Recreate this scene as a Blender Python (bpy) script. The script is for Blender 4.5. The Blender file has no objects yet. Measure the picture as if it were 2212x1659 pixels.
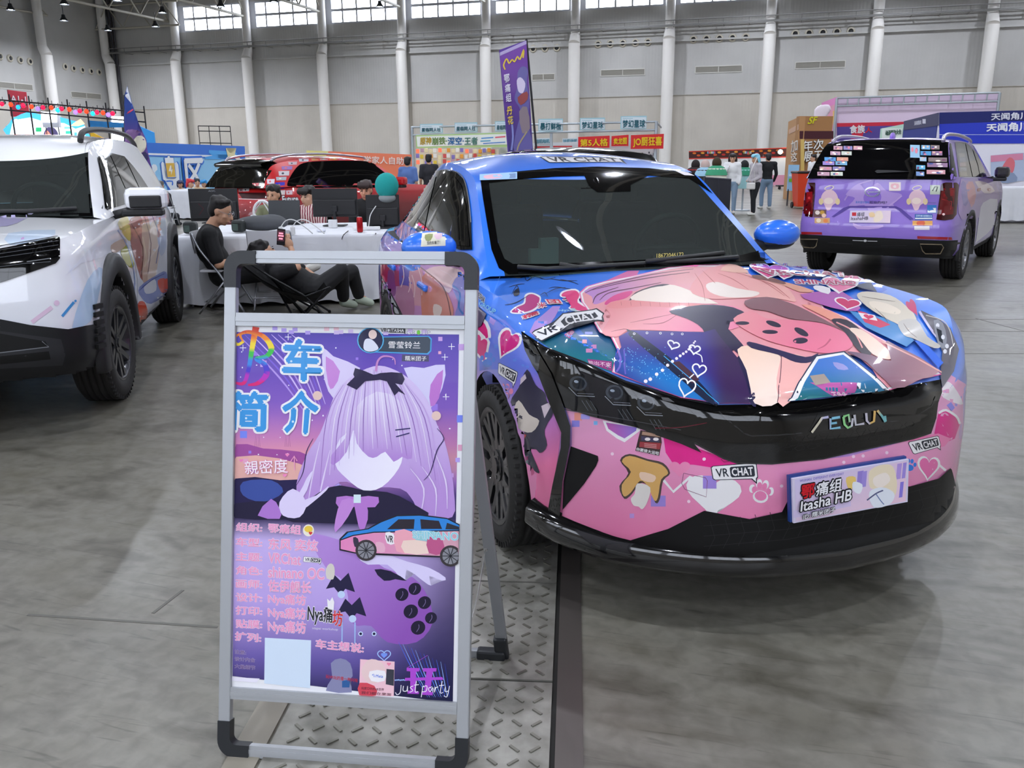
import bpy, bmesh, math, random
from mathutils import Vector, Matrix, noise
from mathutils.bvhtree import BVHTree
from mathutils.interpolate import poly_3d_calc
random.seed(7)
SC = bpy.context.scene
COL = SC.collection
# ---------------------------------------------------------------- camera
IW, IH, FPX = 2212.0, 1659.0, 1856.0
PITCH, ROLL, CAMH = 0.2586, -0.00776, 1.528
_cp, _sp, _cr, _sr = math.cos(PITCH), math.sin(PITCH), math.cos(ROLL), math.sin(ROLL)
FWD = Vector((0, _cp, -_sp))
_r0, _u0 = Vector((1, 0, 0)), Vector((0, _sp, _cp))
RIGHT = _cr * _r0 + _sr * _u0
UP = -_sr * _r0 + _cr * _u0
EYE = Vector((0, 0, CAMH))
cd = bpy.data.cameras.new('camera')
cd.sensor_width = 36.0
cd.lens = FPX / IW * 36.0
cd.clip_start, cd.clip_end = 0.05, 400
cam = bpy.data.objects.new('camera', cd)
COL.objects.link(cam)
_m = Matrix.Identity(4)
for i in range(3):
 _m[i][0], _m[i][1], _m[i][2], _m[i][3] = RIGHT[i], UP[i], -FWD[i], EYE[i]
cam.matrix_world = _m
SC.camera = cam
# ---------------------------------------------------------------- world, exposure
wd = bpy.data.worlds.new('world')
SC.world = wd
wd.use_nodes = True
wd.node_tree.nodes['Background'].inputs[0].default_value = (0.75, 0.85, 1.0, 1)
wd.node_tree.nodes['Background'].inputs[1].default_value = 1.0
SC.view_settings.view_transform = 'Standard'
SC.view_settings.look = 'None'
SC.view_settings.gamma = 1.0
SC.view_settings.use_curve_mapping = False
SC.view_settings.exposure = 0.55
cy = SC.cycles
cy.max_bounces, cy.diffuse_bounces, cy.glossy_bounces, cy.transmission_bounces, cy.transparent_max_bounces = 5, 3, 3, 3, 8
cy.use_adaptive_sampling = True
cy.adaptive_threshold = .1
cy.adaptive_min_samples = 16
cy.sample_clamp_indirect = 6.0
cy.caustics_reflective = cy.caustics_refractive = False
cy.use_denoising = True
LAMP_POWER = 850.0      # radiance of the high bay lamps
WINDOW_POWER = 7.0      # radiance of the clerestory glass
FILL_POWER = 2.6       # radiance of the unseen fill panels added behind the camera
# ---------------------------------------------------------------- helpers
def lin(c):
 if isinstance(c, str):
  c = c.lstrip('#')
  c = [int(c[i:i + 2], 16) / 255 for i in (0, 2, 4)]
  c = [x / 12.92 if x <= .04045 else ((x + .055) / 1.055) ** 2.4 for x in c]
 return (c[0], c[1], c[2], 1.0)
_M = {}
def mat(name, col='#808080', rough=.5, metal=0., coat=0., emit=0., spec=.5, bump=None, noise_col=None, coat_rough=.04):
 """plain principled material; noise_col=(colour2, scale) mixes two colours, bump=(scale, strength)"""
 if name in _M:
  return _M[name]
 m = bpy.data.materials.new(name)
 m.use_nodes = True
 nt = m.node_tree
 b = nt.nodes['Principled BSDF']
 b.inputs['Base Color'].default_value = lin(col)
 b.inputs['Roughness'].default_value = rough
 b.inputs['Metallic'].default_value = metal
 b.inputs['Coat Weight'].default_value = coat
 b.inputs['Coat Roughness'].default_value = coat_rough
 b.inputs['Specular IOR Level'].default_value = spec
 if emit:
  b.inputs['Emission Color'].default_value = lin(col)
  b.inputs['Emission Strength'].default_value = emit
 if noise_col or bump:
  tc = nt.nodes.new('ShaderNodeTexCoord')
 if noise_col:
  n = nt.nodes.new('ShaderNodeTexNoise')
  n.inputs['Scale'].default_value = noise_col[1]
  n.inputs['Detail'].default_value = 6
  mx = nt.nodes.new('ShaderNodeMix')
  mx.data_type = 'RGBA'
  mx.inputs['A'].default_value = lin(col)
  mx.inputs['B'].default_value = lin(noise_col[0])
  nt.links.new(tc.outputs['Object'], n.inputs['Vector'])
  nt.links.new(n.outputs['Fac'], mx.inputs['Factor'])
  nt.links.new(mx.outputs['Result'], b.inputs['Base Color'])
 if bump:
  n = nt.nodes.new('ShaderNodeTexNoise')
  n.inputs['Scale'].default_value = bump[0]
  bp = nt.nodes.new('ShaderNodeBump')
  bp.inputs['Strength'].default_value = bump[1]
  bp.inputs['Distance'].default_value = .01
  nt.links.new(tc.outputs['Object'], n.inputs['Vector'])
  nt.links.new(n.outputs['Fac'], bp.inputs['Height'])
  nt.links.new(bp.outputs['Normal'], b.inputs['Normal'])
 _M[name] = m
 return m
def vcol_mat(name, rough=.4, coat=0., metal=0., emit=0., flake=0.):
 """printed vinyl: base colour comes from the print's own colour attribute"""
 if name in _M:
  return _M[name]
 m = bpy.data.materials.new(name)
 m.use_nodes = True
 nt = m.node_tree
 b = nt.nodes['Principled BSDF']
 a = nt.nodes.new('ShaderNodeAttribute')
 a.attribute_name = 'Col'
 nt.links.new(a.outputs['Color'], b.inputs['Base Color'])
 if emit:
  nt.links.new(a.outputs['Color'], b.inputs['Emission Color'])
  b.inputs['Emission Strength'].default_value = emit
 b.inputs['Roughness'].default_value = rough
 b.inputs['Metallic'].default_value = metal
 b.inputs['Coat Weight'].default_value = coat
 b.inputs['Coat Roughness'].default_value = .03
 b.inputs['Specular IOR Level'].default_value = .25
 _M[name] = m
 return m
def glass_mat(name, tint, gloss=.12, rough=.0):
 if name in _M:
  return _M[name]
 m = bpy.data.materials.new(name)
 m.use_nodes = True
 nt = m.node_tree
 nt.nodes.remove(nt.nodes['Principled BSDF'])
 out = nt.nodes['Material Output']
 t = nt.nodes.new('ShaderNodeBsdfTransparent')
 t.inputs['Color'].default_value = lin(tint)
 g = nt.nodes.new('ShaderNodeBsdfGlossy')
 g.inputs['Roughness'].default_value = rough
 fr = nt.nodes.new('ShaderNodeFresnel')
 fr.inputs['IOR'].default_value = 1.5
 ad = nt.nodes.new('ShaderNodeMath')
 ad.operation = 'ADD'
 ad.use_clamp = True
 ad.inputs[1].default_value = gloss - .04
 mx = nt.nodes.new('ShaderNodeMixShader')
 nt.links.new(fr.outputs[0], ad.inputs[0])
 nt.links.new(ad.outputs[0], mx.inputs[0])
 nt.links.new(t.outputs[0], mx.inputs[1])
 nt.links.new(g.outputs[0], mx.inputs[2])
 df = nt.nodes.new('ShaderNodeBsdfDiffuse')      # thin film of dust
 df.inputs['Color'].default_value = lin('#a9b4b0')
 m2 = nt.nodes.new('ShaderNodeMixShader')
 m2.inputs[0].default_value = .07
 nt.links.new(mx.outputs[0], m2.inputs[1])
 nt.links.new(df.outputs[0], m2.inputs[2])
 nt.links.new(m2.outputs[0], out.inputs['Surface'])
 _M[name] = m
 return m
def thing(name, label, cat, loc=(0, 0, 0), rz=0., group=None):
 o = bpy.data.objects.new(name, None)
 o.empty_display_size = .1
 COL.objects.link(o)
 o.location = loc
 o.rotation_euler = (0, 0, rz)
 tag(o, label, cat, group)
 return o
def tag(o, label, cat, group=None):
 o['label'] = label
 o['category'] = cat
 if group:
  o['group'] = group
 return o
def struct(o, label=None, cat=None):
 o['kind'] = 'structure'
 if label:
  o['label'] = label
  o['category'] = cat or 'structure'
 return o
def wmat(o):
 """world matrix of a fresh, unparented-or-parented object (depth <= 3)"""
 m = Matrix.LocRotScale(o.location, o.rotation_euler, o.scale)
 return wmat(o.parent) @ m if o.parent else m
class MB:
 """collects shapes of ONE part and builds them as one mesh object"""
 def __init__(s):
  s.v, s.f, s.mi, s.sm = [], [], [], []
  s.cur, s.smooth = 0, True
 def add(s, vs, fs, mi=None, smooth=None):
  o = len(s.v)
  s.v += [Vector(p) for p in vs]
  s.f += [tuple(i + o for i in f) for f in fs]
  s.mi += [s.cur if mi is None else mi] * len(fs)
  s.sm += [s.smooth if smooth is None else smooth] * len(fs)
  return s
 def box(s, c, size, rz=0., M=None, bev=0.):
  x, y, z = [q / 2 for q in size]
  R = M or Matrix.Rotation(rz, 4, 'Z')
  c = Vector(c)
  if bev <= 0:
   pts = [(-x, -y, -z), (x, -y, -z), (x, y, -z), (-x, y, -z), (-x, -y, z), (x, -y, z), (x, y, z), (-x, y, z)]
   s.add([c + R @ Vector(p) for p in pts], [(3, 2, 1, 0), (4, 5, 6, 7), (0, 1, 5, 4), (1, 2, 6, 5), (2, 3, 7, 6), (3, 0, 4, 7)], smooth=False)
  else:
   bm = bmesh.new()
   bmesh.ops.create_cube(bm, size=1)
   for v in bm.verts:
    v.co = Vector((v.co.x * 2 * x, v.co.y * 2 * y, v.co.z * 2 * z))
   bmesh.ops.bevel(bm, geom=list(bm.edges), offset=bev, segments=2, profile=.5, affect='EDGES')
   bm.verts.index_update()
   s.add([c + R @ v.co for v in bm.verts], [tuple(v.index for v in f.verts) for f in bm.faces], smooth=False)
   bm.free()
  return s
 def cyl(s, a, b, r0, r1=None, n=12, cap=True):
  a, b = Vector(a), Vector(b)
  r1 = r0 if r1 is None else r1
  d = (b - a)
  if d.length < 1e-9:
   return s
  d.normalize()
  u = d.orthogonal().normalized()
  w = d.cross(u)
  vs = []
  for p, r in ((a, r0), (b, r1)):
   for i in range(n):
    t = 2 * math.pi * i / n
    vs.append(p + (u * math.cos(t) + w * math.sin(t)) * r)
  s.add(vs, [(i, (i + 1) % n, n + (i + 1) % n, n + i) for i in range(n)])
  if cap:
   s.add(vs, [tuple(range(n - 1, -1, -1)), tuple(range(n, 2 * n))], smooth=False)
  return s
 def tube(s, pts, r, n=8, cap=True):
  pts = [Vector(p) for p in pts]
  rs = r if isinstance(r, (list, tuple)) else [r] * len(pts)
  vs, fs, u = [], [], None
  for i, p in enumerate(pts):
   d = (pts[min(i + 1, len(pts) - 1)] - pts[max(i - 1, 0)]).normalized()
   u = d.orthogonal().normalized() if u is None else (u - d * u.dot(d)).normalized()
   w = d.cross(u)
   for k in range(n):
    t = 2 * math.pi * k / n
    vs.append(p + (u * math.cos(t) + w * math.sin(t)) * rs[i])
  for i in range(len(pts) - 1):
   for k in range(n):
    fs.append((i * n + k, i * n + (k + 1) % n, (i + 1) * n + (k + 1) % n, (i + 1) * n + k))
  if cap:
   fs += [tuple(range(n - 1, -1, -1)), tuple(range((len(pts) - 1) * n, len(pts) * n))]
  return s.add(vs, fs)
 def ell(s, c, r, n=12, M=None):
  c = Vector(c)
  r = (r, r, r) if not isinstance(r, (tuple, list)) else r
  vs, fs = [], []
  for i in range(n + 1):
   a = math.pi * i / n
   for k in range(2 * n):
    b = math.pi * k / n
    p = Vector((math.sin(a) * math.cos(b) * r[0], math.sin(a) * math.sin(b) * r[1], math.cos(a) * r[2]))
    vs.append(c + (M @ p if M else p))
  for i in range(n):
   for k in range(2 * n):
    fs.append((i * 2 * n + k, (i + 1) * 2 * n + k, (i + 1) * 2 * n + (k + 1) % (2 * n), i * 2 * n + (k + 1) % (2 * n)))
  return s.add(vs, fs)
 def prism(s, poly, M, depth):
  """2D polygon in M's xy plane, extruded along M's z by depth"""
  bm = bmesh.new()
  vs = [bm.verts.new(M @ Vector((p[0], p[1], 0))) for p in poly]
  f = bm.faces.new(vs)
  r = bmesh.ops.extrude_face_region(bm, geom=[f])
  dv = (M.to_3x3() @ Vector((0, 0, depth)))
  for e in r['geom']:
   if isinstance(e, bmesh.types.BMVert):
    e.co += dv
  bmesh.ops.recalc_face_normals(bm, faces=bm.faces)
  bm.verts.index_update()
  s.add([v.co for v in bm.verts], [tuple(v.index for v in f.verts) for f in bm.faces], smooth=False)
  bm.free()
  return s
 def grid(s, rows, closed_u=False):
  n = len(rows[0])
  vs = [p for r in rows for p in r]
  fs = []
  for i in range(len(rows) - 1):
   for k in range(n - (0 if closed_u else 1)):
    fs.append((i * n + k, i * n + (k + 1) % n, (i + 1) * n + (k + 1) % n, (i + 1) * n + k))
  return s.add(vs, fs)
 def lathe(s, prof, c, axis, n=32):
  """prof = [(radius, along)]"""
  c, d = Vector(c), Vector(axis).normalized()
  u = d.orthogonal().normalized()
  w = d.cross(u)
  rows = [[c + d * h + (u * math.cos(2 * math.pi * k / n) + w * math.sin(2 * math.pi * k / n)) * r for k in range(n)] for r, h in prof]
  return s.grid(rows, True)
 def build(s, name, mats, parent=None, loc=None):
  me = bpy.data.meshes.new(name)
  me.from_pydata([tuple(v) for v in s.v], [], s.f)
  mats = mats if isinstance(mats, (list, tuple)) else [mats]
  for m in mats:
   me.materials.append(m)
  me.polygons.foreach_set('material_index', s.mi)
  me.polygons.foreach_set('use_smooth', s.sm)
  me.update()
  o = bpy.data.objects.new(name, me)
  COL.objects.link(o)
  if parent:
   o.parent = parent
  if loc:
   o.location = loc
  return o
def copy_tree(o, parent=None):
 c = o.copy()
 COL.objects.link(c)
 if parent:
  c.parent = parent
 for ch in [k for k in o.children]:
  copy_tree(ch, c)
 return c
def vec2(p):
 return Vector((p[0], p[1]))
def sm(pts, n=5, closed=True):
 """Catmull-Rom through 2D/3D points"""
 P = [Vector(p) for p in pts]
 N = len(P)
 out = []
 for i in range(N if closed else N - 1):
  p0 = P[(i - 1) % N] if closed else P[max(i - 1, 0)]
  p1, p2 = P[i], P[(i + 1) % N]
  p3 = P[(i + 2) % N] if closed else P[min(i + 2, N - 1)]
  for k in range(n):
   t = k / n
   out.append(.5 * ((2 * p1) + (p2 - p0) * t + (2 * p0 - 5 * p1 + 4 * p2 - p3) * t * t + (3 * p1 - p0 - 3 * p2 + p3) * t ** 3))
 if not closed:
  out.append(P[-1].copy())
 return out
def interp(x, xs, ys):
 if x <= xs[0]:
  return ys[0]
 for i in range(len(xs) - 1):
  if x <= xs[i + 1]:
   t = (x - xs[i]) / (xs[i + 1] - xs[i])
   return ys[i] + (ys[i + 1] - ys[i]) * t
 return ys[-1]
def sstep(a, b, x):
 t = max(0., min(1., (x - a) / (b - a)))
 return t * t * (3 - 2 * t)
# ---- photographed point -> world
def ray(px, py):
 return (FWD + RIGHT * ((px - IW / 2) / FPX) - UP * ((py - IH / 2) / FPX))
def on_z(px, py, z=0.):
 r = ray(px, py)
 return EYE + r * ((z - CAMH) / r.z)
def on_y(px, py, y):
 r = ray(px, py)
 return EYE + r * (y / r.y)
def on_plane(px, py, p, n):
 r = ray(px, py)
 return EYE + r * ((Vector(p) - EYE).dot(n) / r.dot(n))
def px_of(p):
 d = Vector(p) - EYE
 z = d.dot(FWD)
 return (IW / 2 + FPX * d.dot(RIGHT) / z, IH / 2 - FPX * d.dot(UP) / z)
# ---- printed / applied flat work on surfaces
_TXT = {}
def text_mesh(s):
 """filled outline of a string: verts, faces, ink box"""
 if s in _TXT:
  return _TXT[s]
 c = bpy.data.curves.new('lettering', 'FONT')
 c.body = s
 c.resolution_u = 3
 c.fill_mode = 'FRONT'
 o = bpy.data.objects.new('lettering', c)
 COL.objects.link(o)
 dg = bpy.context.evaluated_depsgraph_get()
 me = bpy.data.meshes.new_from_object(o.evaluated_get(dg))
 vs = [(v.co.x, v.co.y) for v in me.vertices]
 fs = [tuple(p.vertices) for p in me.polygons]
 bpy.data.objects.remove(o)
 bpy.data.curves.remove(c)
 bpy.data.meshes.remove(me)
 xs, ys = [v[0] for v in vs], [v[1] for v in vs]
 _TXT[s] = (vs, fs, (min(xs), min(ys), max(xs), max(ys)))
 return _TXT[s]
class Skin:
 """a mesh (in a thing's local space) onto which panels and prints are laid along photographed rays"""
 def __init__(s, root, objs):
  s.inv = wmat(root).inverted()
  vs, fs, s.nrm = [], [], []
  for o in objs:
   k = len(vs)
   me = o.data
   T = Matrix.Identity(4)
   q = o
   while q is not root and q is not None:
    T = Matrix.LocRotScale(q.location, q.rotation_euler, q.scale) @ T
    q = q.parent
   vs += [T @ v.co for v in me.vertices]
   s.nrm += [(T.to_3x3() @ v.normal).normalized() for v in me.vertices]
   fs += [tuple(i + k for i in p.vertices) for p in me.polygons]
  s.vs, s.fs = vs, fs
  s.bvh = BVHTree.FromPolygons(vs, fs)
  s.o = s.inv @ EYE
  s.R = s.inv.to_3x3()
 def cast(s, u, v):
  d = (s.R @ ray(u, v)).normalized()
  return s._hit(s.o, d)
 def _hit(s, o, d):
  h, n, i, _ = s.bvh.ray_cast(o, d)
  if h is None:
   return None
  f = s.fs[i]
  w = poly_3d_calc([s.vs[k] for k in f], h)
  nn = Vector((0, 0, 0))
  for k, q in zip(f, w):
   nn += s.nrm[k] * q
  nn.normalize()
  if nn.dot(d) > 0:
   nn = -nn
  return h, nn
class SideSkin(Skin):
 """same, but (u, v) = (x, z) looked at squarely from the side sgn (+1 left, -1 right)"""
 def __init__(s, root, objs, sgn):
  super().__init__(root, objs)
  s.sgn = sgn
 def cast(s, u, v):
  return s._hit(Vector((u, s.sgn * 3, v)), Vector((0, -s.sgn, 0)))
class FrontSkin(Skin):
 """same, (u, v) = (y, z) looked at squarely from the front"""
 def cast(s, u, v):
  return s._hit(Vector((5, u, v)), Vector((-1, 0, 0)))
class Plane:
 """flat board: mapping (u, v) -> local point; photographed pixels when px=True"""
 flat = True
 def __init__(s, root, p, n, px=True, M=None):
  s.inv = wmat(root).inverted() if root else Matrix.Identity(4)
  s.p, s.n, s.px, s.M = Vector(p), Vector(n).normalized(), px, M
 def cast(s, u, v):
  if s.px:
   q = on_plane(u, v, s.p, s.n)
   n = s.n if s.n.dot(EYE - s.p) > 0 else -s.n
   return s.inv @ q, (s.inv.to_3x3() @ n).normalized()
  q = s.M @ Vector((u, v, 0))
  return q, (s.M.to_3x3() @ Vector((0, 0, 1))).normalized()
class Print:
 def __init__(s, surf, base=.0015, step=.00014, cell=14.):
  s.surf, s.base, s.step, s.cell = surf, base, step, cell
  s.items = []
  s.flat = getattr(surf, 'flat', False)
 def tris(s, vs, fs, col):
  s.items.append((vs, fs, col))
  return s
 def poly(s, pts, col, smooth=0):
  if smooth:
   pts = sm(pts, smooth)
  pts = [(p[0], p[1]) for p in pts]
  return s.tris(pts, [tuple(range(len(pts)))], col)
 def rect(s, x0, y0, x1, y1, col):
  return s.poly([(x0, y0), (x1, y0), (x1, y1), (x0, y1)], col)
 def ell(s, cx, cy, rx, ry, col, rot=0., n=20):
  c, q = math.cos(rot), math.sin(rot)
  pts = []
  for i in range(n):
   a = 2 * math.pi * i / n
   x, y = rx * math.cos(a), ry * math.sin(a)
   pts.append((cx + x * c - y * q, cy + x * q + y * c))
  return s.poly(pts, col)
 def line(s, pts, w, col, smooth=0, closed=False):
  if smooth:
   pts = sm([(p[0], p[1]) for p in pts], smooth, closed)
  P = [vec2(p) for p in pts]
  if closed:
   P.append(P[0])
  ws = w if isinstance(w, (list, tuple)) else [w] * len(P)
  if len(ws) != len(P):
   ws = [interp(i / (len(P) - 1) * (len(ws) - 1), list(range(len(ws))), ws) for i in range(len(P))]
  vs, fs = [], []
  for i, p in enumerate(P):
   d = (P[min(i + 1, len(P) - 1)] - P[max(i - 1, 0)])
   if closed and i in (0, len(P) - 1):
    d = P[1] - P[-2]
   if d.length < 1e-9:
    d = Vector((1, 0))
   d.normalize()
   n = Vector((-d.y, d.x)) * ws[i] / 2
   vs += [(p + n)[:], (p - n)[:]]
  for i in range(len(P) - 1):
   fs.append((2 * i, 2 * i + 1, 2 * i + 3, 2 * i + 2))
  return s.tris(vs, fs, col)
 def heart(s, cx, cy, w, h, col, rot=0., line=0):
  pts = []
  for i in range(28):
   t = 2 * math.pi * i / 28
   x = math.sin(t) ** 3
   y = -(13 * math.cos(t) - 5 * math.cos(2 * t) - 2 * math.cos(3 * t) - math.cos(4 * t)) / 15.
   x, y = x * w / 2, y * h / 2
   pts.append((cx + x * math.cos(rot) - y * math.sin(rot), cy + x * math.sin(rot) + y * math.cos(rot)))
  return s.line(pts, line, col, closed=True) if line else s.poly(pts, col)
 def paw(s, cx, cy, r, col, rot=0.):
  for dx, dy, a, b in ((0, .35, .62, .5), (-.75, -.2, .24, .34), (-.27, -.68, .25, .36), (.27, -.68, .25, .36), (.75, -.2, .24, .34)):
   x, y = dx * r, dy * r
   s.ell(cx + x * math.cos(rot) - y * math.sin(rot), cy + x * math.sin(rot) + y * math.cos(rot), a * r, b * r, col, rot, 14)
  return s
 def text(s, t, quad, col, bold=0., edge=None, edge_w=.05):
  """quad = TL, TR, BR, BL corners that the ink box of the string fills"""
  vs, fs, (x0, y0, x1, y1) = text_mesh(t)
  TL, TR, BR, BL = [vec2(q) for q in quad]
  def put(sx, sy, c):
   V = []
   for x, y in vs:
    a, b = (x + sx - x0) / (x1 - x0), (y1 - y - sy) / (y1 - y0)
    p = (TL * (1 - a) + TR * a) * (1 - b) + (BL * (1 - a) + BR * a) * b
    V.append((p.x, p.y))
   s.tris(V, fs, c)
  def ring(r, n, c):
   for i in range(n):
    put(r * math.cos(6.2832 * i / n), r * math.sin(6.2832 * i / n), c)
  if edge:
   ring(bold + edge_w, 16 if edge_w > .04 else 8, edge)
  if bold > .004:
   ring(bold, 4, col)
  put(0, 0, col)
  return s
 def text_box(s, t, x0, y0, x1, y1, col, **k):
  return s.text(t, [(x0, y0), (x1, y0), (x1, y1), (x0, y1)], col, **k)
 def build(s, name, parent, material, mirror=False):
  V, N, F, C = [], [], [], []
  boxes = []
  for vs, fs, col in s.items:
   bx = (min(p[0] for p in vs), min(p[1] for p in vs), max(p[0] for p in vs), max(p[1] for p in vs))
   li = 1 + max([b[4] for b in boxes if b[0] < bx[2] and b[2] > bx[0] and b[1] < bx[3] and b[3] > bx[1]], default=-1)
   boxes.append(bx + (li,))
   off = s.base + li * s.step
   bm = bmesh.new()
   bv = [bm.verts.new((p[0], p[1], 0)) for p in vs]
   for f in fs:
    try:
     bm.faces.new([bv[i] for i in f])
    except ValueError:
     pass
   bmesh.ops.triangulate(bm, faces=[f for f in bm.faces if len(f.verts) > 4] or list(bm.faces))
   if not s.flat:
    xs = [v.co.x for v in bm.verts]
    ys = [v.co.y for v in bm.verts]
    for ax, lo, hi in ((0, min(xs), max(xs)), (1, min(ys), max(ys))):
     g = math.ceil(lo / s.cell) * s.cell
     while g < hi:
      co = (g, 0, 0) if ax == 0 else (0, g, 0)
      no = (1, 0, 0) if ax == 0 else (0, 1, 0)
      bmesh.ops.bisect_plane(bm, geom=bm.verts[:] + bm.edges[:] + bm.faces[:], dist=1e-5, plane_co=co, plane_no=no)
      g += s.cell
   bm.verts.index_update()
   k0 = len(V)
   ok, zz = {}, []
   for v in bm.verts:
    h = s.surf.cast(v.co.x, v.co.y)
    if h is None:
     continue
    ok[v.index] = len(V)
    V.append(h[0] + h[1] * off)
    N.append(h[1])
    c = col(v.co.x, v.co.y) if callable(col) else col
    C.append(lin(c))
   for f in bm.faces:
    if all(v.index in ok for v in f.verts):
     q = [ok[v.index] for v in f.verts]
     F.append(q)
   bm.free()
  # drop faces stretched across a gap, face them outwards
  F2 = []
  for q in F:
   a, b, c = V[q[0]], V[q[1]], V[q[2]]
   n = (b - a).cross(c - a)
   if not s.flat:
    es = [(V[q[i]] - V[q[i - 1]]).length for i in range(len(q))]
    if max(es) > s.maxedge:
     continue
    nn = N[q[0]]
    if n.length > 1e-12 and abs(n.normalized().dot(nn)) < .12:
     continue
   F2.append(q if n.dot(N[q[0]]) >= 0 else q[::-1])
  me = bpy.data.meshes.new(name)
  me.from_pydata([tuple(v) for v in V], [], F2)
  me.materials.append(material)
  at = me.color_attributes.new('Col', 'FLOAT_COLOR', 'POINT')
  flatc = [x for c in C for x in c]
  at.data.foreach_set('color', flatc)
  me.polygons.foreach_set('use_smooth', [True] * len(F2))
  me.update()
  if V:
   me.normals_split_custom_set_from_vertices([tuple(n) for n in N])
  o = bpy.data.objects.new(name, me)
  COL.objects.link(o)
  o.parent = parent
  return o
 maxedge = .25
def grad(c0, c1, p0, p1):
 a, b = Vector(lin(c0)[:3]), Vector(lin(c1)[:3])
 P0, D = vec2(p0), vec2(p1) - vec2(p0)
 def f(x, y):
  t = max(0, min(1, (Vector((x, y)) - P0).dot(D) / D.length_squared))
  return tuple(a.lerp(b, t))
 return f
# ================================================================ the hall
WO = Vector((-24.375, 67.955, 0))
WD = Vector((.9579, -.2871, 0))      # along the long wall, to the right
WN = Vector((-.2871, -.9579, 0))     # out of the long wall, towards the camera
HR = math.atan2(WD.y, WD.x)
HALL = lambda s, q, z=0.: WO + WD * s + WN * q + Vector((0, 0, z))
HM = Matrix.Translation(WO) @ Matrix.Rotation(HR, 4, 'Z')     # local x along wall, local -y out of it
S0, S1, Q1, HH = -6.35, 62.0, 74.0, 13.4
def wall_px(px, py, out=0.):
 p = on_plane(px, py, WO + WN * out, WN)
 r = p - WO
 return r.dot(WD), p.z
def wall_material(name, c_low, c_high, z_split):
 m = bpy.data.materials.new(name)
 m.use_nodes = True
 nt = m.node_tree
 b = nt.nodes['Principled BSDF']
 b.inputs['Roughness'].default_value = .6
 tc = nt.nodes.new('ShaderNodeTexCoord')
 sx = nt.nodes.new('ShaderNodeSeparateXYZ')
 nt.links.new(tc.outputs['Object'], sx.inputs[0])
 gt = nt.nodes.new('ShaderNodeMath')
 gt.operation = 'GREATER_THAN'
 gt.inputs[1].default_value = z_split
 nt.links.new(sx.outputs['Z'], gt.inputs[0])
 mx = nt.nodes.new('ShaderNodeMix')
 mx.data_type = 'RGBA'
 mx.inputs['A'].default_value = lin(c_low)
 mx.inputs['B'].default_value = lin(c_high)
 nt.links.new(gt.outputs[0], mx.inputs['Factor'])
 nz = nt.nodes.new('ShaderNodeTexNoise')
 nz.inputs['Scale'].default_value = .6
 nz.inputs['Detail'].default_value = 5
 nt.links.new(tc.outputs['Object'], nz.inputs['Vector'])
 mr = nt.nodes.new('ShaderNodeMapRange')
 mr.inputs['From Min'].default_value, mr.inputs['From Max'].default_value = .3, .7
 mr.inputs['To Min'].default_value, mr.inputs['To Max'].default_value = .93, 1.03
 nt.links.new(nz.outputs['Fac'], mr.inputs['Value'])
 mu = nt.nodes.new('ShaderNodeMix')
 mu.data_type, mu.blend_type = 'RGBA', 'MULTIPLY'
 mu.inputs['Factor'].default_value = 1
 nt.links.new(mx.outputs['Result'], mu.inputs['A'])
 nt.links.new(mr.outputs['Result'], mu.inputs['B'])
 nt.links.new(mu.outputs['Result'], b.inputs['Base Color'])
 wv = nt.nodes.new('ShaderNodeTexWave')
 wv.inputs['Scale'].default_value = 1.6
 nt.links.new(tc.outputs['Object'], wv.inputs['Vector'])
 bp = nt.nodes.new('ShaderNodeBump')
 bp.inputs['Strength'].default_value = .25
 bp.inputs['Distance'].default_value = .02
 nt.links.new(wv.outputs['Fac'], bp.inputs['Height'])
 nt.links.new(bp.outputs['Normal'], b.inputs['Normal'])
 return m
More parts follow.
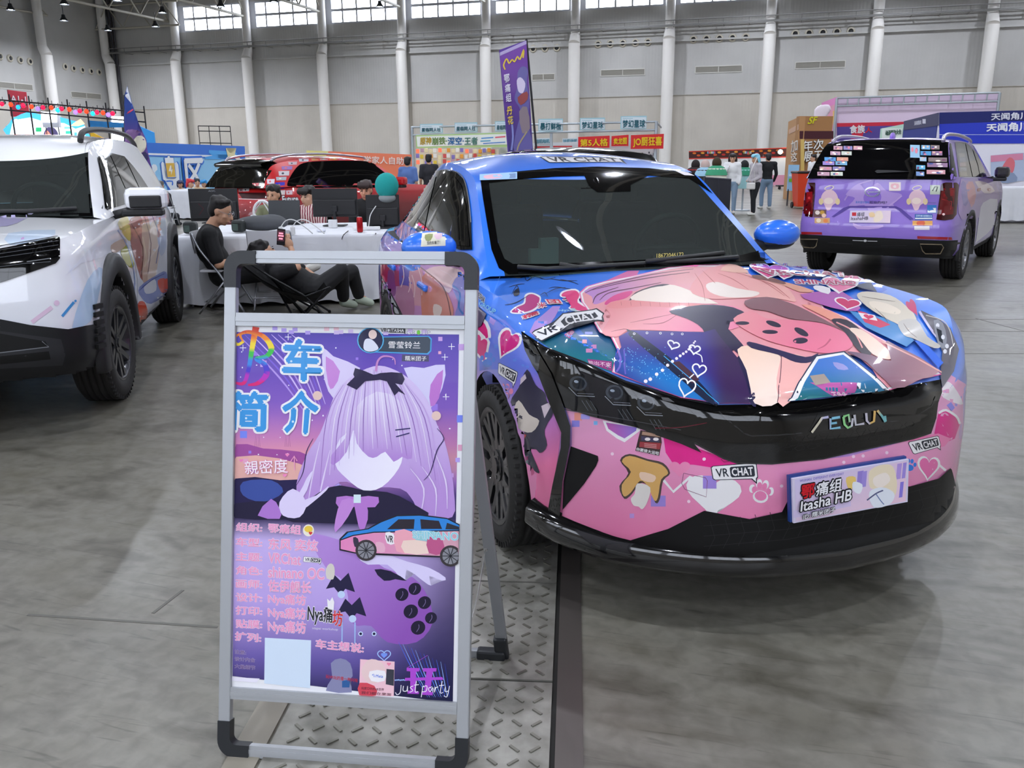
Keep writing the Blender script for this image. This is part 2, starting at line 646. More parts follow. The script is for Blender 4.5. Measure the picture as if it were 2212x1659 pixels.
def floor_material():
 m = bpy.data.materials.new('polished_concrete')
 m.use_nodes = True
 nt = m.node_tree
 b = nt.nodes['Principled BSDF']
 tc = nt.nodes.new('ShaderNodeTexCoord')
 def nz(scale, detail, dist=0., stretch=None):
  n = nt.nodes.new('ShaderNodeTexNoise')
  n.inputs['Scale'].default_value = scale
  n.inputs['Detail'].default_value = detail
  n.inputs['Distortion'].default_value = dist
  if stretch:
   mp = nt.nodes.new('ShaderNodeMapping')
   mp.inputs['Scale'].default_value = stretch
   nt.links.new(tc.outputs['Object'], mp.inputs['Vector'])
   nt.links.new(mp.outputs['Vector'], n.inputs['Vector'])
  else:
   nt.links.new(tc.outputs['Object'], n.inputs['Vector'])
  return n
 def ramp(src, stops):
  r = nt.nodes.new('ShaderNodeValToRGB')
  while len(r.color_ramp.elements) < len(stops):
   r.color_ramp.elements.new(.5)
  for e, (p, c) in zip(r.color_ramp.elements, stops):
   e.position, e.color = p, lin(c)
  nt.links.new(src, r.inputs[0])
  return r
 def mixc(a, bb, f, mode='MULTIPLY'):
  mx = nt.nodes.new('ShaderNodeMix')
  mx.data_type, mx.blend_type = 'RGBA', mode
  mx.inputs['Factor'].default_value = f
  nt.links.new(a, mx.inputs['A'])
  nt.links.new(bb, mx.inputs['B'])
  return mx.outputs['Result']
 big = ramp(nz(.35, 4).outputs['Fac'], [(.3, '#6e6b62'), (.7, '#817e74')])
 mid = ramp(nz(2.2, 8, .6, (1, 2.4, 1)).outputs['Fac'], [(.32, '#b4b2aa'), (.5, '#ffffff'), (.75, '#dcdad0')])
 fine = ramp(nz(16, 10, .3).outputs['Fac'], [(.3, '#c8c6c0'), (.6, '#ffffff')])
 scuff = ramp(nz(7, 6, 2.5, (.35, 3.2, 1)).outputs['Fac'], [(.28, '#8f8e88'), (.4, '#ffffff')])
 col = mixc(mixc(mixc(big.outputs[0], mid.outputs[0], .8), fine.outputs[0], .6), scuff.outputs[0], .45)
 nt.links.new(col, b.inputs['Base Color'])
 rr = nt.nodes.new('ShaderNodeMapRange')
 rr.inputs['To Min'].default_value, rr.inputs['To Max'].default_value = .22, .5
 nt.links.new(nz(1.3, 6, .5).outputs['Fac'], rr.inputs['Value'])
 nt.links.new(rr.outputs['Result'], b.inputs['Roughness'])
 b.inputs['Specular IOR Level'].default_value = .5
 return m
fm = MB()
fm.add([(S0 - 1, 1, 0), (S0 - 1, -Q1, 0), (S1, -Q1, 0), (S1, 1, 0)], [(0, 1, 2, 3)], smooth=False)
fl = fm.build('floor', floor_material())
fl.matrix_world = HM
struct(fl, 'grey polished concrete floor of the exhibition hall with scuffs and stains', 'floor')
wallm = wall_material('wall_panels', '#cdc7bc', '#c4c3c0', 5.25)
def wall(name, a, b, label):
 o = MB()
 A, B = Vector(a), Vector(b)
 d = (B - A).normalized()
 n = Vector((d.y, -d.x, 0)) * .3
 o.add([A, B, B + Vector((0, 0, HH)), A + Vector((0, 0, HH)), A - n, B - n, B - n + Vector((0, 0, HH)), A - n + Vector((0, 0, HH))],
          [(0, 1, 2, 3), (5, 4, 7, 6), (3, 2, 6, 7), (1, 0, 4, 5), (0, 3, 7, 4), (2, 1, 5, 6)], smooth=False)
 w = o.build(name, wallm)
 w.matrix_world = HM
 return struct(w, label, 'wall')
# long wall has a clerestory opening, so it is built as three lengths: below, above and the windowless bay at the corner
o = MB()
WB, WT = 10.55, 12.35
for z0, z1, s0, s1 in ((0, WB, S0, S1), (WT, HH, S0, S1), (WB, WT, S0, -.1)):
 o.box(((s0 + s1) / 2, .15, (z0 + z1) / 2), (s1 - s0, .3, z1 - z0))
w = o.build('wall_back', wallm)
w.matrix_world = HM
struct(w, 'long pale grey panelled wall behind the booths', 'wall')
wall('wall_left', (S0, -Q1, 0), (S0, 0, 0), 'pale wall at the far left corner of the hall behind the stage')
wall('wall_right', (S1, 0, 0), (S1, -Q1, 0), 'pale panelled side wall of the hall')
wall('wall_front', (S1, -Q1, 0), (S0, -Q1, 0), 'pale panelled wall behind the photographer')
o = MB()
o.box(((S0 + S1) / 2, -Q1 / 2, HH + .1), (S1 - S0 + .6, Q1 + .6, .2))
ce = o.build('ceiling', mat('ceiling_metal', '#3d3a36', .7))
ce.matrix_world = HM
struct(ce, 'dark metal deck ceiling of the hall', 'ceiling')
# columns: stout lower drum with a slanted cap, slimmer shaft above
colm = mat('column_paint', '#f0ede8', .45)
def column(n, s, q, lab):
 o = MB()
 o.cyl((0, 0, 0), (0, 0, 8.5), .37, n=20)
 o.cyl((0, 0, 8.5), (0, .28, 9.05), .37, .31, n=20)
 o.cyl((0, .28, 9.0), (0, .28, HH), .30, n=20)
 c = o.build('column_%d' % n, colm)
 c.matrix_world = HM @ Matrix.Translation((s, -q, 0))
 struct(c, lab, 'column')
names = ['first', 'second', 'third', 'fourth', 'fifth', 'sixth', 'seventh', 'eighth', 'ninth', 'tenth']
for k in range(10):
 column(k + 1, 6.0 * k, .75, 'round white column, %s from the left along the window wall' % names[k])
for i, px in enumerate((104, 238)):
 t = ray(px, 144)
 # intersect with the line q along the left wall, .75 m out of it
 A = HALL(S0 + .75, 0)
 k = t.x / t.y
 q = (A.x - k * A.y) / (k * WN.y - WN.x)
 o = MB()
 o.cyl((0, 0, 0), (0, 0, 8.5), .37, n=20)
 o.cyl((0, 0, 8.5), (-.28, 0, 9.05), .37, .31, n=20)
 o.cyl((-.28, 0, 9.0), (-.28, 0, HH), .30, n=20)
 c = o.build('column_%d' % (11 + i), colm)
 c.matrix_world = HM @ Matrix.Translation((S0 + .75, -q, 0))
 struct(c, ('round white column on the left side wall behind the stage', 'round white column at the left corner of the hall')[i], 'column')
# clerestory windows: one glazed bay between each pair of columns
wglass = mat('daylight_glass', '#e9f1ff', .3, emit=WINDOW_POWER)
wframe = mat('window_frame_paint', '#c9cbd2', .5)
for k in range(10):
 s0, s1 = 6.0 * k + .05, 6.0 * k + 5.95
 o = MB()
 for r in range(2):
  z0 = WB + .08 + r * .9
  n = 5
  for i in range(n):
   a = s0 + .25 + (s1 - s0 - .5) * i / n
   o.box((a + (s1 - s0 - .5) / n / 2, .16, z0 + .38), ((s1 - s0 - .5) / n - .12, .03, .70))
 g = o.build('window_%d' % (k + 1), wglass)
 g.matrix_world = HM
 struct(g, 'bright two-row clerestory window, bay %s from the left' % names[k], 'window')
 o = MB()
 for i in range(6):
  o.box((s0 + .25 + (s1 - s0 - .5) * i / 5, .10, (WB + WT) / 2), (.11 if 0 < i < 5 else .5, .16, WT - WB))
 for z in (WB + .03, WB + .9, WT - .03):
  o.box(((s0 + s1) / 2, .10, z), (s1 - s0 + .1, .14, .16))
 o.box(((s0 + s1) / 2, .2, (WB + WT) / 2), (s1 - s0 + .1, .02, WT - WB))
 f = o.build('window_frame', wframe)
 f.parent = g
# unseen glowing panels added behind the camera to brighten surfaces facing it
for k in range(9):
 o = MB()
 s0 = 2 + 6.4 * k
 for r in range(4):
  for i in range(3):
   o.box((s0 + .9 + 1.85 * i, -Q1 + .06, 5.6 + 1.65 * r), (1.75, .04, 1.5))
 g = o.build('window_%d' % (11 + k), mat('fill_panel_glow', '#eaf1ff', .3, emit=FILL_POWER))  # numbered on from the windows, but only an added fill light panel
 g.matrix_world = HM
 struct(g, 'unseen %s fill light panel added behind the camera' % names[k], 'window')
# rails and pipes along the long wall
o = MB()
for q, z, r in ((.95, 9.22, .035), (.95, 9.55, .03), (.75, 9.30, .05)):
 o.cyl((S0 + .4, -q, z), (S1, -q, z), r, n=6)
s = S0 + .6
while s < S1:
 o.box((s, -.9, 9.38), (.03, .03, .36))
 o.box((s, -.45, 9.2), (.03, .95, .03))
 s += 1.5
t = o.build('trim_1', mat('pipe_grey', '#8b8a88', .5))
t.matrix_world = HM
struct(t, 'grey service pipes and rail running along the long wall', 'pipes')
o = MB()
o.box(((S0 + S1) / 2, -.12, 8.45), (S1 - S0, .24, .1))
o.box(((S0 + S1) / 2, -.03, 5.25), (S1 - S0, .06, .05))
t = o.build('trim_2', wallm)
t.matrix_world = HM
struct(t, 'panel ledge and seam on the long wall', 'ledge')
o = MB()
for i, s in enumerate((S0 + .35, S0 + .62, S0 + .85)):
 o.cyl((s, -.25, 0), (s, -.25, HH), .07, n=8)
t = o.build('trim_3', mat('dark_downpipe', '#4c4a50', .5))
t.matrix_world = HM
struct(t, 'dark downpipes in the corner of the hall', 'pipes')
# air nozzles and grilles
ringm, holem, grm, grm2 = mat('nozzle_ring', '#d7d1c0', .5), mat('nozzle_hole', '#15171c', .4), mat('grille_frame', '#d8d6cf', .5), mat('grille_dark', '#a5a195', .6)
def nozzle_mesh():
 a, b = MB(), MB()
 a.lathe([(.15, 0), (.24, 0), (.25, -.03), (.20, -.10), (.15, -.12), (.14, -.03)], (0, 0, 0), (0, 1, 0), 20)
 b.cyl((0, -.02, 0), (0, -.10, 0), .145, .09, n=14)
 return a, b
def nozzle(M, label, group):
 t = thing('air_nozzle', label, 'air vent', group=group)
 a, b = nozzle_mesh()
 a.build('ring', ringm, t)
 b.build('throat', holem, t)
 t.matrix_world = M
 return t
first = None
groups = [((1152, 106), (1203, 103), 3, 'behind the purple banner'), ((1292, 97), (1400, 90), 5, 'above the red banners'),
          ((1498, 86), (1611, 80), 5, 'above the food stall'), ((1718, 74), (1838, 67), 5, 'above the pink booth')]
for (a, b, n, lab) in groups:
 sa, za = wall_px(*a)
 sb, zb = wall_px(*b)
 for i in range(n):
  M = HM @ Matrix.Translation((sa + (sb - sa) * i / (n - 1), 0, (za + zb) / 2))
  L = 'round air nozzle in the row on the long wall ' + lab
  if first is None:
   first = nozzle(M, L, 'air nozzles ' + lab)
   n0 = first
  else:
   c = copy_tree(n0)
   c['label'], c['group'] = L, 'air nozzles ' + lab
   c.matrix_world = M
def left_px(px, py):
 return on_plane(px, py, HALL(S0, 0), WD)
for xs, lab in ((((-1, 122), (21, 126), (43, 130), (64, 133)), 'near the photo edge'), (((140, 144), (158, 148), (177, 151), (196, 154), (213, 156)), 'between the two columns')):
 for p in xs:
  c = copy_tree(n0)
  c['label'], c['group'] = 'round air nozzle on the left side wall ' + lab, 'side wall air nozzles ' + lab
  c.matrix_world = Matrix.Translation(left_px(*p)) @ Matrix.Rotation(HR + math.pi / 2, 4, 'Z')
def grille(M, w, h, lab):
 t = thing('ventilation_grille', lab, 'air vent', group='ventilation grilles')
 o = MB()
 o.box((0, -.02, h / 2), (w, .04, .05)).box((0, -.02, -h / 2), (w, .04, .05))
 for x in (-w / 2, 0, w / 2):
  o.box((x, -.02, 0), (.05, .04, h))
 o.build('frame', grm, t)
 o = MB()
 n = 9
 for i in range(n):
  o.box((0, -.012, -h / 2 + h * (i + .5) / n), (w, .02, h / n * .55))
 o.build('louvre', grm2, t)
 t.matrix_world = M
for a, b, lab in (((1150, 168), (1198, 165), 'behind the purple banner'), ((1298, 160), (1393, 153), 'above the red shop banners'), ((1502, 152), (1603, 147), 'above the food stall'), ((1718, 144), (1826, 136), 'over the pink booth')):
 sa, za = wall_px(*a)
 sb, zb = wall_px(*b)
 grille(HM @ Matrix.Translation(((sa + sb) / 2, 0, (za + zb) / 2)), sb - sa, .38, 'long white framed ventilation grille on the long wall ' + lab)
for a, b, lab in (((-12, 181), (70, 191), 'over the red hall number sign'), ((153, 202), (218, 211), 'beside the corner column')):
 A, B = left_px(*a), left_px(*b)
 grille(Matrix.Translation((A + B) / 2) @ Matrix.Rotation(HR + math.pi / 2, 4, 'Z'), (B - A).length, .4, 'white ventilation grille on the side wall ' + lab)
# roof trusses (white tubes) across the hall and one along the side wall
trm = mat('truss_paint', '#b9b4a6', .5)
def truss(n, P, Q, depth, bays, r, lab):
 o = MB()
 P, Q = Vector(P), Vector(Q)
 dz = Vector((0, 0, depth))
 o.cyl(P, Q, r, n=8).cyl(P + dz, Q + dz, r, n=8)
 for i in range(bays):
  a, b, m = P.lerp(Q, i / bays), P.lerp(Q, (i + 1) / bays), P.lerp(Q, (i + .5) / bays)
  o.cyl(a, m + dz, r * .6, n=6).cyl(m + dz, b, r * .6, n=6)
 t = o.build('trim_%d' % n, trm)
 t.matrix_world = HM
 struct(t, lab, 'roof truss')
k = 4
for s in (-.5, 6, 12, 18, 24, 30, 36, 42, 48, 54):
 truss(k, (s, -.4, 11.3), (s, -Q1, 11.3), 1.7, 24, .09, 'pale tubular roof truss spanning the hall over column line %d' % (k - 3))
 k += 1
truss(k, (S0 + .3, -6, 11.2), (S0 + .3, -Q1, 11.2), 1.6, 16, .07, 'pale tubular truss along the left side wall')
truss(k + 1, (S0, -12, 11.6), (S1, -12, 11.6), 1.4, 22, .08, 'pale tubular truss running parallel to the window wall')
truss(k + 2, (S0, -36, 11.6), (S1, -36, 11.6), 1.4, 22, .08, 'pale tubular truss over the middle of the hall')
truss(k + 3, (S0, -1.2, 10.9), (1, -1.2, 10.9), 1.6, 3, .07, 'pale tubular truss over the corner bay')
# high bay lamps
housing, lens = mat('lamp_housing', '#4a4c50', .4, .6), mat('lamp_lens', '#eef3ff', .3, emit=LAMP_POWER)
def lamp(p, lab, grp):
 t = thing('high_bay_lamp', lab, 'lamp', p, 0, grp)
 o = MB()
 o.lathe([(.0, .36), (.10, .36), (.12, .22), (.25, .02), (.26, 0), (.24, 0), (.10, .2)], (0, 0, 0), (0, 0, 1), 16)
 o.cyl((0, 0, .36), (0, 0, .9), .02, n=6)
 o.build('housing', housing, t)
 o = MB()
 o.add([(.16 * math.cos(a), .16 * math.sin(a), .045) for a in [-6.2832 * q / 12 for q in range(12)]], [tuple(range(12))], smooth=False)
 o.build('diffuser', lens, t)
 return t
l0 = None
for i in range(9):
 for j in range(8):
  if i < 3 and j < 3:
   continue
  p = HALL(-4.5 + 7.6 * i, 4.5 + 8.8 * j, 10.7)
  lab, grp = 'high bay lamp hanging from the dark ceiling of the hall', 'high bay lamps'
  if l0 is None:
   l0 = lamp(p, lab, grp)
  else:
   copy_tree(l0).location = p
for q, lab in (((23, 22), 'leftmost at the photo edge'), ((139, 10), 'highest beside the left column'), ((138, 45), 'lower one beside the left column'), ((254, 2), 'topmost over the corner column'), ((233, 66), 'lowest over the corner'), ((351, 28), 'upper one before the first window'), ((336, 58), 'lower one before the first window'), ((477, 15), 'before the second window'), ((592, 5), 'before the third window')):
 c = copy_tree(l0)
 c.location = on_z(*q, 10.0)
 c['label'] = 'high bay lamp at the top left, ' + lab
# ---------------------------------------------------------------- floor service trench with chequer plates
TD = (on_z(1212, 1265) - on_z(1200, 1655)).normalized()
TN = Vector((TD.y, -TD.x, 0))
T0 = on_z(1200, 1655)
TM = Matrix.Translation(T0) @ Matrix.Rotation(math.atan2(TD.y, TD.x) - math.pi / 2, 4, 'Z')   # local y along trench, x to the right
def plate_material():
 m = bpy.data.materials.new('chequer_plate')
 m.use_nodes = True
 nt = m.node_tree
 b = nt.nodes['Principled BSDF']
 tc = nt.nodes.new('ShaderNodeTexCoord')
 n = nt.nodes.new('ShaderNodeTexNoise')
 n.inputs['Scale'].default_value = 9
 n.inputs['Detail'].default_value = 8
 r = nt.nodes.new('ShaderNodeValToRGB')
 r.color_ramp.elements[0].position, r.color_ramp.elements[0].color = .3, lin('#6e6c64')
 r.color_ramp.elements[1].position, r.color_ramp.elements[1].color = .65, lin('#a3a199')
 nt.links.new(tc.outputs['Object'], n.inputs['Vector'])
 nt.links.new(n.outputs['Fac'], r.inputs[0])
 nt.links.new(r.outputs[0], b.inputs['Base Color'])
 b.inputs['Roughness'].default_value = .42
 b.inputs['Metallic'].default_value = .35
 return m
platem = plate_material()
trib = mat('chequer_rib', '#7d7b72', .35, .5)
PW, PL = .76, .617
y = -.30 - PL
seam0 = (on_z(1100, 1474) - T0).dot(TD)
pl0 = None
idx = 0
yy = seam0 - 3 * PL
while yy < 3.4:
 if pl0 is None:
  o = MB()
  o.box((-PW / 2 - .012, PL / 2, .004), (PW - .01, PL - .012, .008))
  o.cur = 1
  for a in range(13):
   for c in range(11):
    s_ = 1 if (a + c) % 2 else -1
    o.box((-PW + .05 + a * .0545, .04 + c * .0535, .0095), (.034, .008, .004), rz=s_ * .75)
  pl0 = o.build('floor_plate', [platem, trib])
  c = pl0
 else:
  c = copy_tree(pl0)
 c.matrix_world = TM @ Matrix.Translation((0, yy, 0))
 lab = ['', '', 'steel chequer plate under the front feet of the poster stand', 'steel chequer plate behind the front foot of the poster stand', 'steel chequer plate at the rear foot of the poster stand', 'steel chequer plate before the sedan front wheel', 'steel chequer plate under the sedan front wheel'][min(idx, 6)] or 'steel chequer plate at the near edge of the floor trench'
 tag(c, lab, 'floor plate', 'trench cover plates')
 if idx >= 6:
  c['label'] = 'steel chequer plate of the floor trench running under the sedan'
 yy += PL
 idx += 1
o = MB()
o.box((.035, 1.2, .003), (.075, 5.5, .006))
t = o.build('trim_20', mat('trench_edge', '#5a5450', .45, .4))
t.matrix_world = TM
struct(t, 'dark steel edge strip on the right of the floor trench', 'edge strip')
o = MB()
o.box((-PW - .06, 1.2, .003), (.085, 5.5, .006))
t = o.build('trim_21', mat('trench_edge_worn', '#8d877a', .5))
t.matrix_world = TM
struct(t, 'worn strip on the left of the floor trench', 'edge strip')
o = MB()
o.box((-.006, 1.2, .0015), (.014, 5.5, .003))
o.box((-PW / 2, 1.2, .001), (PW, 5.5, .002))
t = o.build('trim_22', mat('trench_gap', '#14130f', .8))
t.matrix_world = TM
struct(t, 'dark gap between trench plates and edge strip', 'gap')
# floor joints at the right
o = MB()
for a, b in (((2060, 716), (2215, 716)), ((2060, 764), (2215, 764)), ((2108, 688), (2215, 716)), ((60, 1328), (470, 1355)), ((330, 1325), (395, 1275)), ((1985, 690), (2215, 690))):
 A, B = on_z(*a), on_z(*b)
 d = (B - A).normalized()
 o.box((A + B) / 2 + Vector((0, 0, .0006)), ((B - A).length, .012, .0012), rz=math.atan2(d.y, d.x))
struct(o.build('trim_23', mat('floor_joint', '#5f5d57', .6)), 'thin saw-cut joints in the concrete floor', 'joint')
# ================================================================ cars
def resample(P, n):
 P = [Vector(p) for p in P]
 L = [0]
 for i in range(1, len(P)):
  L.append(L[-1] + (P[i] - P[i - 1]).length)
 out, j = [], 0
 for k in range(n):
  d = L[-1] * k / (n - 1)
  while j < len(P) - 2 and L[j + 1] < d:
   j += 1
  t = 0 if L[j + 1] == L[j] else (d - L[j]) / (L[j + 1] - L[j])
  out.append(P[j].lerp(P[j + 1], t))
 return out
def car_shell(root, P, paint, blackm, glass_wind, glass_side):
 """builds body, roof, windscreen, side glass band; all in the car's local space (x forward, y left)"""
 parts = {}
 # --- lower body: plan outline from rear centre to front centre (left half), (x, y, ztop, zbot)
 half = resample(sm(P['plan'], 8, False), P.get('ns', 130))
 NV = P.get('nv', 26)
 prof = P['profile']          # (t, inset, dx)
 ts = [p[0] for p in prof]
 full = []
 half4 = half
 n = len(half4)
 tang = []
 for i in range(n):
  a, b = half4[max(i - 1, 0)], half4[min(i + 1, n - 1)]
  t = Vector((b.x - a.x, b.y - a.y))
  if i == 0:
   t = Vector((0, 1))
  if i == n - 1:
   t = Vector((0, -1))
  t.normalize()
  tang.append(Vector((t.y, -t.x)) if True else t)
 def column(i, sgn):
  p = half4[i]
  zt, zb = p.z, interp(p.x, *P['zbot'])
  nx, ny = tang[i]
  # outward normal of the left half: left of travel direction is inside for rear->left->front, so flip if needed
  if ny * 1 < 0 and abs(ny) > .3:
   nx, ny = -nx, -ny
  if abs(ny) <= .3:
   nx, ny = (abs(nx), ny) if p.x > 0 else (-abs(nx), ny)
  out = []
  for j in range(NV):
   t = j / (NV - 1)
   ins = interp(t, ts, [q[1] for q in prof])
   w = sstep(P['front_x'] - .9, P['front_x'], p.x)
   dx = interp(t, *P['front_dx']) * w if p.x > 0 else -interp(t, *P['rear_dx']) * sstep(P['rear_x'] + .7, P['rear_x'], p.x)
   y = max(0., p.y - ny * ins)
   out.append(Vector((p.x - nx * ins + dx, sgn * y if i not in (0, n - 1) else 0., zb + (zt - zb) * t)))
  return out
 cols = [column(i, 1) for i in range(n)] + [column(i, -1) for i in range(n - 2, 0, -1)]
 m = MB()
 m.grid(cols + [cols[0]])
 body = m.build('body', [paint, blackm], root)
 me = body.data
 bm = bmesh.new()
 bm.from_mesh(me)
 bmesh.ops.remove_doubles(bm, verts=bm.verts, dist=1e-5)
 # wheel arches
 for xa, za, R in P['arches']:
  for v in bm.verts:
   if abs(v.co.y) > .45:
    d = Vector((v.co.x - xa, v.co.z - za))
    if abs(d.length - R) < .024:
     d.normalize()
     v.co.x, v.co.z = xa + d.x * R, za + d.y * R
  kill = [f for f in bm.faces if abs(f.calc_center_median().y) > .45 and (Vector((f.calc_center_median().x - xa, f.calc_center_median().z - za)).length < R - .004)]
  bmesh.ops.delete(bm, geom=kill, context='FACES')
  ed = [e for e in bm.edges if e.is_boundary and all(abs((Vector((v.co.x - xa, v.co.z - za))).length - R) < .03 and abs(v.co.y) > .4 for v in e.verts)]
  r = bmesh.ops.extrude_edge_only(bm, edges=ed)
  for g in r['geom']:
   if isinstance(g, bmesh.types.BMVert):
    g.co.y = math.copysign(.52, g.co.y)
   elif isinstance(g, bmesh.types.BMFace):
    g.material_index = 1
  for e in ed:
   e.smooth = False
 # top skin: rows across at every outline station (bonnet, cowl, deck)
 top = [[Vector(c[-1]) for c in cols]]
 for f in bm.faces:
  c = f.calc_center_median()
  if 'black' in P and P['black'](c.x, c.y, c.z):
   f.material_index = 1
 bm.normal_update()
 bmesh.ops.recalc_face_normals(bm, faces=bm.faces)
 bm.to_mesh(me)
 bm.free()
 me.polygons.foreach_set('use_smooth', [True] * len(me.polygons))
 parts['body'] = body
 rows = []
 NR = 24
 stations = []
 for i in range(n):
  a = cols[i][-1]
  stations.append(a)
 def row(a):
  r = []
  zc = interp(a.x, *P['zcentre'])
  for k in range(NR + 1):
   e = -1 + 2 * k / NR
   y = -abs(a.y) * e
   z = a.z + (zc - a.z) * (1 - abs(e) ** P.get('crown_p', 2.4))
   r.append(Vector((a.x, y, z)))
  return r
 xcf, xcr = P['cowl_x'], P['deck_x']
 for nm, sel, mt in (('hood', lambda x: x >= xcf - .02, paint), ('rear_deck', lambda x: x <= xcr + .02, paint), ('cabin_floor', lambda x: xcr - .02 <= x <= xcf + .03, blackm)):
  st = [a for a in stations if sel(a.x)]
  if len(st) < 3:
   continue
  m = MB()
  m.grid([row(a) for a in st])
  parts[nm] = m.build(nm, mt, root)
 # --- greenhouse
 R = resample(sm(P['roof_rail'], 8, False), 90)
 T = resample(sm(P['roof_mid'], 8, False), 90)
 B = resample(sm(P['belt'], 8, False), 90)
 f0, f1 = P['wind_split'], P['rear_split']      # fractions of the rail (front to rear): windscreen end, rear glass start
 def trow(i):
  r = []
  for k in range(-12, 13):
   e = k / 12
   ae = abs(e)
   y = R[i].y * (1 - (1 - ae) ** 1.0) * math.copysign(1, e) if e else 0
   x = T[i].x + (R[i].x - T[i].x) * ae ** 2
   z = T[i].z + (R[i].z - T[i].z) * ae ** P.get('roof_p', 2.6)
   r.append(Vector((x, y, z)))
  return r
 i0, i1 = int(89 * f0), int(89 * f1)
 def tsurf(nm, a, b, mt, k0=0, k1=25):
  m = MB()
  m.grid([trow(i)[k0:k1] for i in range(a, b + 1)])
  return m.build(nm, mt, root)
 wide = P.get('wide')
 parts['windscreen'] = tsurf('windscreen', 0, i0, glass_wind, *((0, 25) if wide else (1, 24)))
 m = MB()
 for k0, k1 in (() if wide else ((0, 2), (23, 25))):
  m.grid([trow(i)[k0:k1] for i in range(0, i0 + 1)])
 m.grid([trow(i) for i in range(i0, i1 + 1)])
 parts['roof'] = m.build('roof', paint, root)
 parts['rear_window'] = tsurf('rear_window', i1, 89, glass_side if not P.get('rear_paint') else paint)
 m = MB()
 for sgn in (1, -1):
  rows = []
  for i in range(90):
   r = []
   for k in range(9):
    t = k / 8
    p = B[i].lerp(R[i], t)
    p = p + Vector((0, .014 * math.sin(math.pi * t) * min(1, (B[i] - R[i]).length / .35), 0))
    r.append(Vector((p.x, sgn * p.y, p.z)))
   rows.append(r)
  m.grid(rows)
 parts['pillars'] = m.build('cabin_side', paint, root)
 # dark lining inside the cabin
 m = MB()
 m.grid([[Vector((p.x, p.y * .97, p.z - .02)) for p in trow(i)] for i in range(i0 - 1, i1 + 1)])
 for sgn in (1, -1):
  m.grid([[Vector((p.x, sgn * (p.y - .022), p.z)) for p in (B[i], B[i].lerp(R[i], .5) + Vector((0, .03, 0)), R[i])] for i in range(4, 90)])
 m.build('headliner', cabin_black, root)
 return parts
tyre_m = mat('tyre_rubber', '#1f1e1d', .75, bump=(60, .15))
def make_wheel(root, x, y, z, R, W, rim_m, style, cap_m=None, steer=0., rim_r=.70):
 """wheel part > tyre, rim, hub; y sign decides the outer face"""
 sg = 1 if y > 0 else -1
 wp = bpy.data.objects.new('wheel', None)
 wp.empty_display_size = .1
 COL.objects.link(wp)
 wp.parent = root
 wp.location = (x, y - sg * W / 2, z)
 wp.rotation_euler = (0, 0, steer)
 ax = Vector((0, sg, 0))
 h = W / 2
 r0 = R * rim_r
 t = MB()
 prof = [(r0, -h * .8), (r0 + .01, -h * .95), ((R + r0) / 2, -h * 1.02), (R - .03, -h * .93), (R - .008, -h * .78)]
 for k in range(5):
  c = -h * .62 + h * 1.24 * k / 4
  prof += [(R, c - h * .11), (R, c + h * .11)]
  if k < 4:
   prof += [(R - .009, c + h * .13), (R - .009, c + h * .18)]
 prof += [(R - .008, h * .78), (R - .03, h * .93), ((R + r0) / 2, h * 1.02), (r0 + .012, h * .95), (r0, h * .86)]
 t.lathe(prof, (0, 0, 0), ax, 56)
 # shoulder tread blocks
 for k in range(56):
  a = 2 * math.pi * k / 56
  for s2 in (1,):
   M = Matrix.Rotation(a, 4, ax)
   c = M @ Vector((0, sg * h * .80, R - .012))
   t.box(c, (.012, h * .22, .022), M=M)
 t.build('tyre', tyre_m, wp)
 r = MB()
 r.lathe([(r0 + .002, h * .9), (r0 - .008, h * .93), (r0 - .02, h * .86), (r0 - .035, h * .5), (r0 - .05, -h * .8), (.02, -h * .82)], (0, 0, 0), ax, 48)
 r.build('rim', rim_m, wp)
 sp = MB()
 ns = style
 for k in range(ns):
  a0 = 2 * math.pi * k / ns
  for off in (-.13, .13):
   M = Matrix.Rotation(a0, 4, ax)
   u0 = M @ Vector((math.sin(off * .8) * .06 * 8 * .5, 0, .05))
   u1 = M @ Matrix.Rotation(off * 1.25, 4, ax) @ Vector((0, 0, r0 - .012))
   d = (u1 - u0)
   L = d.length
   d.normalize()
   side = d.cross(ax).normalized()
   vs = []
   for p, w, hh in ((u0, .02, h * .72), (u1, .016, h * .86)):
    for a in (-1, 1):
     vs.append(p + side * w * a + ax * hh)
    for a in (1, -1):
     vs.append(p + side * w * 1.2 * a + ax * (hh - .04))
   sp.add(vs, [(0, 1, 5, 4), (1, 2, 6, 5), (2, 3, 7, 6), (3, 0, 4, 7), (3, 2, 1, 0), (4, 5, 6, 7)], smooth=False)
 sp.cyl(ax * h * .5, ax * h * .78, .065, n=20)
 sp.cyl(ax * h * .78, ax * h * .84, .032, n=16)
 for k in range(5):
  M = Matrix.Rotation(2 * math.pi * (k + .5) / 5, 4, ax)
  sp.cyl(M @ Vector((0, sg * h * .7, .05)), M @ Vector((0, sg * h * .80, .05)), .009, n=6)
 sp.build('spokes', cap_m or rim_m, wp)
 return wp
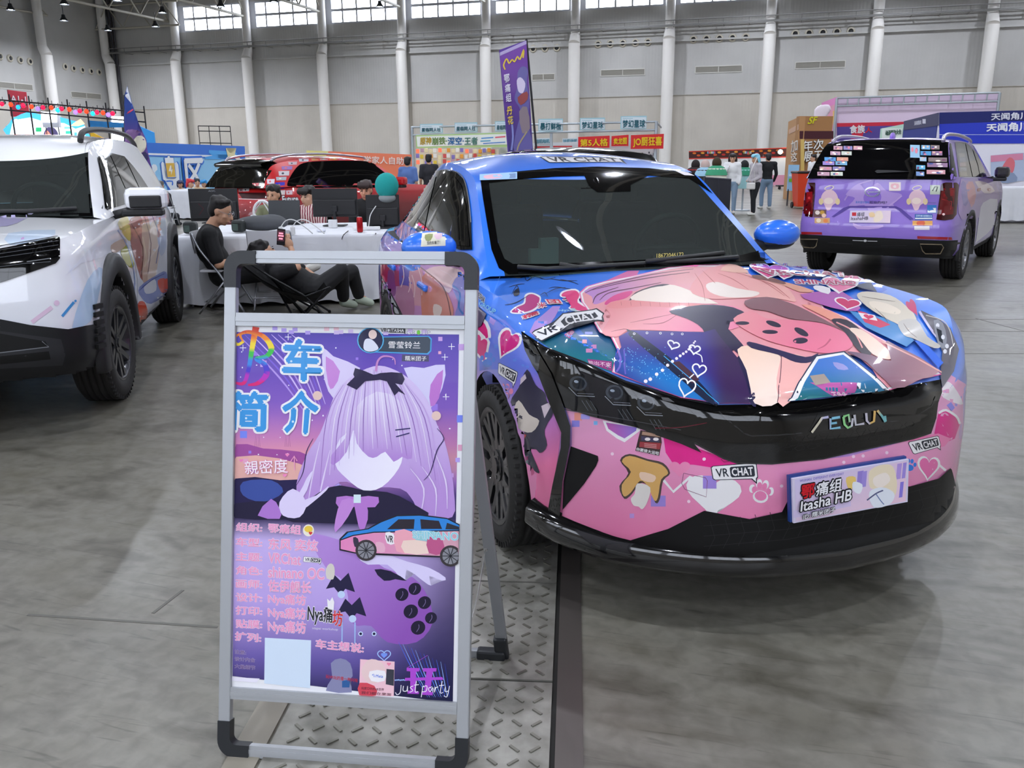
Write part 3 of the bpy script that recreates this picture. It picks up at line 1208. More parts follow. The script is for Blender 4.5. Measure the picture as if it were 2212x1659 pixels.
def paint_mat(name, stops, axis='Z', rough=.3, coat=1., metal=0., detail=None):
 """glossy car paint or wrap film; colour runs along a local axis"""
 m = bpy.data.materials.new(name)
 m.use_nodes = True
 nt = m.node_tree
 b = nt.nodes['Principled BSDF']
 tc = nt.nodes.new('ShaderNodeTexCoord')
 sx = nt.nodes.new('ShaderNodeSeparateXYZ')
 nt.links.new(tc.outputs['Object'], sx.inputs[0])
 mr = nt.nodes.new('ShaderNodeMapRange')
 lo, hi = stops[0][0], stops[-1][0]
 mr.inputs['From Min'].default_value, mr.inputs['From Max'].default_value = lo, hi
 nt.links.new(sx.outputs[axis], mr.inputs['Value'])
 r = nt.nodes.new('ShaderNodeValToRGB')
 while len(r.color_ramp.elements) < len(stops):
  r.color_ramp.elements.new(.5)
 for e, (p, c) in zip(r.color_ramp.elements, stops):
  e.position, e.color = (p - lo) / (hi - lo), lin(c)
 nt.links.new(mr.outputs['Result'], r.inputs[0])
 nt.links.new(r.outputs[0], b.inputs['Base Color'])
 b.inputs['Roughness'].default_value = rough
 b.inputs['Metallic'].default_value = metal
 b.inputs['Coat Weight'].default_value = coat
 b.inputs['Coat Roughness'].default_value = .02
 return m
gloss_black = mat('gloss_black', '#0b0b0d', .1, coat=1.)
satin_black = mat('satin_black_plastic', '#1b1b1d', .5)
cabin_black = mat('cabin_black', '#101113', .8)
dark_glass = mat('dark_tinted_glass', '#07080a', .02, coat=1., spec=.8)
chrome = mat('chrome', '#d8d8da', .12, 1.)
vinyl = vcol_mat('printed_vinyl', .35, 1.)
panel = vcol_mat('gloss_panel', .07, 1.)
matte_print = vcol_mat('matte_print', .5, .15)
# ---------------------------------------------------------------- the blue and pink sedan
sd = thing('sedan', 'blue and pink wrapped sedan with a decorated bonnet and black grille, front and centre', 'car', (.408, 4.7993, 0), -1.279)
sedan_paint = paint_mat('sedan_wrap', [(.2, '#e573ab'), (.45, '#ea86b8'), (.62, '#b88fd6'), (.78, '#6e8fe6'), (.9, '#2f7df0'), (1.6, '#2b78ee')])
SP = dict(
 plan=[(-2.33, 0, 1.03), (-2.29, .4, 1.03), (-2.18, .68, 1.03), (-1.95, .86, 1.02), (-1.5, .925, 1.02), (-.8, .92, 1.0), (0, .91, .985), (.7, .905, .985), (1.2, .91, .985), (1.55, .905, .97),
          (1.80, .86, .955), (1.95, .77, .91), (2.10, .63, .845), (2.22, .45, .80), (2.29, .25, .79), (2.32, 0, .795)],
 zbot=([-2.3, -1.8, -.9, 1.0, 1.7, 2.2], [.30, .24, .20, .20, .22, .23]),
 profile=[(0, .05, 0), (.1, .015, 0), (.3, .0, 0), (.55, .0, 0), (.8, .008, 0), (.93, .03, 0), (1, .075, 0)],
 front_x=2.3, front_dx=([0, .12, .3, .6, .85, 1], [.03, .045, .03, .03, .025, .04]), rear_x=-2.3, rear_dx=([0, .5, 1], [0, .03, 0]),
 arches=[(1.34, .335, .375), (-1.34, .335, .375)],
 zcentre=([-2.3, -1.9, .6, .95, 1.6, 2.0, 2.2, 2.33], [1.05, 1.08, .99, 1.035, .96, .895, .845, .80]),
 cowl_x=.62, deck_x=-1.7, black=lambda x, y, z: x > 1.75 and z < .345,
 roof_rail=[(.70, .74, 1.0), (.50, .71, 1.14), (.28, .672, 1.288), (.06, .64, 1.42), (-.3, .635, 1.485), (-.75, .62, 1.49), (-1.15, .60, 1.42), (-1.5, .60, 1.28), (-1.9, .66, 1.06)],
 roof_mid=[(.97, 0, 1.03), (.68, 0, 1.165), (.35, 0, 1.315), (.02, 0, 1.445), (-.35, 0, 1.53), (-.75, 0, 1.55), (-1.2, 0, 1.475), (-1.6, 0, 1.31), (-2.0, 0, 1.09)],
 belt=[(.72, .80, .985), (.4, .825, .985), (0, .835, .985), (-.5, .84, .99), (-1.0, .835, 1.0), (-1.5, .81, 1.02), (-1.95, .74, 1.03)],
 wind_split=.30, rear_split=.66, roof_p=2.4)
sglass = glass_mat('windscreen_glass', '#9fb0a8', .10)
sp = car_shell(sd, SP, sedan_paint, cabin_black, sglass, dark_glass)
def zz(ox, oy, s):
 return lambda *pts: [(ox + a / s, oy + b / s) for a, b in pts]
zA, zB, zC, zD, zE, zS = zz(1000, 540, 3.607), zz(1500, 540, 3.606), zz(1000, 800, 3.607), zz(1500, 820, 3.614), zz(1100, 560, 4.88), zz(800, 360, 4.607)
ssk = Skin(sd, [sp['body'], sp['hood'], sp['roof'], sp['pillars'], sp['windscreen']])
ssk_l = SideSkin(sd, [sp['body'], sp['pillars'], sp['roof']], 1)
ssk_r = SideSkin(sd, [sp['body'], sp['pillars'], sp['roof']], -1)
BK, WH = '#060607', '#f4f2f4'
# ---- bumper wrap: pink lower face, magenta and white hearts, paws, stickers
w = Print(ssk, .001, .0002, 10)
pinkg = grad('#e9a3cc', '#ee7fae', (1300, 900), (1300, 1160))
w.poly(zC((800, 290), (1000, 345), (1400, 440), (1800, 560), (2020, 690)) + zD((230, 640), (600, 660), (1200, 600), (1750, 450), (1880, 250), (1925, 90), (1960, -60)) + [(2086, 830), (2090, 900), (2070, 980), (2052, 1012)] + zD((1680, 840), (900, 1000), (680, 1030), (430, 1085), (10, 1100)) + zC((1600, 1240), (1300, 1325), (1000, 1255), (765, 1185), (780, 1085), (850, 580), (850, 440)), pinkg)
w.poly(zC((1560, 500), (1700, 560), (2020, 700)) + zD((200, 600), (330, 655), (250, 700), (160, 690)) + zC((1960, 760), (1800, 735), (1640, 730), (1580, 640)), '#e8148c')
w.poly(zC((1090, 390), (1380, 440), (1380, 470), (1260, 560), (1200, 530), (1120, 470)), WH)
w.poly(zC((1115, 405), (1355, 445), (1350, 470), (1260, 530), (1210, 505), (1135, 455)), grad('#c94d9e', '#8a7ad8', (1300, 940), (1375, 920)))
w.line(zC((1560, 850), (1640, 945), (1770, 830), (1880, 880)), 6, WH)
w.heart(*zC((1690, 760))[0], 46, 34, '#f08cb8')
w.heart(*zC((1950, 960))[0], 120, 92, WH, .12)
w.rect(*zC((1465, 975))[0], *zC((1580, 1060))[0], '#9f86d8')
for a, b, c, d, col in ((870, 330, 930, 390, '#f09a8c'), (850, 390, 910, 440, '#8f86e0'), (920, 340, 990, 380, '#a9a0ec'), (1020, 395, 1050, 425, '#7cb8f0'), (1870, 820, 1975, 920, '#a58ae0'), (1300, 1115, 1335, 1150, '#c79ae0')):
 w.rect(*zC((a, b))[0], *zC((c, d))[0], col)
w.line(zC((1720, 800), (1890, 835), (1905, 860), (1895, 985), (1730, 925), (1705, 880), (1720, 800)), 1.2, '#8a4a70')
w.paw(*zD((520, 880))[0], 27, WH, .15)
w.paw(*zD((520, 880))[0], 21, '#ec82b4', .15)
w.paw(*zD((1680, 670))[0], 14, '#2b7de0', .1)
w.heart(*zD((1825, 680))[0], 50, 56, WH, .1)
w.heart(*zD((1825, 680))[0], 40, 46, '#ec6fae', .1)
w.line(zD((1900, 660), (1960, 710)), 5, WH)
w.poly(zD((1900, 270), (1960, 245), (2050, 300), (2068, 350), (2030, 460), (1940, 500), (1870, 420)), '#e4168c')
w.line(zD((1905, 262), (1960, 238), (2040, 285), (2070, 345)), 5, WH, 3)
w.poly(zD((1925, 120), (1960, 20), (2020, 50), (2095, 190), (2000, 170)), '#f0e8ee', 3)
w.poly(zD((1965, 200), (2000, 175), (2030, 220), (2005, 245)), '#8f8ae6')
w.poly(zD((1655, 470), (1700, 455), (1900, 420), (2000, 460), (1950, 520), (1750, 560)), '#f07fb4')
# tan and white sticker blob, red lorry sticker
w.poly(zC((1225, 700), (1300, 650), (1440, 690), (1560, 720), (1615, 800), (1560, 860), (1535, 1000), (1500, 1030), (1440, 900), (1380, 880), (1320, 960), (1260, 1000), (1220, 900), (1290, 800)), '#4a3a34', 3)
w.poly(zC((1240, 710), (1300, 665), (1440, 705), (1550, 735), (1600, 800), (1545, 850), (1520, 990), (1490, 1010), (1440, 900), (1380, 860), (1310, 950), (1255, 980), (1240, 890), (1310, 790)), '#dcab62', 3)
w.poly(zC((1360, 880), (1460, 910), (1440, 1020), (1400, 1080), (1370, 1060), (1330, 1050), (1310, 1000), (1340, 960)), '#e9e2dc', 3)
w.poly(zC((1385, 790), (1500, 820), (1480, 870), (1390, 850)), '#f2d0b4', 3)
w.poly(zC((1385, 465), (1540, 490), (1550, 560), (1530, 665), (1345, 625), (1370, 520)), '#3a2326')
w.poly(zC((1400, 475), (1530, 495), (1540, 520), (1395, 500)), '#b58f78')
w.poly(zC((1390, 510), (1535, 530), (1530, 560), (1390, 545)), '#3b3656')
for a in (1440, 1505):
 w.ell(*zC((a, 535))[0], 6, 3.5, '#f0e6e6')
w.poly(zC((1380, 555), (1545, 565), (1535, 615), (1375, 595)), '#9a2f38')
for k in range(3):
 w.line(zC((1415, 570 + 12 * k), (1510, 580 + 12 * k)), 1.2, '#e0a0a0')
w.text('你要接大运啦', zC((1355, 598), (1530, 632), (1527, 660), (1350, 622)), WH, .01)
def vrchat(p, quad, dark='#1b2230'):
 TL, TR, BR, BL = [vec2(q) for q in quad]
 L = lambda u, v: ((TL.lerp(TR, u)).lerp(BL.lerp(BR, u), v))[:]
 p.poly([L(-.02, .06), L(.03, -.05), L(.97, -.05), L(1.02, .06), L(1.02, .94), L(.99, 1.05), L(.98, 1.40), L(.86, 1.05), L(.03, 1.05), L(-.02, .94)], dark)
 p.poly([L(0, .1), L(.04, 0), L(.96, 0), L(1, .1), L(1, .9), L(.965, 1.0), L(.96, 1.24), L(.88, 1.0), L(.04, 1), L(0, .9)], WH)
 p.poly([L(.40, .22), L(.43, .12), L(.93, .12), L(.955, .22), L(.955, .78), L(.93, .88), L(.43, .88), L(.40, .78)], dark)
 p.text('VR', [L(.08, .2), L(.36, .2), L(.36, .8), L(.08, .8)], dark, .015)
 p.text('CHAT', [L(.44, .24), L(.915, .24), L(.915, .76), L(.44, .76)], WH, .03)
vrchat(w, zD((133, 678), (478, 652), (490, 768), (150, 780)))
vrchat(w, zD((1667, 490), (1900, 440), (1918, 520), (1710, 580)))
for a, b in ((75, 620), (680, 830), (1240, 600), (1315, 595), (1500, 570), (1165, 645)):
 x, y = zD((a, b))[0]
 w.ell(x, y, 3.5, 3.5, '#fbd9ea')
for a, b in ((1165, 650), (1880, 690), (1760, 1020)):
 w.ell(*zC((a, b))[0], 3.5, 3.5, '#fbd9ea')
for a, b in ((1800, 240), (1960, 200), (1130, 1170)):
 pass
w.build('bumper_wrap', sd, vinyl)
# ---- right front wing and doors wrap (viewed along the flank)
w = Print(ssk, .001)
w.poly([(1036, 700), (1062, 690), (1090, 690), (1133, 735), (1140, 760), (1170, 800), (1205, 880), (1213, 930), (1206, 985), (1180, 1140), (1120, 1130), (1105, 1040), (1075, 880), (1036, 800)], grad('#6a7fe8', '#ec76a6', (1100, 800), (1165, 1010)))
w.poly(zC((463, 900), (560, 1030), (640, 1170), (690, 1310), (480, 1190), (470, 1100)), '#2b78e0')
w.heart(*zA((120, 690))[0], 62, 110, WH, -.25)
w.heart(*zA((120, 690))[0], 48, 96, '#e2187e', -.25)
w.heart(*zA((355, 720))[0], 52, 72, WH, .45)
w.heart(*zA((355, 720))[0], 42, 60, '#dc1c86', .45)
w.paw(*zA((195, 860))[0], 17, '#4a86ea', .15)
w.paw(*zA((325, 1110))[0], 19, '#f08ab0', .1)
vrchat(w, zA((282, 880), (430, 955), (405, 1045), (278, 960)))
w.poly(zA((505, 930), (570, 1050), (640, 1110), (660, 1180), (715, 1250), (640, 1400), (660, 1520), (600, 1580), (520, 1480), (430, 1560), (400, 1400), (370, 1200), (440, 1070)), '#2e2b45', 3)
w.poly(zC((400, 430), (520, 540), (530, 620), (600, 790), (560, 780), (520, 700), (510, 840), (440, 760), (390, 540)), '#26233a', 3)
w.poly(zA((440, 1170), (520, 1280), (600, 1330), (540, 1420), (440, 1390), (400, 1270)), '#ded2c8', 3)
w.poly(zA((455, 1000), (490, 965), (500, 1000), (450, 1050)), '#d9c8d4')
w.poly(zA((615, 1215), (670, 1190), (690, 1215), (640, 1310)), '#d9c8d4')
w.poly(zA((420, 1410), (500, 1440), (480, 1480), (425, 1470)), '#c2242e')
w.poly(zC((465, 780), (480, 760), (545, 990), (500, 980)), '#2a2740', 2)
w.text('ITASHA', zA((110, 310), (180, 380), (165, 415), (105, 350)), '#22252e', .02, edge=WH, edge_w=.07)
w.text('GROUP', zA((140, 400), (265, 470), (250, 505), (130, 430)), '#8fd8f0', .01)
w.poly(zA((105, 425), (190, 500), (150, 590), (105, 620)), '#574a66')
w.poly(zA((215, 520), (260, 550), (240, 590), (205, 560)), '#a78ae6')
w.build('wing_wrap', sd, vinyl)
w = Print(ssk, .003, cell=6)
w.maxedge = .6
w.poly([(812, 480), (850, 450), (880, 490), (915, 512), (1010, 560), (1036, 700), (1010, 700), (815, 700), (808, 560)], grad('#8f9be0', '#c88ac0', (820, 470), (900, 620)))
for k, (x, y) in enumerate(zS((110, 540), (175, 560), (250, 620), (320, 660), (390, 700))):
 w.line([(x - 5, y + 22), (x + 2, y - 16), (x + 8, y + 20), (x + 16, y - 12)], 9, '#3f7fe0')
 w.line([(x - 5, y + 22), (x + 2, y - 16), (x + 8, y + 20), (x + 16, y - 12)], 6, '#ee9cb0')
 w.line([(x - 5, y + 22), (x + 2, y - 16), (x + 8, y + 20), (x + 16, y - 12)], 1.2, '#f6dfe6')
for (a, b, c, d, col) in ((110, 940, 180, 1120, '#b81f5a'), (180, 1040, 240, 1260, '#8a3a86'), (250, 940, 310, 1160, '#b03a6a'), (300, 960, 400, 1220, '#6a5ab8'), (400, 1000, 520, 1350, '#d79aa8'), (520, 1100, 640, 1480, '#d8826e'), (270, 1200, 420, 1480, '#b87a9c'), (360, 930, 480, 1010, '#2f7de6')):
 w.poly(zS((a, b), (c, b + 20), (c + 20, d), ((a + c) / 2, d + 30), (a, d)), col, 3)
w.poly(zS((550, 1060), (640, 1000), (800, 1000), (935, 1060), (850, 1150), (790, 1260), (700, 1180)), '#ecc6c8', 3)
w.poly(zS((560, 1080), (700, 1180), (790, 1290), (830, 1480), (600, 1480), (590, 1300), (540, 1160)), '#d6877a', 3)
w.line(zS((500, 1000), (700, 1160), (770, 1290), (810, 1480)), 2.5, '#7a4a48', 3)
w.poly(zS((820, 1180), (935, 1080), (935, 1480), (850, 1480), (880, 1350)), '#8a86c8', 3)
w.line(zS((830, 1190), (900, 1260), (890, 1400), (935, 1470)), 4, '#2f6fb8', 3)
w.poly(zS((640, 1370), (720, 1400), (700, 1480), (640, 1480)), '#f3dcd4', 3)
for a, b, c, d in ((420, 1080, 440, 1300), (480, 1000, 520, 1280), (330, 1000, 310, 1200), (390, 1100, 385, 1250), (700, 1030, 830, 1120), (880, 1020, 800, 1160)):
 w.line(zS((a, b), ((a + c) / 2 + 20, (b + d) / 2), (c, d)), 1.8, '#f0d2d6', 3)
w.poly(zS((110, 1075), (270, 1360), (330, 1480), (130, 1480), (105, 1250)), '#23262f')
w.poly(zS((118, 1110), (258, 1365), (300, 1480), (150, 1480), (125, 1300)), '#c9cdd2')
w.text('VR', zS((135, 1190), (215, 1300), (225, 1480), (150, 1480)), '#23262f', .02)
w.text('C', zS((225, 1340), (285, 1420), (300, 1480), (232, 1480)), '#23262f', .03)
w.build('door_wrap', sd, vinyl)
# ---- bonnet wrap
w = Print(ssk, .001, .00015, 7)
w.maxedge = .35
w.poly(zA((560, 690), (700, 560), (820, 480), (1090, 480), (1200, 700), (1170, 960), (950, 880), (700, 780)), grad('#157a86', '#2a2f86', (1290, 790), (1310, 680)))
w.poly(zA((520, 640), (560, 560), (700, 440), (760, 440), (720, 520), (590, 700)), '#b690dc')
w.poly(zA((870, 640), (900, 610), (1070, 800), (1040, 800)), '#1f62b8')
for a, b, c, d, col in ((950, 640, 1010, 660, '#8f9ae8'), (960, 770, 1010, 800, '#d089b8'), (930, 700, 965, 730, '#e8a6b0'), (1000, 740, 1040, 770, '#c07ab0')):
 w.rect(*zA((a, b))[0], *zA((c, d))[0], col)
w.poly(zA((970, 850), (1160, 870), (1160, 945), (980, 885)), '#9a3a80')
w.text('能出不来', zA((975, 862), (1155, 880), (1150, 922), (985, 885)), '#f2cfe0', .01)
w.poly(zA((790, 660), (850, 620), (870, 640), (830, 690)), '#b85a90')
w.text('不色', zA((795, 655), (855, 628), (865, 645), (810, 690)), '#f2cfe0', .01)
# hearts and owner's lettering at the left rear of the bonnet
w.poly(zE((10, 555), (70, 500), (150, 460), (165, 380), (230, 355), (310, 380), (335, 420), (300, 520), (200, 570), (60, 578)), WH, 4)
w.poly(zE((30, 550), (90, 505), (165, 470), (180, 395), (235, 370), (300, 395), (320, 425), (285, 505), (190, 555), (70, 565)), '#c22a80', 4)
for t, q in (('糯', ((140, 600), (290, 555), (310, 590), (160, 640))), ('米', ((295, 470), (380, 460), (395, 510), (310, 530))), ('团', ((390, 440), (520, 440), (550, 480), (420, 485))), ('子', ((560, 420), (670, 405), (690, 460), (580, 470)))):
 w.text(t, zE(*q), '#e0335a', .02, edge=WH, edge_w=.09)
w.poly(zE((540, 420), (560, 360), (700, 335), (760, 400), (740, 470), (900, 560), (760, 590), (620, 540), (700, 500), (680, 440)), WH, 3)
w.poly(zE((555, 415), (580, 370), (690, 350), (740, 400), (720, 480), (850, 560), (760, 570), (640, 535), (710, 490), (690, 430)), '#e8337e', 3)
# pink streak of the large motif, white keyline, drop shapes
w.poly(zE((930, 270), (1250, 125), (1370, 122), (1330, 200), (1100, 260), (960, 300)), '#e06aa8')
key = zA((905, 350), (960, 300), (1100, 260), (1400, 200), (1600, 150), (1800, 130), (2000, 130)) + zB((180, 125), (300, 130), (380, 170), (470, 230), (700, 270), (930, 340), (870, 440), (1010, 470), (1180, 540), (1330, 640), (1600, 790), (1850, 930), (1910, 980), (1700, 1040), (1480, 1100), (1400, 960), (1290, 860), (1150, 820), (940, 850), (720, 1190), (440, 1205), (190, 1205)) + zA((1700, 1160), (1500, 1090), (1165, 960), (1200, 800), (1150, 700), (1060, 660), (1140, 520), (1100, 470), (960, 475), (920, 420))
w.poly(key, '#f46fae')
kc = [sum(p[0] for p in key) / len(key), sum(p[1] for p in key) / len(key)]
w.poly([(kc[0] + (p[0] - kc[0]) * .992, kc[1] + (p[1] - kc[1]) * .988) for p in key], WH)
w.poly([(kc[0] + (p[0] - kc[0]) * .980, kc[1] + (p[1] - kc[1]) * .968) for p in key], '#f0a0a8')
# hair-like sweep
w.poly(zE((790, 360), (1000, 290), (1500, 165), (1950, 105), (1950, 260), (1700, 290), (1420, 320), (1330, 360), (1200, 370), (1000, 470), (890, 500), (870, 420)), grad('#c08ad0', '#f0a2a6', (1280, 660), (1460, 600)), 3)
for p in (((800, 380), (1000, 300), (1500, 185), (1940, 125)), ((870, 350), (1200, 270), (1600, 200), (1900, 160)), ((950, 460), (1050, 380), (1300, 330), (1600, 270)), ((880, 490), (930, 400), (1150, 320))):
 w.line(zE(*p), [1, 2.2, 1], '#6a3a50', 4)
w.poly(zE((1010, 480), (1100, 410), (1220, 370), (1300, 365), (1240, 430), (1120, 470), (1020, 510)), '#e2408e', 3)
# pale shoulder shape with dark lace edge
w.poly(zE((1260, 470), (1330, 375), (1560, 295), (1720, 300), (1952, 400), (1952, 485), (1700, 480), (1290, 455)), '#3c2a3e', 3)
w.poly(zE((1290, 455), (1360, 375), (1560, 315), (1720, 325), (1960, 410), (2100, 470), (1952, 490), (1700, 475)), '#fbe9da', 3)
w.poly(zA((1330, 420), (1560, 300), (1700, 310), (1960, 425), (1940, 440), (1600, 430)), '#fbe9da', 3)
# pink top
w.poly(zA((1110, 470), (1200, 415), (1500, 430), (1900, 440), (2160, 480), (2160, 620), (1870, 660), (1500, 650), (1290, 650), (1200, 700), (1080, 670), (1150, 540)), grad('#f0959c', '#f78fae', (1400, 660), (1480, 720)), 3)
w.poly(zA((1120, 465), (1220, 412), (1550, 430), (1900, 445), (1880, 480), (1600, 470), (1240, 455), (1200, 480)), '#ee8c90', 2)
for k in range(8):
 x = 1230 + k * 75
 w.line(zA((x, 425 + k), (x + 5, 455 + k * 2)), .8, '#b05a60')
for p in (((1300, 590), (1450, 560), (1640, 520)), ((1400, 600), (1560, 590), (1700, 500)), ((1150, 660), (1250, 640), (1290, 650))):
 w.line(zA(*p), [.5, 1.5, .5], '#a04a58', 4)
# head-like rosy mass (no features), ears as plain peaks
w.poly(zA((1880, 180), (2000, 140), (2100, 130), (2164, 180)) + zB((200, 175), (330, 180), (500, 240), (700, 300), (790, 420), (700, 410), (560, 390), (300, 400), (100, 400), (-40, 330)), grad('#f39a9c', '#f8b4ac', (1560, 590), (1640, 660)), 3)
w.poly(zB((90, 290), (180, 270), (330, 320), (500, 350), (450, 385), (250, 390), (120, 350)), '#fbeadf', 3)
for p in (((0, 200), (60, 300), (80, 420)), ((180, 200), (300, 250), (420, 330)), ((300, 190), (520, 260), (700, 380)), ((420, 230), (600, 290), (740, 400)), ((60, 180), (130, 250), (160, 280))):
 w.line(zB(*p), [.6, 1.8, .6], '#c0605e', 4)
w.poly(zB((200, 180), (270, 130), (360, 150), (420, 200)), '#f6b9a4', 2)
w.poly(zB((560, 260), (700, 270), (930, 340), (820, 350), (700, 300)), '#e9a58c', 2)
w.poly(zB((450, 215), (560, 225), (700, 270), (690, 290), (560, 260), (460, 240)), '#7a3f36', 2)
# dark bow
w.poly(zA((1700, 510), (1860, 450), (2000, 470), (2164, 500), (2164, 560), (2000, 600), (1900, 620), (1760, 560)), '#2d2348', 3)
w.poly(zB((-200, 500), (60, 450), (300, 470), (440, 550), (330, 560), (200, 510), (120, 510), (260, 640), (400, 800), (410, 890), (300, 800), (200, 700), (240, 880), (220, 940), (120, 800), (60, 640), (-60, 560)), '#2a2146', 3)
# deep blue skirt with glitter fade and lace
w.poly(zA((1210, 700), (1300, 650), (1500, 655), (1870, 665), (1960, 640), (2000, 700), (2164, 900)) + zB((100, 700), (240, 800), (330, 860), (400, 960), (440, 1100), (435, 1205), (180, 1205)) + zA((1680, 1150), (1400, 1050), (1190, 960), (1180, 850), (1230, 780)), lambda x, y: tuple(Vector(lin('#37298c')[:3]).lerp(Vector(lin('#1f78c4')[:3]), sstep(.0, 1., 1 - abs((x - 1395) * .62 + (y - 790) * -.9) / 75) * sstep(740, 830, y)).lerp(Vector(lin('#3c2448')[:3]), sstep(1500, 1570, x) * .9)))
w.poly(zA((1290, 690), (1350, 670), (1840, 1050), (1960, 1200), (1890, 1190), (1600, 950)), '#16203e', 2)
w.poly(zA((1620, 900), (1680, 890), (1840, 1030), (1780, 1060)), '#4a2c3c')
w.line(zA((1560, 850), (1990, 1210)), 1.5, '#3aa4e0')
w.line(zA((1200, 790), (1230, 900), (1200, 960)), 4, '#7a6ac8', 3)
w.line(zA((1250, 800), (1260, 900), (1270, 980)), 3, '#6a62c0', 3)
rg = random.Random(3)
for k in range(150):
 t, d = rg.random(), rg.gauss(0, 16)
 x, y = 1345 + 125 * t + d * .6, 765 + 95 * t - d
 if y < 752 + (x - 1190) * .31:
  w.ell(x, y, .9, .9, '#7fd0f6', n=5)
for k, (a, b) in enumerate(((1330, 678), (1430, 672), (1535, 674), (1625, 680), (1705, 680))):
 w.ell(*zA((a, b))[0], 2.8, 2.6, WH, n=10)
 w.ell(*zA((a, b))[0], 1.6, 1.5, '#30287a', n=8)
beads = zA((1425, 1035), (1460, 1020), (1505, 990), (1550, 960), (1590, 922), (1628, 892), (1660, 870), (1688, 850), (1712, 833), (1735, 818), (1755, 800), (1770, 785), (1785, 768), (1795, 750), (1805, 738))
for k, (x, y) in enumerate(beads):
 r = 4.2 - 2.2 * k / len(beads)
 w.ell(x, y, r, r * .95, '#f2e9ee', n=10)
for (a, b, ww, hh, rot) in ((1635, 765, 26, 18, .35), (1800, 800, 24, 20, .2), (1835, 958, 30, 28, .2), (1740, 1085, 36, 38, .25)):
 w.heart(*zA((a, b))[0], ww, hh, WH, rot, 3.2)
w.line(zA((1805, 830), (1850, 850), (1860, 900)), 2.2, WH, 3)
w.line(zA((1795, 990), (1760, 1020)), 2.5, WH)
w.poly(zB((330, 860), (400, 900), (480, 1205), (440, 1205), (400, 1050)), '#241f46', 3)
# legs, cushion with ovals, sleeve, hand, stocking
w.poly(zB((330, 800), (480, 770), (660, 850), (670, 1000), (640, 1200), (470, 1205), (400, 960)), grad('#fbd7c0', '#fbe2d4', (1600, 780), (1660, 870)), 3)
w.poly(zB((670, 850), (900, 870), (900, 930), (740, 1190), (640, 1200)), '#f6b7b0', 2)
w.line(zB((672, 850), (665, 1000), (635, 1200)), 1.6, '#5a2f40', 3)
w.poly(zB((420, 740), (640, 800), (860, 860), (960, 830), (900, 900), (780, 900), (640, 840), (440, 790)), '#2d2450', 3)
w.poly(zB((300, 560), (440, 500), (560, 560), (760, 570), (1000, 600), (1180, 680), (1225, 760), (1170, 810), (1000, 830), (780, 790), (560, 730), (380, 640)), grad('#f59aa2', '#f27f9c', (1600, 690), (1720, 760)), 3)
for a, b, rx, ry, rot in ((370, 596, 15, 4, .0), (612, 602, 17, 5.5, .32), (585, 665, 17, 4.5, .03), (828, 665, 17, 6.5, .5), (820, 733, 16, 6.5, -.05)):
 w.ell(*zB((a, b))[0], rx, ry, '#2a1d3c', rot)
w.line(zB((1055, 720), (1010, 770), (950, 800)), [4, 3, 1], '#c95a78', 4)
w.poly(zB((390, 420), (560, 390), (720, 430), (880, 500), (1150, 650), (980, 590), (740, 560), (560, 500), (430, 480)), '#8c5f68', 3)
w.poly(zB((830, 450), (1000, 480), (1170, 560), (1290, 680), (1180, 640), (1000, 540)), '#f4a08c', 3)
w.poly(zB((1060, 570), (1180, 570), (1300, 660), (1370, 780), (1350, 860), (1260, 800), (1160, 660)), '#2c2036', 3)
w.line(zB((1100, 590), (1230, 660), (1300, 790)), 3, '#ef9c9c', 4)
w.poly(zB((1200, 640), (1300, 650), (1450, 760), (1520, 840), (1500, 880), (1380, 840), (1280, 720)), '#fbdcc8', 3)
w.poly(zB((1170, 815), (1380, 850), (1520, 890), (1480, 740), (1560, 770), (1890, 960), (1700, 1040), (1520, 1080), (1330, 900)), grad('#6f4a68', '#b98a92', (1850, 770), (2020, 810)), 2)
w.line(zB((1450, 740), (1700, 860), (1900, 970)), 3, '#f0b0a8')
# house-shaped picture near the emblem
w.poly(zB((710, 1195), (940, 848), (1160, 815), (1240, 880), (1500, 1095), (1330, 1130)), '#26324e')
w.poly(zB((722, 1192), (945, 860), (1155, 826), (1230, 885), (1490, 1093), (1330, 1125)), WH)
w.poly(zB((770, 1188), (960, 880), (1150, 845), (1210, 890), (1455, 1095), (1200, 1140)), grad('#3f79cc', '#13737c', (1770, 800), (1770, 860)))
w.poly(zB((890, 1060), (1250, 1060), (1200, 1140), (1110, 1155)), '#c05aa4')
w.poly(zB((890, 1010), (1000, 995), (1050, 1060), (930, 1078)), '#a8988c')
w.text('不色色', zB((1040, 1105), (1160, 1100), (1170, 1145), (1075, 1150)), '#f8dcea', .01)
w.poly(zB((1070, 905), (1150, 920), (1190, 960), (1110, 960)), '#9c9ad6', 2)
# right side of the bonnet: lettering hearts, envelope, cream swirl, shards
w.poly(zB((690, 120), (860, 70), (1250, 190), (1500, 330), (1450, 360), (1390, 290), (1000, 230), (750, 200)), '#3a6ee0')
w.poly(zB((1230, 300), (1370, 270), (1420, 350), (1300, 320)), '#2a3250')
w.poly(zB((820, 370), (1150, 350), (1290, 480), (1180, 500), (950, 440)), '#b45ab0', 2)
w.poly(zB((1200, 500), (1500, 560), (1620, 640), (1700, 730), (1640, 780), (1330, 630)), '#2f86c8')
w.poly(zB((1700, 730), (1780, 740), (1920, 900), (1880, 940)), '#2f6ee8')
for cx, cy, ww, hh in ((580, 175, 88, 36), (1240, 230, 70, 32), (700, 215, 40, 20)):
 w.heart(*zB((cx, cy))[0], ww, hh, WH, .12)
 w.heart(*zB((cx, cy))[0], ww - 6, hh - 6, '#e03a86', .12)
w.heart(*zB((1130, 290))[0], 80, 38, WH, .1)
w.heart(*zB((1130, 290))[0], 72, 31, '#f07aa8', .1)
w.poly(zB((940, 300), (1050, 320), (1040, 370), (930, 330)), '#f2ecf0', 2)
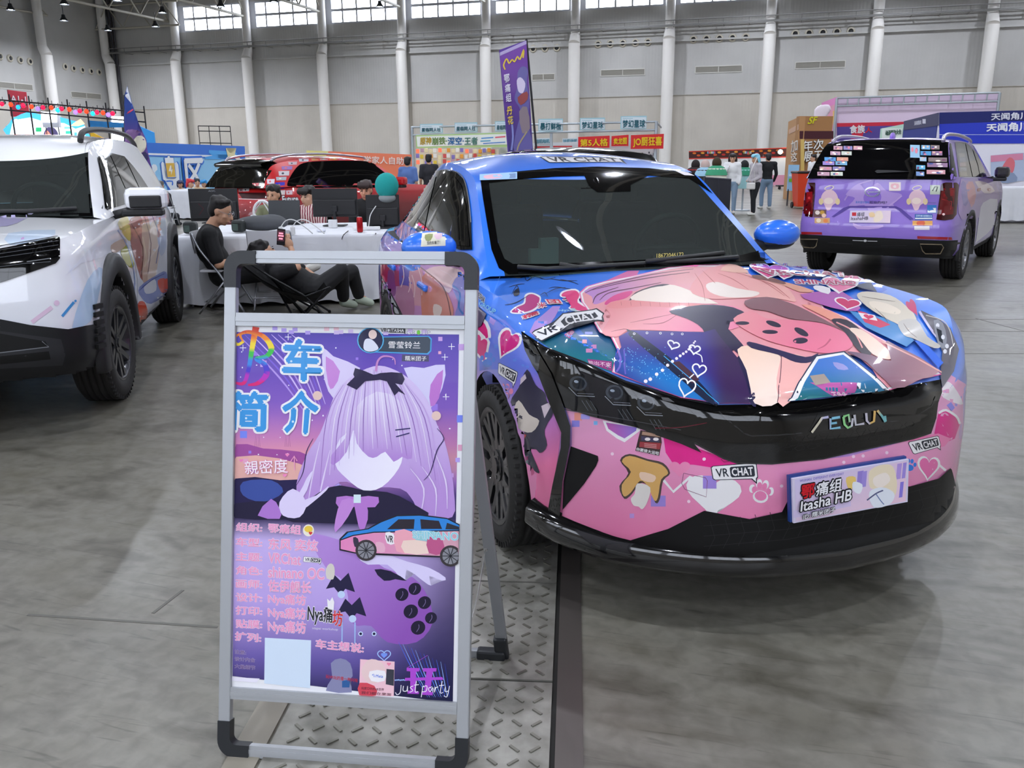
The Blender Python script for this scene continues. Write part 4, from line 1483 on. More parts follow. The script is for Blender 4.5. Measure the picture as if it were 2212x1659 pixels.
w.text('VRCHAT', zB((510, 180), (1180, 195), (1190, 235), (560, 215)), '#b8235e', .03, edge=WH, edge_w=.07)
w.text('SHINANO', zB((770, 255), (1250, 270), (1255, 300), (790, 290)), '#c02a66', .03, edge=WH, edge_w=.07)
w.heart(*zB((1190, 440))[0], 60, 28, WH, .15)
w.heart(*zB((1190, 440))[0], 52, 22, '#d02466', .15)
w.poly(zB((1265, 500), (1330, 515), (1520, 610), (1440, 635), (1320, 590)), '#d4275a')
w.poly(zB((1270, 515), (1400, 535), (1420, 580), (1300, 560)), '#f0e8ea')
w.heart(*zB((1350, 548))[0], 22, 11, '#d4275a', .15)
w.poly(zB((1260, 380), (1340, 350), (1520, 380), (1640, 460), (1720, 560), (1690, 700), (1600, 620), (1480, 560), (1340, 470)), '#d8cdbb', 3)
w.poly(zB((1580, 590), (1720, 570), (1800, 700), (1900, 770), (1850, 790), (1700, 720), (1620, 690)), '#c4bfb8', 3)
w.poly(zB((1360, 430), (1480, 440), (1600, 500), (1560, 530), (1400, 490)), '#efe0cc', 3)
for p in (((1300, 390), (1420, 410), (1560, 430)), ((1400, 480), (1480, 560), (1500, 600)), ((1620, 600), (1660, 660), (1720, 710))):
 w.line(zB(*p), [.6, 1.6, .6], '#6b5a50', 4)
w.heart(*zB((1690, 470))[0], 20, 40, '#c8286a', -.5)
# ink doodles and signatures
for p in (((450, 220), (480, 210), (500, 240), (560, 205), (640, 230), (720, 215)), ((680, 225), (780, 240), (890, 240)), ((760, 230), (850, 250), (900, 270)), ((360, 290), (430, 270), (480, 265)), ((380, 350), (420, 280), (440, 340), (410, 330)), ((330, 430), (420, 410), (520, 350)), ((670, 300), (720, 290), (800, 300), (860, 310)), ((640, 360), (720, 320), (800, 310)), ((600, 370), (640, 350), (660, 380))):
 w.line(zA(*p), [.8, 1.8, .8], '#1e1f3a', 4)
w.poly(zA((395, 330), (430, 300), (440, 350), (400, 360)), '#101430', 2)
w.line(zA((240, 340), (270, 260), (290, 200)), 1, '#7fb2f4')
# bent VR CHAT sticker over the bonnet crease
w.poly(zE((262, 790), (290, 765), (470, 690), (560, 600), (870, 560), (920, 545), (1000, 600), (985, 630), (1000, 690), (930, 680), (660, 715), (560, 790), (370, 880), (345, 870)), '#1c2132')
w.poly(zE((272, 795), (300, 775), (480, 700), (570, 610), (875, 570), (915, 560), (985, 608), (970, 640), (975, 672), (925, 668), (655, 702), (550, 778), (370, 866), (352, 862)), WH)
w.poly(zE((540, 690), (590, 640), (900, 590), (935, 635), (900, 655), (660, 695), (580, 740)), '#1c2132')
w.text('VR', zE((315, 785), (500, 715), (535, 760), (375, 835)), '#1c2132', .02)
w.text('CHAT', zE((575, 645), (880, 595), (915, 645), (610, 725)), WH, .03)
w.text('Nya痛', zE((520, 560), (690, 545), (720, 585), (520, 590)), '#bfe8ee', .01)
hood_wrap = w.build('bonnet_wrap', sd, vinyl)
# ---- black panels: grille, lamps, blades, intake, lower grille, window trims
def black(name, pts, col=BK, base=.004, mt=None, extra=None, smooth=0):
 p = Print(ssk, base)
 p.maxedge = .3
 p.poly(pts, col, smooth)
 if extra:
  extra(p)
 return p.build(name, sd, mt or panel)
def grille_lines(p):
 rim = zD((190, 250), (390, 420), (520, 435), (880, 412), (1700, 300), (1880, 130))
 p.line(rim, 2.5, '#2a2a2c', 2)
 p.line(zD((0, 490), (230, 615), (330, 648), (600, 655), (1000, 615), (1700, 458), (1840, 412)), 3, '#242426')
 rg = random.Random(5)
 for r in range(3):
  for k in range(16):
   cx = 250 + k * 95 + (r % 2) * 48
   cy = 480 + r * 40 - (cx - 600) * .12 + (20 if cx < 500 else 0)
   if cx > 1720:
    continue
   p.line(zD((cx - 40, cy), (cx - 22, cy - 18), (cx + 22, cy - 22), (cx + 40, cy - 6), (cx + 22, cy + 12), (cx - 22, cy + 18)), .9, '#1e1e20', closed=True)
 p.poly(zD((880, 415), (960, 262), (1010, 248), (1390, 195), (1420, 215), (1500, 330)), '#131315')
black('grille', zA((1680, 1150), (1980, 1212)) + zD((450, 198), (1000, 155), (1500, 80), (1920, 2), (1925, 100), (1895, 180), (1880, 300), (1840, 420), (1700, 465), (1000, 620), (600, 660), (330, 655), (230, 620), (0, 500)) + zC((1860, 640), (1700, 570), (1500, 500), (1600, 430), (1800, 380)), extra=grille_lines)
em = Print(ssk, .009)
holo = lambda x, y: ['#e9e4d0', '#c9c6ee', '#8fd2f0', '#9be29a', '#cfd0dc', '#d6d2e6', '#f0c77a', '#8ad0d8'][int((x - 1750) / 21) % 8]
for pts in (((905, 412), (985, 300), (1035, 292)), ((1060, 302), (1125, 292)), ((1055, 340), (1100, 333)), ((1050, 302), (1050, 382), (1128, 372)),
   ((1150, 290), (1190, 275), (1200, 330)), ((1150, 290), (1160, 350), (1185, 375), (1215, 360), (1222, 300)), ((1235, 275), (1245, 352), (1310, 342)),
   ((1325, 262), (1330, 320), (1350, 342), (1385, 325), (1392, 245)), ((1412, 242), (1450, 285), (1475, 330)), ((1470, 280), (1476, 325))):
 em.line(zD(*pts), 5, holo)
em.build('brand_letters', sd, vcol_mat('foil_letters', .2, .5, .6))
def lamp_bits(p):
 p.line(zA((560, 720), (640, 760), (950, 880), (1270, 1030), (1680, 1155), (1980, 1215)), 4, '#26262a')
 for (a, b) in ((905, 1040), (1185, 1110), (1430, 1190)):
  x, y = zA((a, b))[0]
  p.poly([(x - 24, y - 18), (x + 18, y - 16), (x + 24, y + 14), (x - 4, y + 20)], '#17181b')
  p.ell(x, y, 19, 16, '#3a3f46', .2)
  p.ell(x + 1, y, 14, 12, '#151a22', .2)
  p.ell(x - 4, y - 4, 5, 3, '#8f9aa8', .2)
  p.line([(x - 20, y + 8), (x - 2, y + 26), (x + 36, y + 28)], 1.6, '#8b9097')
  p.line([(x - 2, y + 21), (x + 34, y + 23)], 1.2, '#6c7178')
  for k in range(3):
   p.line([(x + 8 + 9 * k, y + 36), (x + 22 + 9 * k, y + 58)], 1.5, '#4b4f55')
 p.poly(zA((1545, 1150), (1600, 1155), (1650, 1190), (1560, 1175)), '#5a5a5c')
 p.line(zA((800, 1240), (1340, 1330), (1700, 1400)), 2, '#3a3a3e', 2)
 p.line(zA((1500, 1385), (1700, 1380), (1900, 1345)), 2, '#5a1424', 3)
black('headlight', zA((470, 640), (560, 700), (700, 790), (950, 890), (1270, 1030), (1680, 1155), (1860, 1240), (1940, 1340)) + zC((1780, 520), (1700, 565), (1350, 440), (1000, 355), (800, 290), (720, 120), (650, 0)), extra=lamp_bits, base=.006)
def lampr(p):
 p.line(zB((1750, 490), (1860, 660), (1960, 760)), 5, '#d8d0ee', 3)
 p.line(zB((1800, 520), (1930, 560), (1985, 640), (2010, 760)), 2, '#c9c7c4', 3)
 p.poly(zB((1860, 560), (1930, 580), (1960, 700), (1940, 780), (1890, 740)), '#9a9ca4', 2)
 p.poly(zB((1880, 620), (1920, 640), (1930, 740), (1900, 720)), '#3d4148')
 for a, b in ((1890, 600), (1930, 690), (1945, 800), (1960, 760)):
  p.ell(*zB((a, b))[0], 4, 5, '#e8e8ee')
black('headlight', zB((1760, 480), (1900, 545), (1990, 620), (2050, 780), (2010, 950), (1920, 1080), (1905, 980), (1925, 800), (1850, 640)), '#77747c', extra=lampr, base=.006)
black('corner_blade', zA((470, 640), (560, 720), (700, 960), (775, 1150)) + zC((850, 430), (845, 580), (790, 860), (765, 1160), (800, 1200), (780, 1370), (700, 1320), (660, 1190), (710, 900), (775, 600), (780, 480), (700, 280), (600, 20)) + zA((560, 900), (500, 780)), base=.010)
black('air_intake', zC((845, 590), (1055, 665), (1058, 700), (1040, 745), (950, 880), (780, 1085), (790, 860)), '#0d0d0f', mt=matte_print, base=.003)
def lowlines(p):
 for r in range(3):
  y = 1120 + r * 22
  p.line([(1520, y + 15), (1700, y), (1900, y - 40), (2030, y - 75)], 1.2, '#232325')
 for k in range(16):
  x = 1530 + k * 32
  p.line([(x, 1188 - k * 5), (x + 14, 1160 - k * 5), (x + 4, 1125 - k * 5)], 1.1, '#262628')
black('lower_grille', zC((765, 1185), (1000, 1252), (1300, 1322), (1600, 1232), (1880, 1090)) + zD((430, 1085), (680, 1030), (730, 930), (1680, 830), (1900, 770), (1990, 690), (2000, 700), (2040, 850), (2045, 1060), (1200, 1230), (0, 1440)) + zC((1500, 1500), (1000, 1440), (740, 1370)), '#0c0c0e', mt=matte_print, extra=lowlines, base=.004)
# front splitter: a swept lip along the bumper plan
o = MB()
pl = [q for q in resample(sm(SP['plan'], 8, False), 160) if q.x > 1.74]
pl = pl + [Vector((q.x, -q.y, q.z)) for q in reversed(pl[:-1])]
rows = []
for i, q in enumerate(pl):
 a, b = pl[max(i - 1, 0)], pl[min(i + 1, len(pl) - 1)]
 t = Vector((b.x - a.x, b.y - a.y, 0)).normalized()
 nn = Vector((-t.y, t.x, 0))
 if nn.dot(Vector((q.x - .8, q.y, 0))) < 0:
  nn = -nn
 e = min(i, len(pl) - 1 - i) / 10
 g = min(1, e)
 q0 = Vector((q.x, q.y, 0))
 up = .03 * (1 - g)
 rows.append([q0 + nn * d + Vector((0, 0, z + up)) for d, z in ((-.12, .325), (-.01, .315), (.015, .305), (.032, .28), (.036, .235), (.025, .215), (-.03, .21), (-.2, .22), (-.12, .325))])
o.grid(rows)
o.build('front_splitter', gloss_black, sd)
# licence board
pm = Vector((2.345, 0, 0))
A_, B_, C_, D_ = [sd_ for sd_ in zD((765, 775), (1675, 622), (1665, 955), (775, 1122))]
wm = wmat(sd)
PX = 2.374
P = Plane(sd, wm @ Vector((PX, 0, .49)), wm.to_3x3() @ Vector((1, 0, 0)))
cs = [P.cast(*q)[0] for q in (A_, B_, C_, D_)]
Mp = Matrix(((0, 0, 1, PX - .008), (1, 0, 0, 0), (0, 1, 0, 0), (0, 0, 0, 1)))
a = MB()
a.prism([(c.y + q, c.z + r) for c, (q, r) in zip(cs, ((-.007, .007), (-.003, .007), (-.003, .0), (-.007, -.0)))], Matrix.Translation((-.013, 0, 0)) @ Mp, .012)
a.build('plate_holder', mat('plate_holder_blue', '#1f3f86', .4), sd)
pb = MB()
pb.prism([(c.y, c.z) for c in cs], Mp, .0078)
pb.build('number_plate', mat('plate_lilac', '#ded6ee', .35), sd)
p = Print(P, .0006)
Q = [A_, B_, C_, D_]
PT = lambda u, v: ((vec2(A_).lerp(vec2(B_), u)).lerp(vec2(D_).lerp(vec2(C_), u), v))[:]
p.poly([PT(.02, .03), PT(.98, .03), PT(.98, .97), PT(.02, .97)], grad('#d6cdf2', '#f2cfe2', PT(.3, 0), PT(.5, 1)))
p.poly([PT(.0, .72), PT(.5, .70), PT(.5, .85), PT(0, .88)], '#d9c9ee')
for u, v, r, c in ((.56, .08, .05, '#9a86d8'), (.60, .1, .04, '#a592e0'), (.9, .06, .04, '#b79ae2'), (.95, .06, .03, '#a48fe0'), (.93, .5, .03, '#8f7fe0')):
 p.poly([PT(u, v), PT(u + r, v), PT(u + r - .01, v + .36), PT(u - .01, v + .36)], c)
p.poly([PT(.66, .12), PT(.76, .02), PT(.86, .10), PT(.9, .5), PT(.88, .8), PT(.80, .55), PT(.70, .55), PT(.66, .45)], '#f2e3c6', 4)
p.poly([PT(.70, .28), PT(.80, .22), PT(.84, .42), PT(.76, .55), PT(.70, .45)], '#f8ece2', 4)
p.poly([PT(.66, .60), PT(.78, .55), PT(.88, .75), PT(.84, .97), PT(.70, .97)], '#e9eef8', 4)
p.line([PT(.64, .78), PT(.72, .66), PT(.78, .62)], 3, '#5a5f86', 3)
p.line([PT(.72, .68), PT(.76, .85), PT(.79, .95)], 2, '#6a80b4', 3)
p.poly([PT(.46, .18), PT(.54, .2), PT(.53, .42), PT(.48, .44)], '#f0cf78', 3)
p.poly([PT(.52, .3), PT(.6, .4), PT(.58, .6), PT(.52, .5)], '#eef2fb', 3)
p.text('WUHAN  DIFFERENT EVERYDAY', [PT(.06, .045), PT(.44, .045), PT(.44, .10), PT(.06, .10)], '#8f84d8', .01)
p.text('鄂', [PT(.075, .18), PT(.185, .17), PT(.175, .46), PT(.065, .48)], '#d2202e', .03, edge='#16181f', edge_w=.06)
p.text('痛组', [PT(.20, .17), PT(.42, .15), PT(.41, .44), PT(.19, .47)], '#f6f6fa', .02, edge='#16181f', edge_w=.07)
p.text('Itasha HB', [PT(.06, .52), PT(.50, .44), PT(.49, .68), PT(.05, .74)], '#f6f6fa', .02, edge='#16181f', edge_w=.08)
p.text('ID: 糯米团子', [PT(.07, .80), PT(.35, .76), PT(.345, .88), PT(.065, .92)], '#f6f6fa', .01, edge='#2a2c36', edge_w=.07)
p.build('plate_print', sd, matte_print)
# ---- windscreen surround, interior, wipers
fr = Print(ssk, .003)
fr.maxedge = .3
out = [(1037, 384), (1110, 372), (1200, 364), (1290, 361), (1400, 364), (1497, 374), (1560, 412), (1620, 462), (1670, 512), (1706, 551), (1650, 563), (1500, 572), (1300, 583), (1190, 592), (1098, 593), (1078, 580), (1062, 540), (1050, 470), (1042, 420)]
inn = [(1056, 396), (1120, 388), (1200, 382), (1290, 380), (1400, 380), (1488, 386), (1540, 420), (1595, 465), (1640, 512), (1655, 538), (1600, 552), (1500, 558), (1300, 566), (1190, 571), (1108, 571), (1090, 560), (1076, 525), (1066, 465), (1060, 425)]
n = len(out)
fr.tris(out + inn, [(i, (i + 1) % n, n + (i + 1) % n, n + i) for i in range(n)], BK)
fr.poly([(1262, 380), (1400, 380), (1362, 400), (1362, 414), (1290, 416), (1272, 402)], BK)
fr.build('windscreen_border', sd, panel)
st = Print(ssk, .0045)
st.poly([(1036, 378), (1117, 373), (1117, 388), (1036, 391)], '#9cc2ea')
st.poly([(1046, 381), (1080, 378), (1082, 386), (1050, 388)], '#e8b4c4', 2)
st.poly([(1100, 377), (1114, 376), (1114, 386), (1100, 387)], '#6f8cb4')
st.poly([(1455, 369), (1486, 374), (1500, 381), (1478, 380)], '#d8d2d8')
st.text('18672046172', [(1418, 550), (1476, 547), (1476, 556), (1418, 559)], '#b9a85a', .01)
st.build('windscreen_sticker', sd, matte_print)
it = MB()
it.box((.55, 0, .97), (.55, 1.3, .06), bev=.02)
it.box((.42, .36, 1.02), (.2, .4, .06), bev=.02)
it.build('dashboard', mat('dash_grey', '#26282a', .6), sd)
it = MB()
for k in range(24):
 pass
ring = [Vector((.26 + .05 * math.sin(a), .37 + .185 * math.cos(a), 1.05 + .175 * math.sin(a))) for a in [2 * math.pi * k / 24 for k in range(25)]]
it.tube(ring, .016, 8, False)
it.tube([ring[0], Vector((.28, .37, 1.05)), ring[12]], .02, 6)
it.build('steering_wheel', mat('wheel_grey', '#3c4244', .5), sd)
for yy in (.37, -.37):
 it = MB()
 it.box((-.38, yy, 1.05), (.14, .5, .42), bev=.05)
 it.box((-.43, yy, 1.32), (.10, .27, .15), bev=.04)
 it.build('front_seat', mat('seat_fabric', '#2b2e31', .8), sd)
it = MB()
it.box((.22, 0, 1.335), (.03, .24, .07), bev=.012)
it.cyl((.20, 0, 1.36), (.14, 0, 1.41), .012)
it.build('rear_view_mirror', gloss_black, sd)
it = MB()
it.box((.60, -.10, 1.004), (.10, .50, .004), rz=.08)
it.build('dashboard_paper', mat('paper_pale', '#cfe4e2', .6), sd)
for yy, s_ in ((-.47, .06), (-.40, .11)):
 it = MB()
 it.box((.54, yy, 1.0 + s_ / 2 + .02), (.04, .05 if s_ < .1 else .09, s_ + .04))
 it.build('dashboard_card', mat('card_pale', '#b8d0cc', .5), sd)
wsk = Skin(sd, [sp['windscreen'], sp['hood'], sp['cabin_floor'], sp['roof']])
for pts in (((1210, 578), (1250, 585), (1500, 570), (1590, 562)), ((1120, 583), (1180, 588), (1250, 585)), ((1395, 572), (1470, 564), (1560, 553), (1688, 545))):
 q = [wsk.cast(*u) for u in pts]
 q = [h[0] + h[1] * .018 for h in q if h]
 if len(q) > 1:
  it = MB()
  it.tube(q, .011, 6)
  it.build('wiper', satin_black, sd)
# ---- side glass on the right (seen) and on the left
def sideglass(skin, polys, col, mt, name, base):
 p = Print(skin, base, cell=.06)
 p.maxedge = .5
 for q in polys:
  p.poly(q, col)
 return p.build(name, sd, mt)
g = Print(ssk, .006, cell=6)
g.maxedge = .6
g.poly(zS((232, 385), (300, 250), (440, 145), (600, 70), (740, 36), (860, 55), (940, 130), (985, 320), (1010, 560), (1020, 830), (900, 830), (530, 695), (430, 610), (330, 545), (265, 480)), '#0a0a0b')
g.line(zS((225, 385), (300, 250), (440, 145), (600, 70), (740, 36), (860, 55), (940, 130), (985, 320), (1010, 560)), 2, '#8a8a90', 3)
g.build('window_trim', sd, panel)
for nm, pts in (('front_door_window', ((570, 670), (612, 420), (685, 180), (745, 105), (850, 105), (920, 195), (965, 400), (1000, 800), (880, 790))), ('rear_door_window', ((370, 430), (430, 235), (560, 130), (665, 95), (605, 350), (545, 645), (450, 570)))):
 g = Print(ssk, .009, cell=6)
 g.maxedge = .6
 g.poly(zS(*pts), '#0a0b0c')
 g.build(nm, sd, dark_glass)
for nm, pts in (('window_trim', ((.60, 1.03), (.35, 1.17), (.08, 1.36), (-.3, 1.44), (-.75, 1.43), (-1.15, 1.36), (-1.5, 1.2), (-1.75, 1.06), (-1.2, 1.03), (-.4, 1.02))),):
 g = Print(ssk_l, .004, cell=.08)
 g.maxedge = .5
 g.poly(pts, '#0a0a0b')
 g.build(nm, sd, panel)
# ---- mirrors, door handles, antenna
def mirror_cap(sgn):
 m = bpy.data.objects.new('wing_mirror', None)
 COL.objects.link(m)
 m.parent = sd
 m.location = (.40, sgn * .955, 1.115)
 o = MB()
 o.ell((0, 0, 0), (.085, .135, .075), 12)
 mc = o.build('mirror_cap', mat('sedan_blue', '#2b78ee', .3, coat=1.), m)
 o = MB()
 o.ell((-.012, -.01 * sgn, -.045), (.075, .125, .04), 10)
 o.tube([(0, -.08 * sgn, -.05), (.03, -.2 * sgn, -.085)], [.04, .03], 8)
 o.build('mirror_foot', satin_black, m)
 if sgn < 0:
  q = Print(Skin(sd, [mc]), .002, cell=8)
  q.poly([(912, 504), (962, 500), (962, 531), (909, 533)], '#e6e2cc')
  q.poly([(918, 508), (935, 506), (930, 520), (920, 520)], '#9aa06a', 2)
  q.poly([(938, 507), (955, 505), (952, 516), (942, 517)], '#e8c8d4', 2)
  q.text('我的车痛了！', [(922, 522), (950, 520), (950, 527), (922, 529)], '#3a3a40', .01)
  q.build('mirror_sticker', sd, matte_print)
 return m
mirror_cap(-1)
mirror_cap(1)
for sgn in (-1, 1):
 for xx in (-.05, -.98):
  h = (ssk_r if sgn < 0 else ssk_l)._hit(Vector((xx, sgn * 3, .86)), Vector((0, -sgn, 0)))
  o = MB()
  o.box(h[0] + Vector((0, sgn * .012, 0)), (.2, .03, .035), bev=.012)
  o.build('door_handle', mat('sedan_blue'), sd)
o = MB()
o.grid([[Vector((-1.0, 0, 1.52)), Vector((-1.12, .012, 1.5)), Vector((-1.2, 0, 1.48))], [Vector((-1.08, 0, 1.56)), Vector((-1.13, .006, 1.57)), Vector((-1.2, 0, 1.565))]])
o.ell((-1.12, 0, 1.52), (.1, .025, .045), 8)
o.build('roof_antenna', gloss_black, sd)
rp = Print(ssk, .002)
rp.maxedge = .8
rp.poly([(1163, 338), (1340, 341), (1355, 356), (1345, 351), (1186, 352)], '#23252e')
rp.poly([(1168, 339), (1336, 342), (1346, 352), (1340, 350), (1188, 351)], WH)
rp.text('VR CHAT', [(1180, 340), (1330, 342), (1338, 349.5), (1192, 350)], '#23252e', .02)
rp.build('roof_sticker', sd, vinyl)
rim_black = mat('rim_black', '#232326', .35, .4, coat=.5)
for xx in (1.34, -1.34):
 for sgn in (1, -1):
  make_wheel(sd, xx, sgn * .922, .328, .328, .225, rim_black, 10, rim_r=.72)
# ---------------------------------------------------------------- white off-road SUV at the left
wsu = thing('suv', 'white SUV with black wheel arch cladding and printed doors, beside the poster stand', 'car', (-3.812, 6.682, 0), -1.331)
white_paint = paint_mat('white_wrap', [(.3, '#e9edf6'), (.8, '#eceff6'), (1.2, '#f2f3f5')])
WP = dict(
 plan=[(-2.4, 0, 1.12), (-2.35, .5, 1.12), (-2.15, .84, 1.12), (-1.6, .95, 1.12), (-.8, .945, 1.13), (0, .945, 1.14), (.9, .945, 1.145), (1.6, .955, 1.14), (2.05, .93, 1.115), (2.25, .84, 1.10), (2.34, .6, 1.085), (2.39, .3, 1.075), (2.41, 0, 1.07)],
 zbot=([-2.4, -1.9, -1, 1, 1.9, 2.4], [.36, .32, .30, .30, .34, .36]),
 profile=[(0, .05, 0), (.12, .01, 0), (.4, .0, 0), (.6, .0, 0), (.78, .02, 0), (.9, .03, 0), (1, .07, 0)],
 front_x=2.4, front_dx=([0, .2, .45, .8, 1], [-.02, .03, .02, .0, -.02]), rear_x=-2.4, rear_dx=([0, 1], [0, 0]),
 arches=[(1.433, .375, .455), (-1.433, .375, .455)],
 zcentre=([-2.4, -1.9, .9, 1.25, 2.0, 2.4], [1.12, 1.12, 1.14, 1.19, 1.14, 1.085]), cowl_x=1.0, deck_x=-2.2, black=lambda x, y, z: (x > 1.85 and z < .60) or z < .36,
 roof_rail=[(1.08, .80, 1.16), (.8, .745, 1.38), (.50, .705, 1.61), (.2, .695, 1.665), (-.6, .69, 1.69), (-1.5, .68, 1.66), (-1.95, .68, 1.58), (-2.2, .74, 1.3), (-2.3, .80, 1.12)],
 roof_mid=[(1.28, 0, 1.19), (.87, 0, 1.40), (.40, 0, 1.64), (.1, 0, 1.70), (-.6, 0, 1.73), (-1.5, 0, 1.71), (-2.0, 0, 1.63), (-2.25, 0, 1.33), (-2.36, 0, 1.12)],
 belt=[(1.1, .875, 1.14), (.7, .885, 1.16), (0, .89, 1.19), (-.9, .89, 1.22), (-1.6, .88, 1.22), (-2.0, .86, 1.18), (-2.28, .82, 1.12)],
 wind_split=.185, rear_split=.80, roof_p=3.2, wide=True)
wp = car_shell(wsu, WP, white_paint, cabin_black, sglass, dark_glass)
wk = Skin(wsu, [wp['body'], wp['hood'], wp['roof'], wp['pillars'], wp['windscreen']])
wk_r = SideSkin(wsu, [wp['body'], wp['pillars'], wp['roof']], -1)
zW = zz(0, 280, 2.764)
def wblack(name, pts, col=BK, base=.004, mt=None, extra=None, sk=None, me=1.):
 p = Print(sk or wk, base, cell=7)
 p.maxedge = me
 p.poly(pts, col)
 if extra:
  extra(p)
 return p.build(name, wsu, mt or panel)
def wl(p):
 for k in range(4):
  p.line([(0, 533 + 8 * k), (125, 512 + 9 * k)], 1.6, '#4c4e52')
 p.line(zW((160, 790), (300, 770)), 2, '#7d8084')
 p.line(zW((0, 820), (150, 800), (300, 790)), 1.4, '#5a5d62')
wblack('headlight', zW((0, 712), (355, 645), (355, 770), (330, 800), (0, 915)), extra=wl, base=.006)
wp_ = Print(wk, .002, cell=8)
wp_.maxedge = 1.
wp_.poly(zW((380, 880), (480, 800), (620, 760), (700, 690), (790, 690), (820, 900), (820, 1150), (850, 1250), (1000, 1000), (1000, 600), (960, 500), (760, 480), (640, 600)), '#e6e9f2')
for pts, col in (((( 520, 900), (610, 830), (560, 1100), (500, 1170), (430, 1180)), '#b9d4ee'), (((740, 660), (800, 800), (770, 820), (720, 740)), '#b8b83a'), (((760, 560), (840, 520), (860, 640), (850, 900), (800, 760)), '#b07068'), (((850, 500), (900, 600), (890, 860), (850, 900)), '#d9b9a6'), (((900, 560), (960, 600), (930, 860), (880, 900)), '#e9d5c6'), (((830, 940), (930, 870), (990, 850), (1000, 960), (900, 1040), (840, 1000)), '#8e9ad0'), (((860, 930), (920, 890), (930, 960), (870, 980)), '#e6e9f4'), (((940, 900), (1000, 890), (1000, 960), (960, 970)), '#e2573e'), (((820, 1040), (860, 1030), (880, 1100), (840, 1170)), '#e0573c'), (((700, 560), (760, 520), (780, 640), (760, 660)), '#d9c65a'), (((930, 480), (980, 500), (990, 700), (950, 740)), '#c7d2ea'), (((940, 540), (960, 530), (960, 620), (940, 640)), '#e0907a'), (((660, 690), (740, 650), (750, 690), (680, 740)), '#d9bda8')):
 wp_.poly(zW(*pts), col, 3)
for pts, col, w_ in (((( 780, 560), (850, 700), (840, 880)), '#7a4a3e', 2.4), (((860, 520), (900, 680), (880, 860)), '#8b6f78', 1.6), (((700, 600), (760, 700), (800, 860), (800, 960)), '#8fa6d8', 2), (((900, 500), (950, 640), (930, 800)), '#6f7fb8', 1.5), (((830, 960), (900, 900), (980, 860)), '#4a5aa8', 2), (((850, 640), (870, 760), (860, 820)), '#e8d2b4', 2.6)):
 wp_.line(zW(*pts), w_, col, 3)
wp_.line(zW((370, 1115), (440, 1030)), 6, '#3f97d8')
wp_.ell(*zW((449, 1023))[0], 2.6, 2.6, '#3f97d8')
wp_.line(zW((190, 1150), (310, 1060)), 9, '#e3c8e0')
wp_.ell(*zW((338, 1035))[0], 6, 6, '#e3c8e0')
wp_.poly(zW((0, 520), (90, 510), (200, 500), (100, 560), (0, 580)), '#b9b0dc', 2)
wp_.poly(zW((130, 610), (140, 610), (145, 655), (125, 660)), '#d59ae0')
wp_.poly(zW((50, 620), (330, 600), (270, 660), (60, 690)), '#c9dcf2', 2)
wp_.build('door_wrap', wsu, vinyl)
wp_ = Print(Skin(wsu, [wp['windscreen']]), .003, cell=10)
wp_.maxedge = 1.
wp_.line([(-30, 325), (60, 322), (184, 325), (192, 380), (197, 464), (100, 464), (-30, 464)], 8, BK)
wp_.build('windscreen_border', wsu, panel)
wblack('window_trim', zW((580, 170), (600, 145), (660, 140), (740, 160), (790, 215), (840, 280), (905, 380), (890, 400), (640, 480), (625, 470), (605, 300)), '#0a0a0b')
for nm, pts in (('front_door_window', ((588, 190), (600, 158), (640, 152), (735, 345), (700, 360), (640, 465), (630, 465))), ('rear_door_window', ((655, 153), (735, 168), (815, 345), (745, 350))), ('quarter_window', ((745, 172), (785, 215), (880, 370), (830, 350)))):
 g = Print(wk, .007, cell=8)
 g.maxedge = .6
 g.poly(zW(*pts), '#15171a')
 g.build(nm, wsu, dark_glass)
# lower bumper in black plastic, with grooves
def wb(p):
 p.poly(zW((0, 1200), (360, 1250), (385, 1340), (370, 1400), (0, 1420)), '#2c2d30')
 p.poly(zW((0, 1215), (270, 1262), (285, 1290), (0, 1325)), '#101011')
 p.line(zW((0, 1330), (290, 1295), (250, 1262)), 1.6, '#7e8186')
 p.poly(zW((0, 1350), (290, 1320), (300, 1365), (0, 1395)), '#111112')
wblack('lower_bumper', zW((0, 1130), (180, 1165), (400, 1190), (500, 1170), (560, 1160), (580, 1190), (570, 1240), (540, 1500), (0, 1500)), '#1c1d1f', extra=wb, mt=matte_print, base=.012)
wf = FrontSkin(wsu, [wp['body'], wp['hood']])
for nm, pts, col in (('headlight', [(-.85, 1.085), (-.84, .98), (-.6, .93), (-.2, .91), (.2, .91), (.59, .93), (.59, 1.06), (.2, 1.05), (-.4, 1.05)], BK), ('lower_bumper', [(-.93, .64), (-.5, .60), (.3, .60), (.6, .62), (.6, .40), (-.93, .40)], '#1c1d1f')):
 p = Print(wf, .005, cell=.08)
 p.maxedge = 1.
 p.poly(pts, col)
 p.build(nm, wsu, panel if col == BK else matte_print)
# wheel arch cladding: rings standing off the body
for xa in (1.433, -1.433):
 for sgn in (1, -1):
  o = MB()
  rows = []
  for k in range(37):
   a = math.radians(-18 + 216 * k / 36)
   r = []
   for rr, off in ((.455, -.05), (.452, .022), (.47, .03), (.55, .026), (.575, .012), (.58, -.03)):
    x, z = xa + rr * math.cos(a), .375 + rr * math.sin(a)
    z = max(z, .30)
    yb = interp(x, [-2.42, -2.3, -2.1, -1.6, 0, 1.6, 2.05, 2.25, 2.36], [.55, .70, .86, .95, .945, .955, .93, .84, .62])
    r.append(Vector((x, sgn * (yb + off), z)))
   rows.append(r)
  o.grid(rows)
  o.build('wheel_arch_cladding', satin_black, wsu)
o = MB()
for k in range(6):
 z = .48 + k * .045
 o.box((2.06 - k * .01, .955 - .0 * k, z), (.075, .02, .028), M=Matrix.Rotation(math.radians(-22), 4, 'Z'))
o.build('cladding_vents', mat('vent_black', '#050505', .7), wsu)
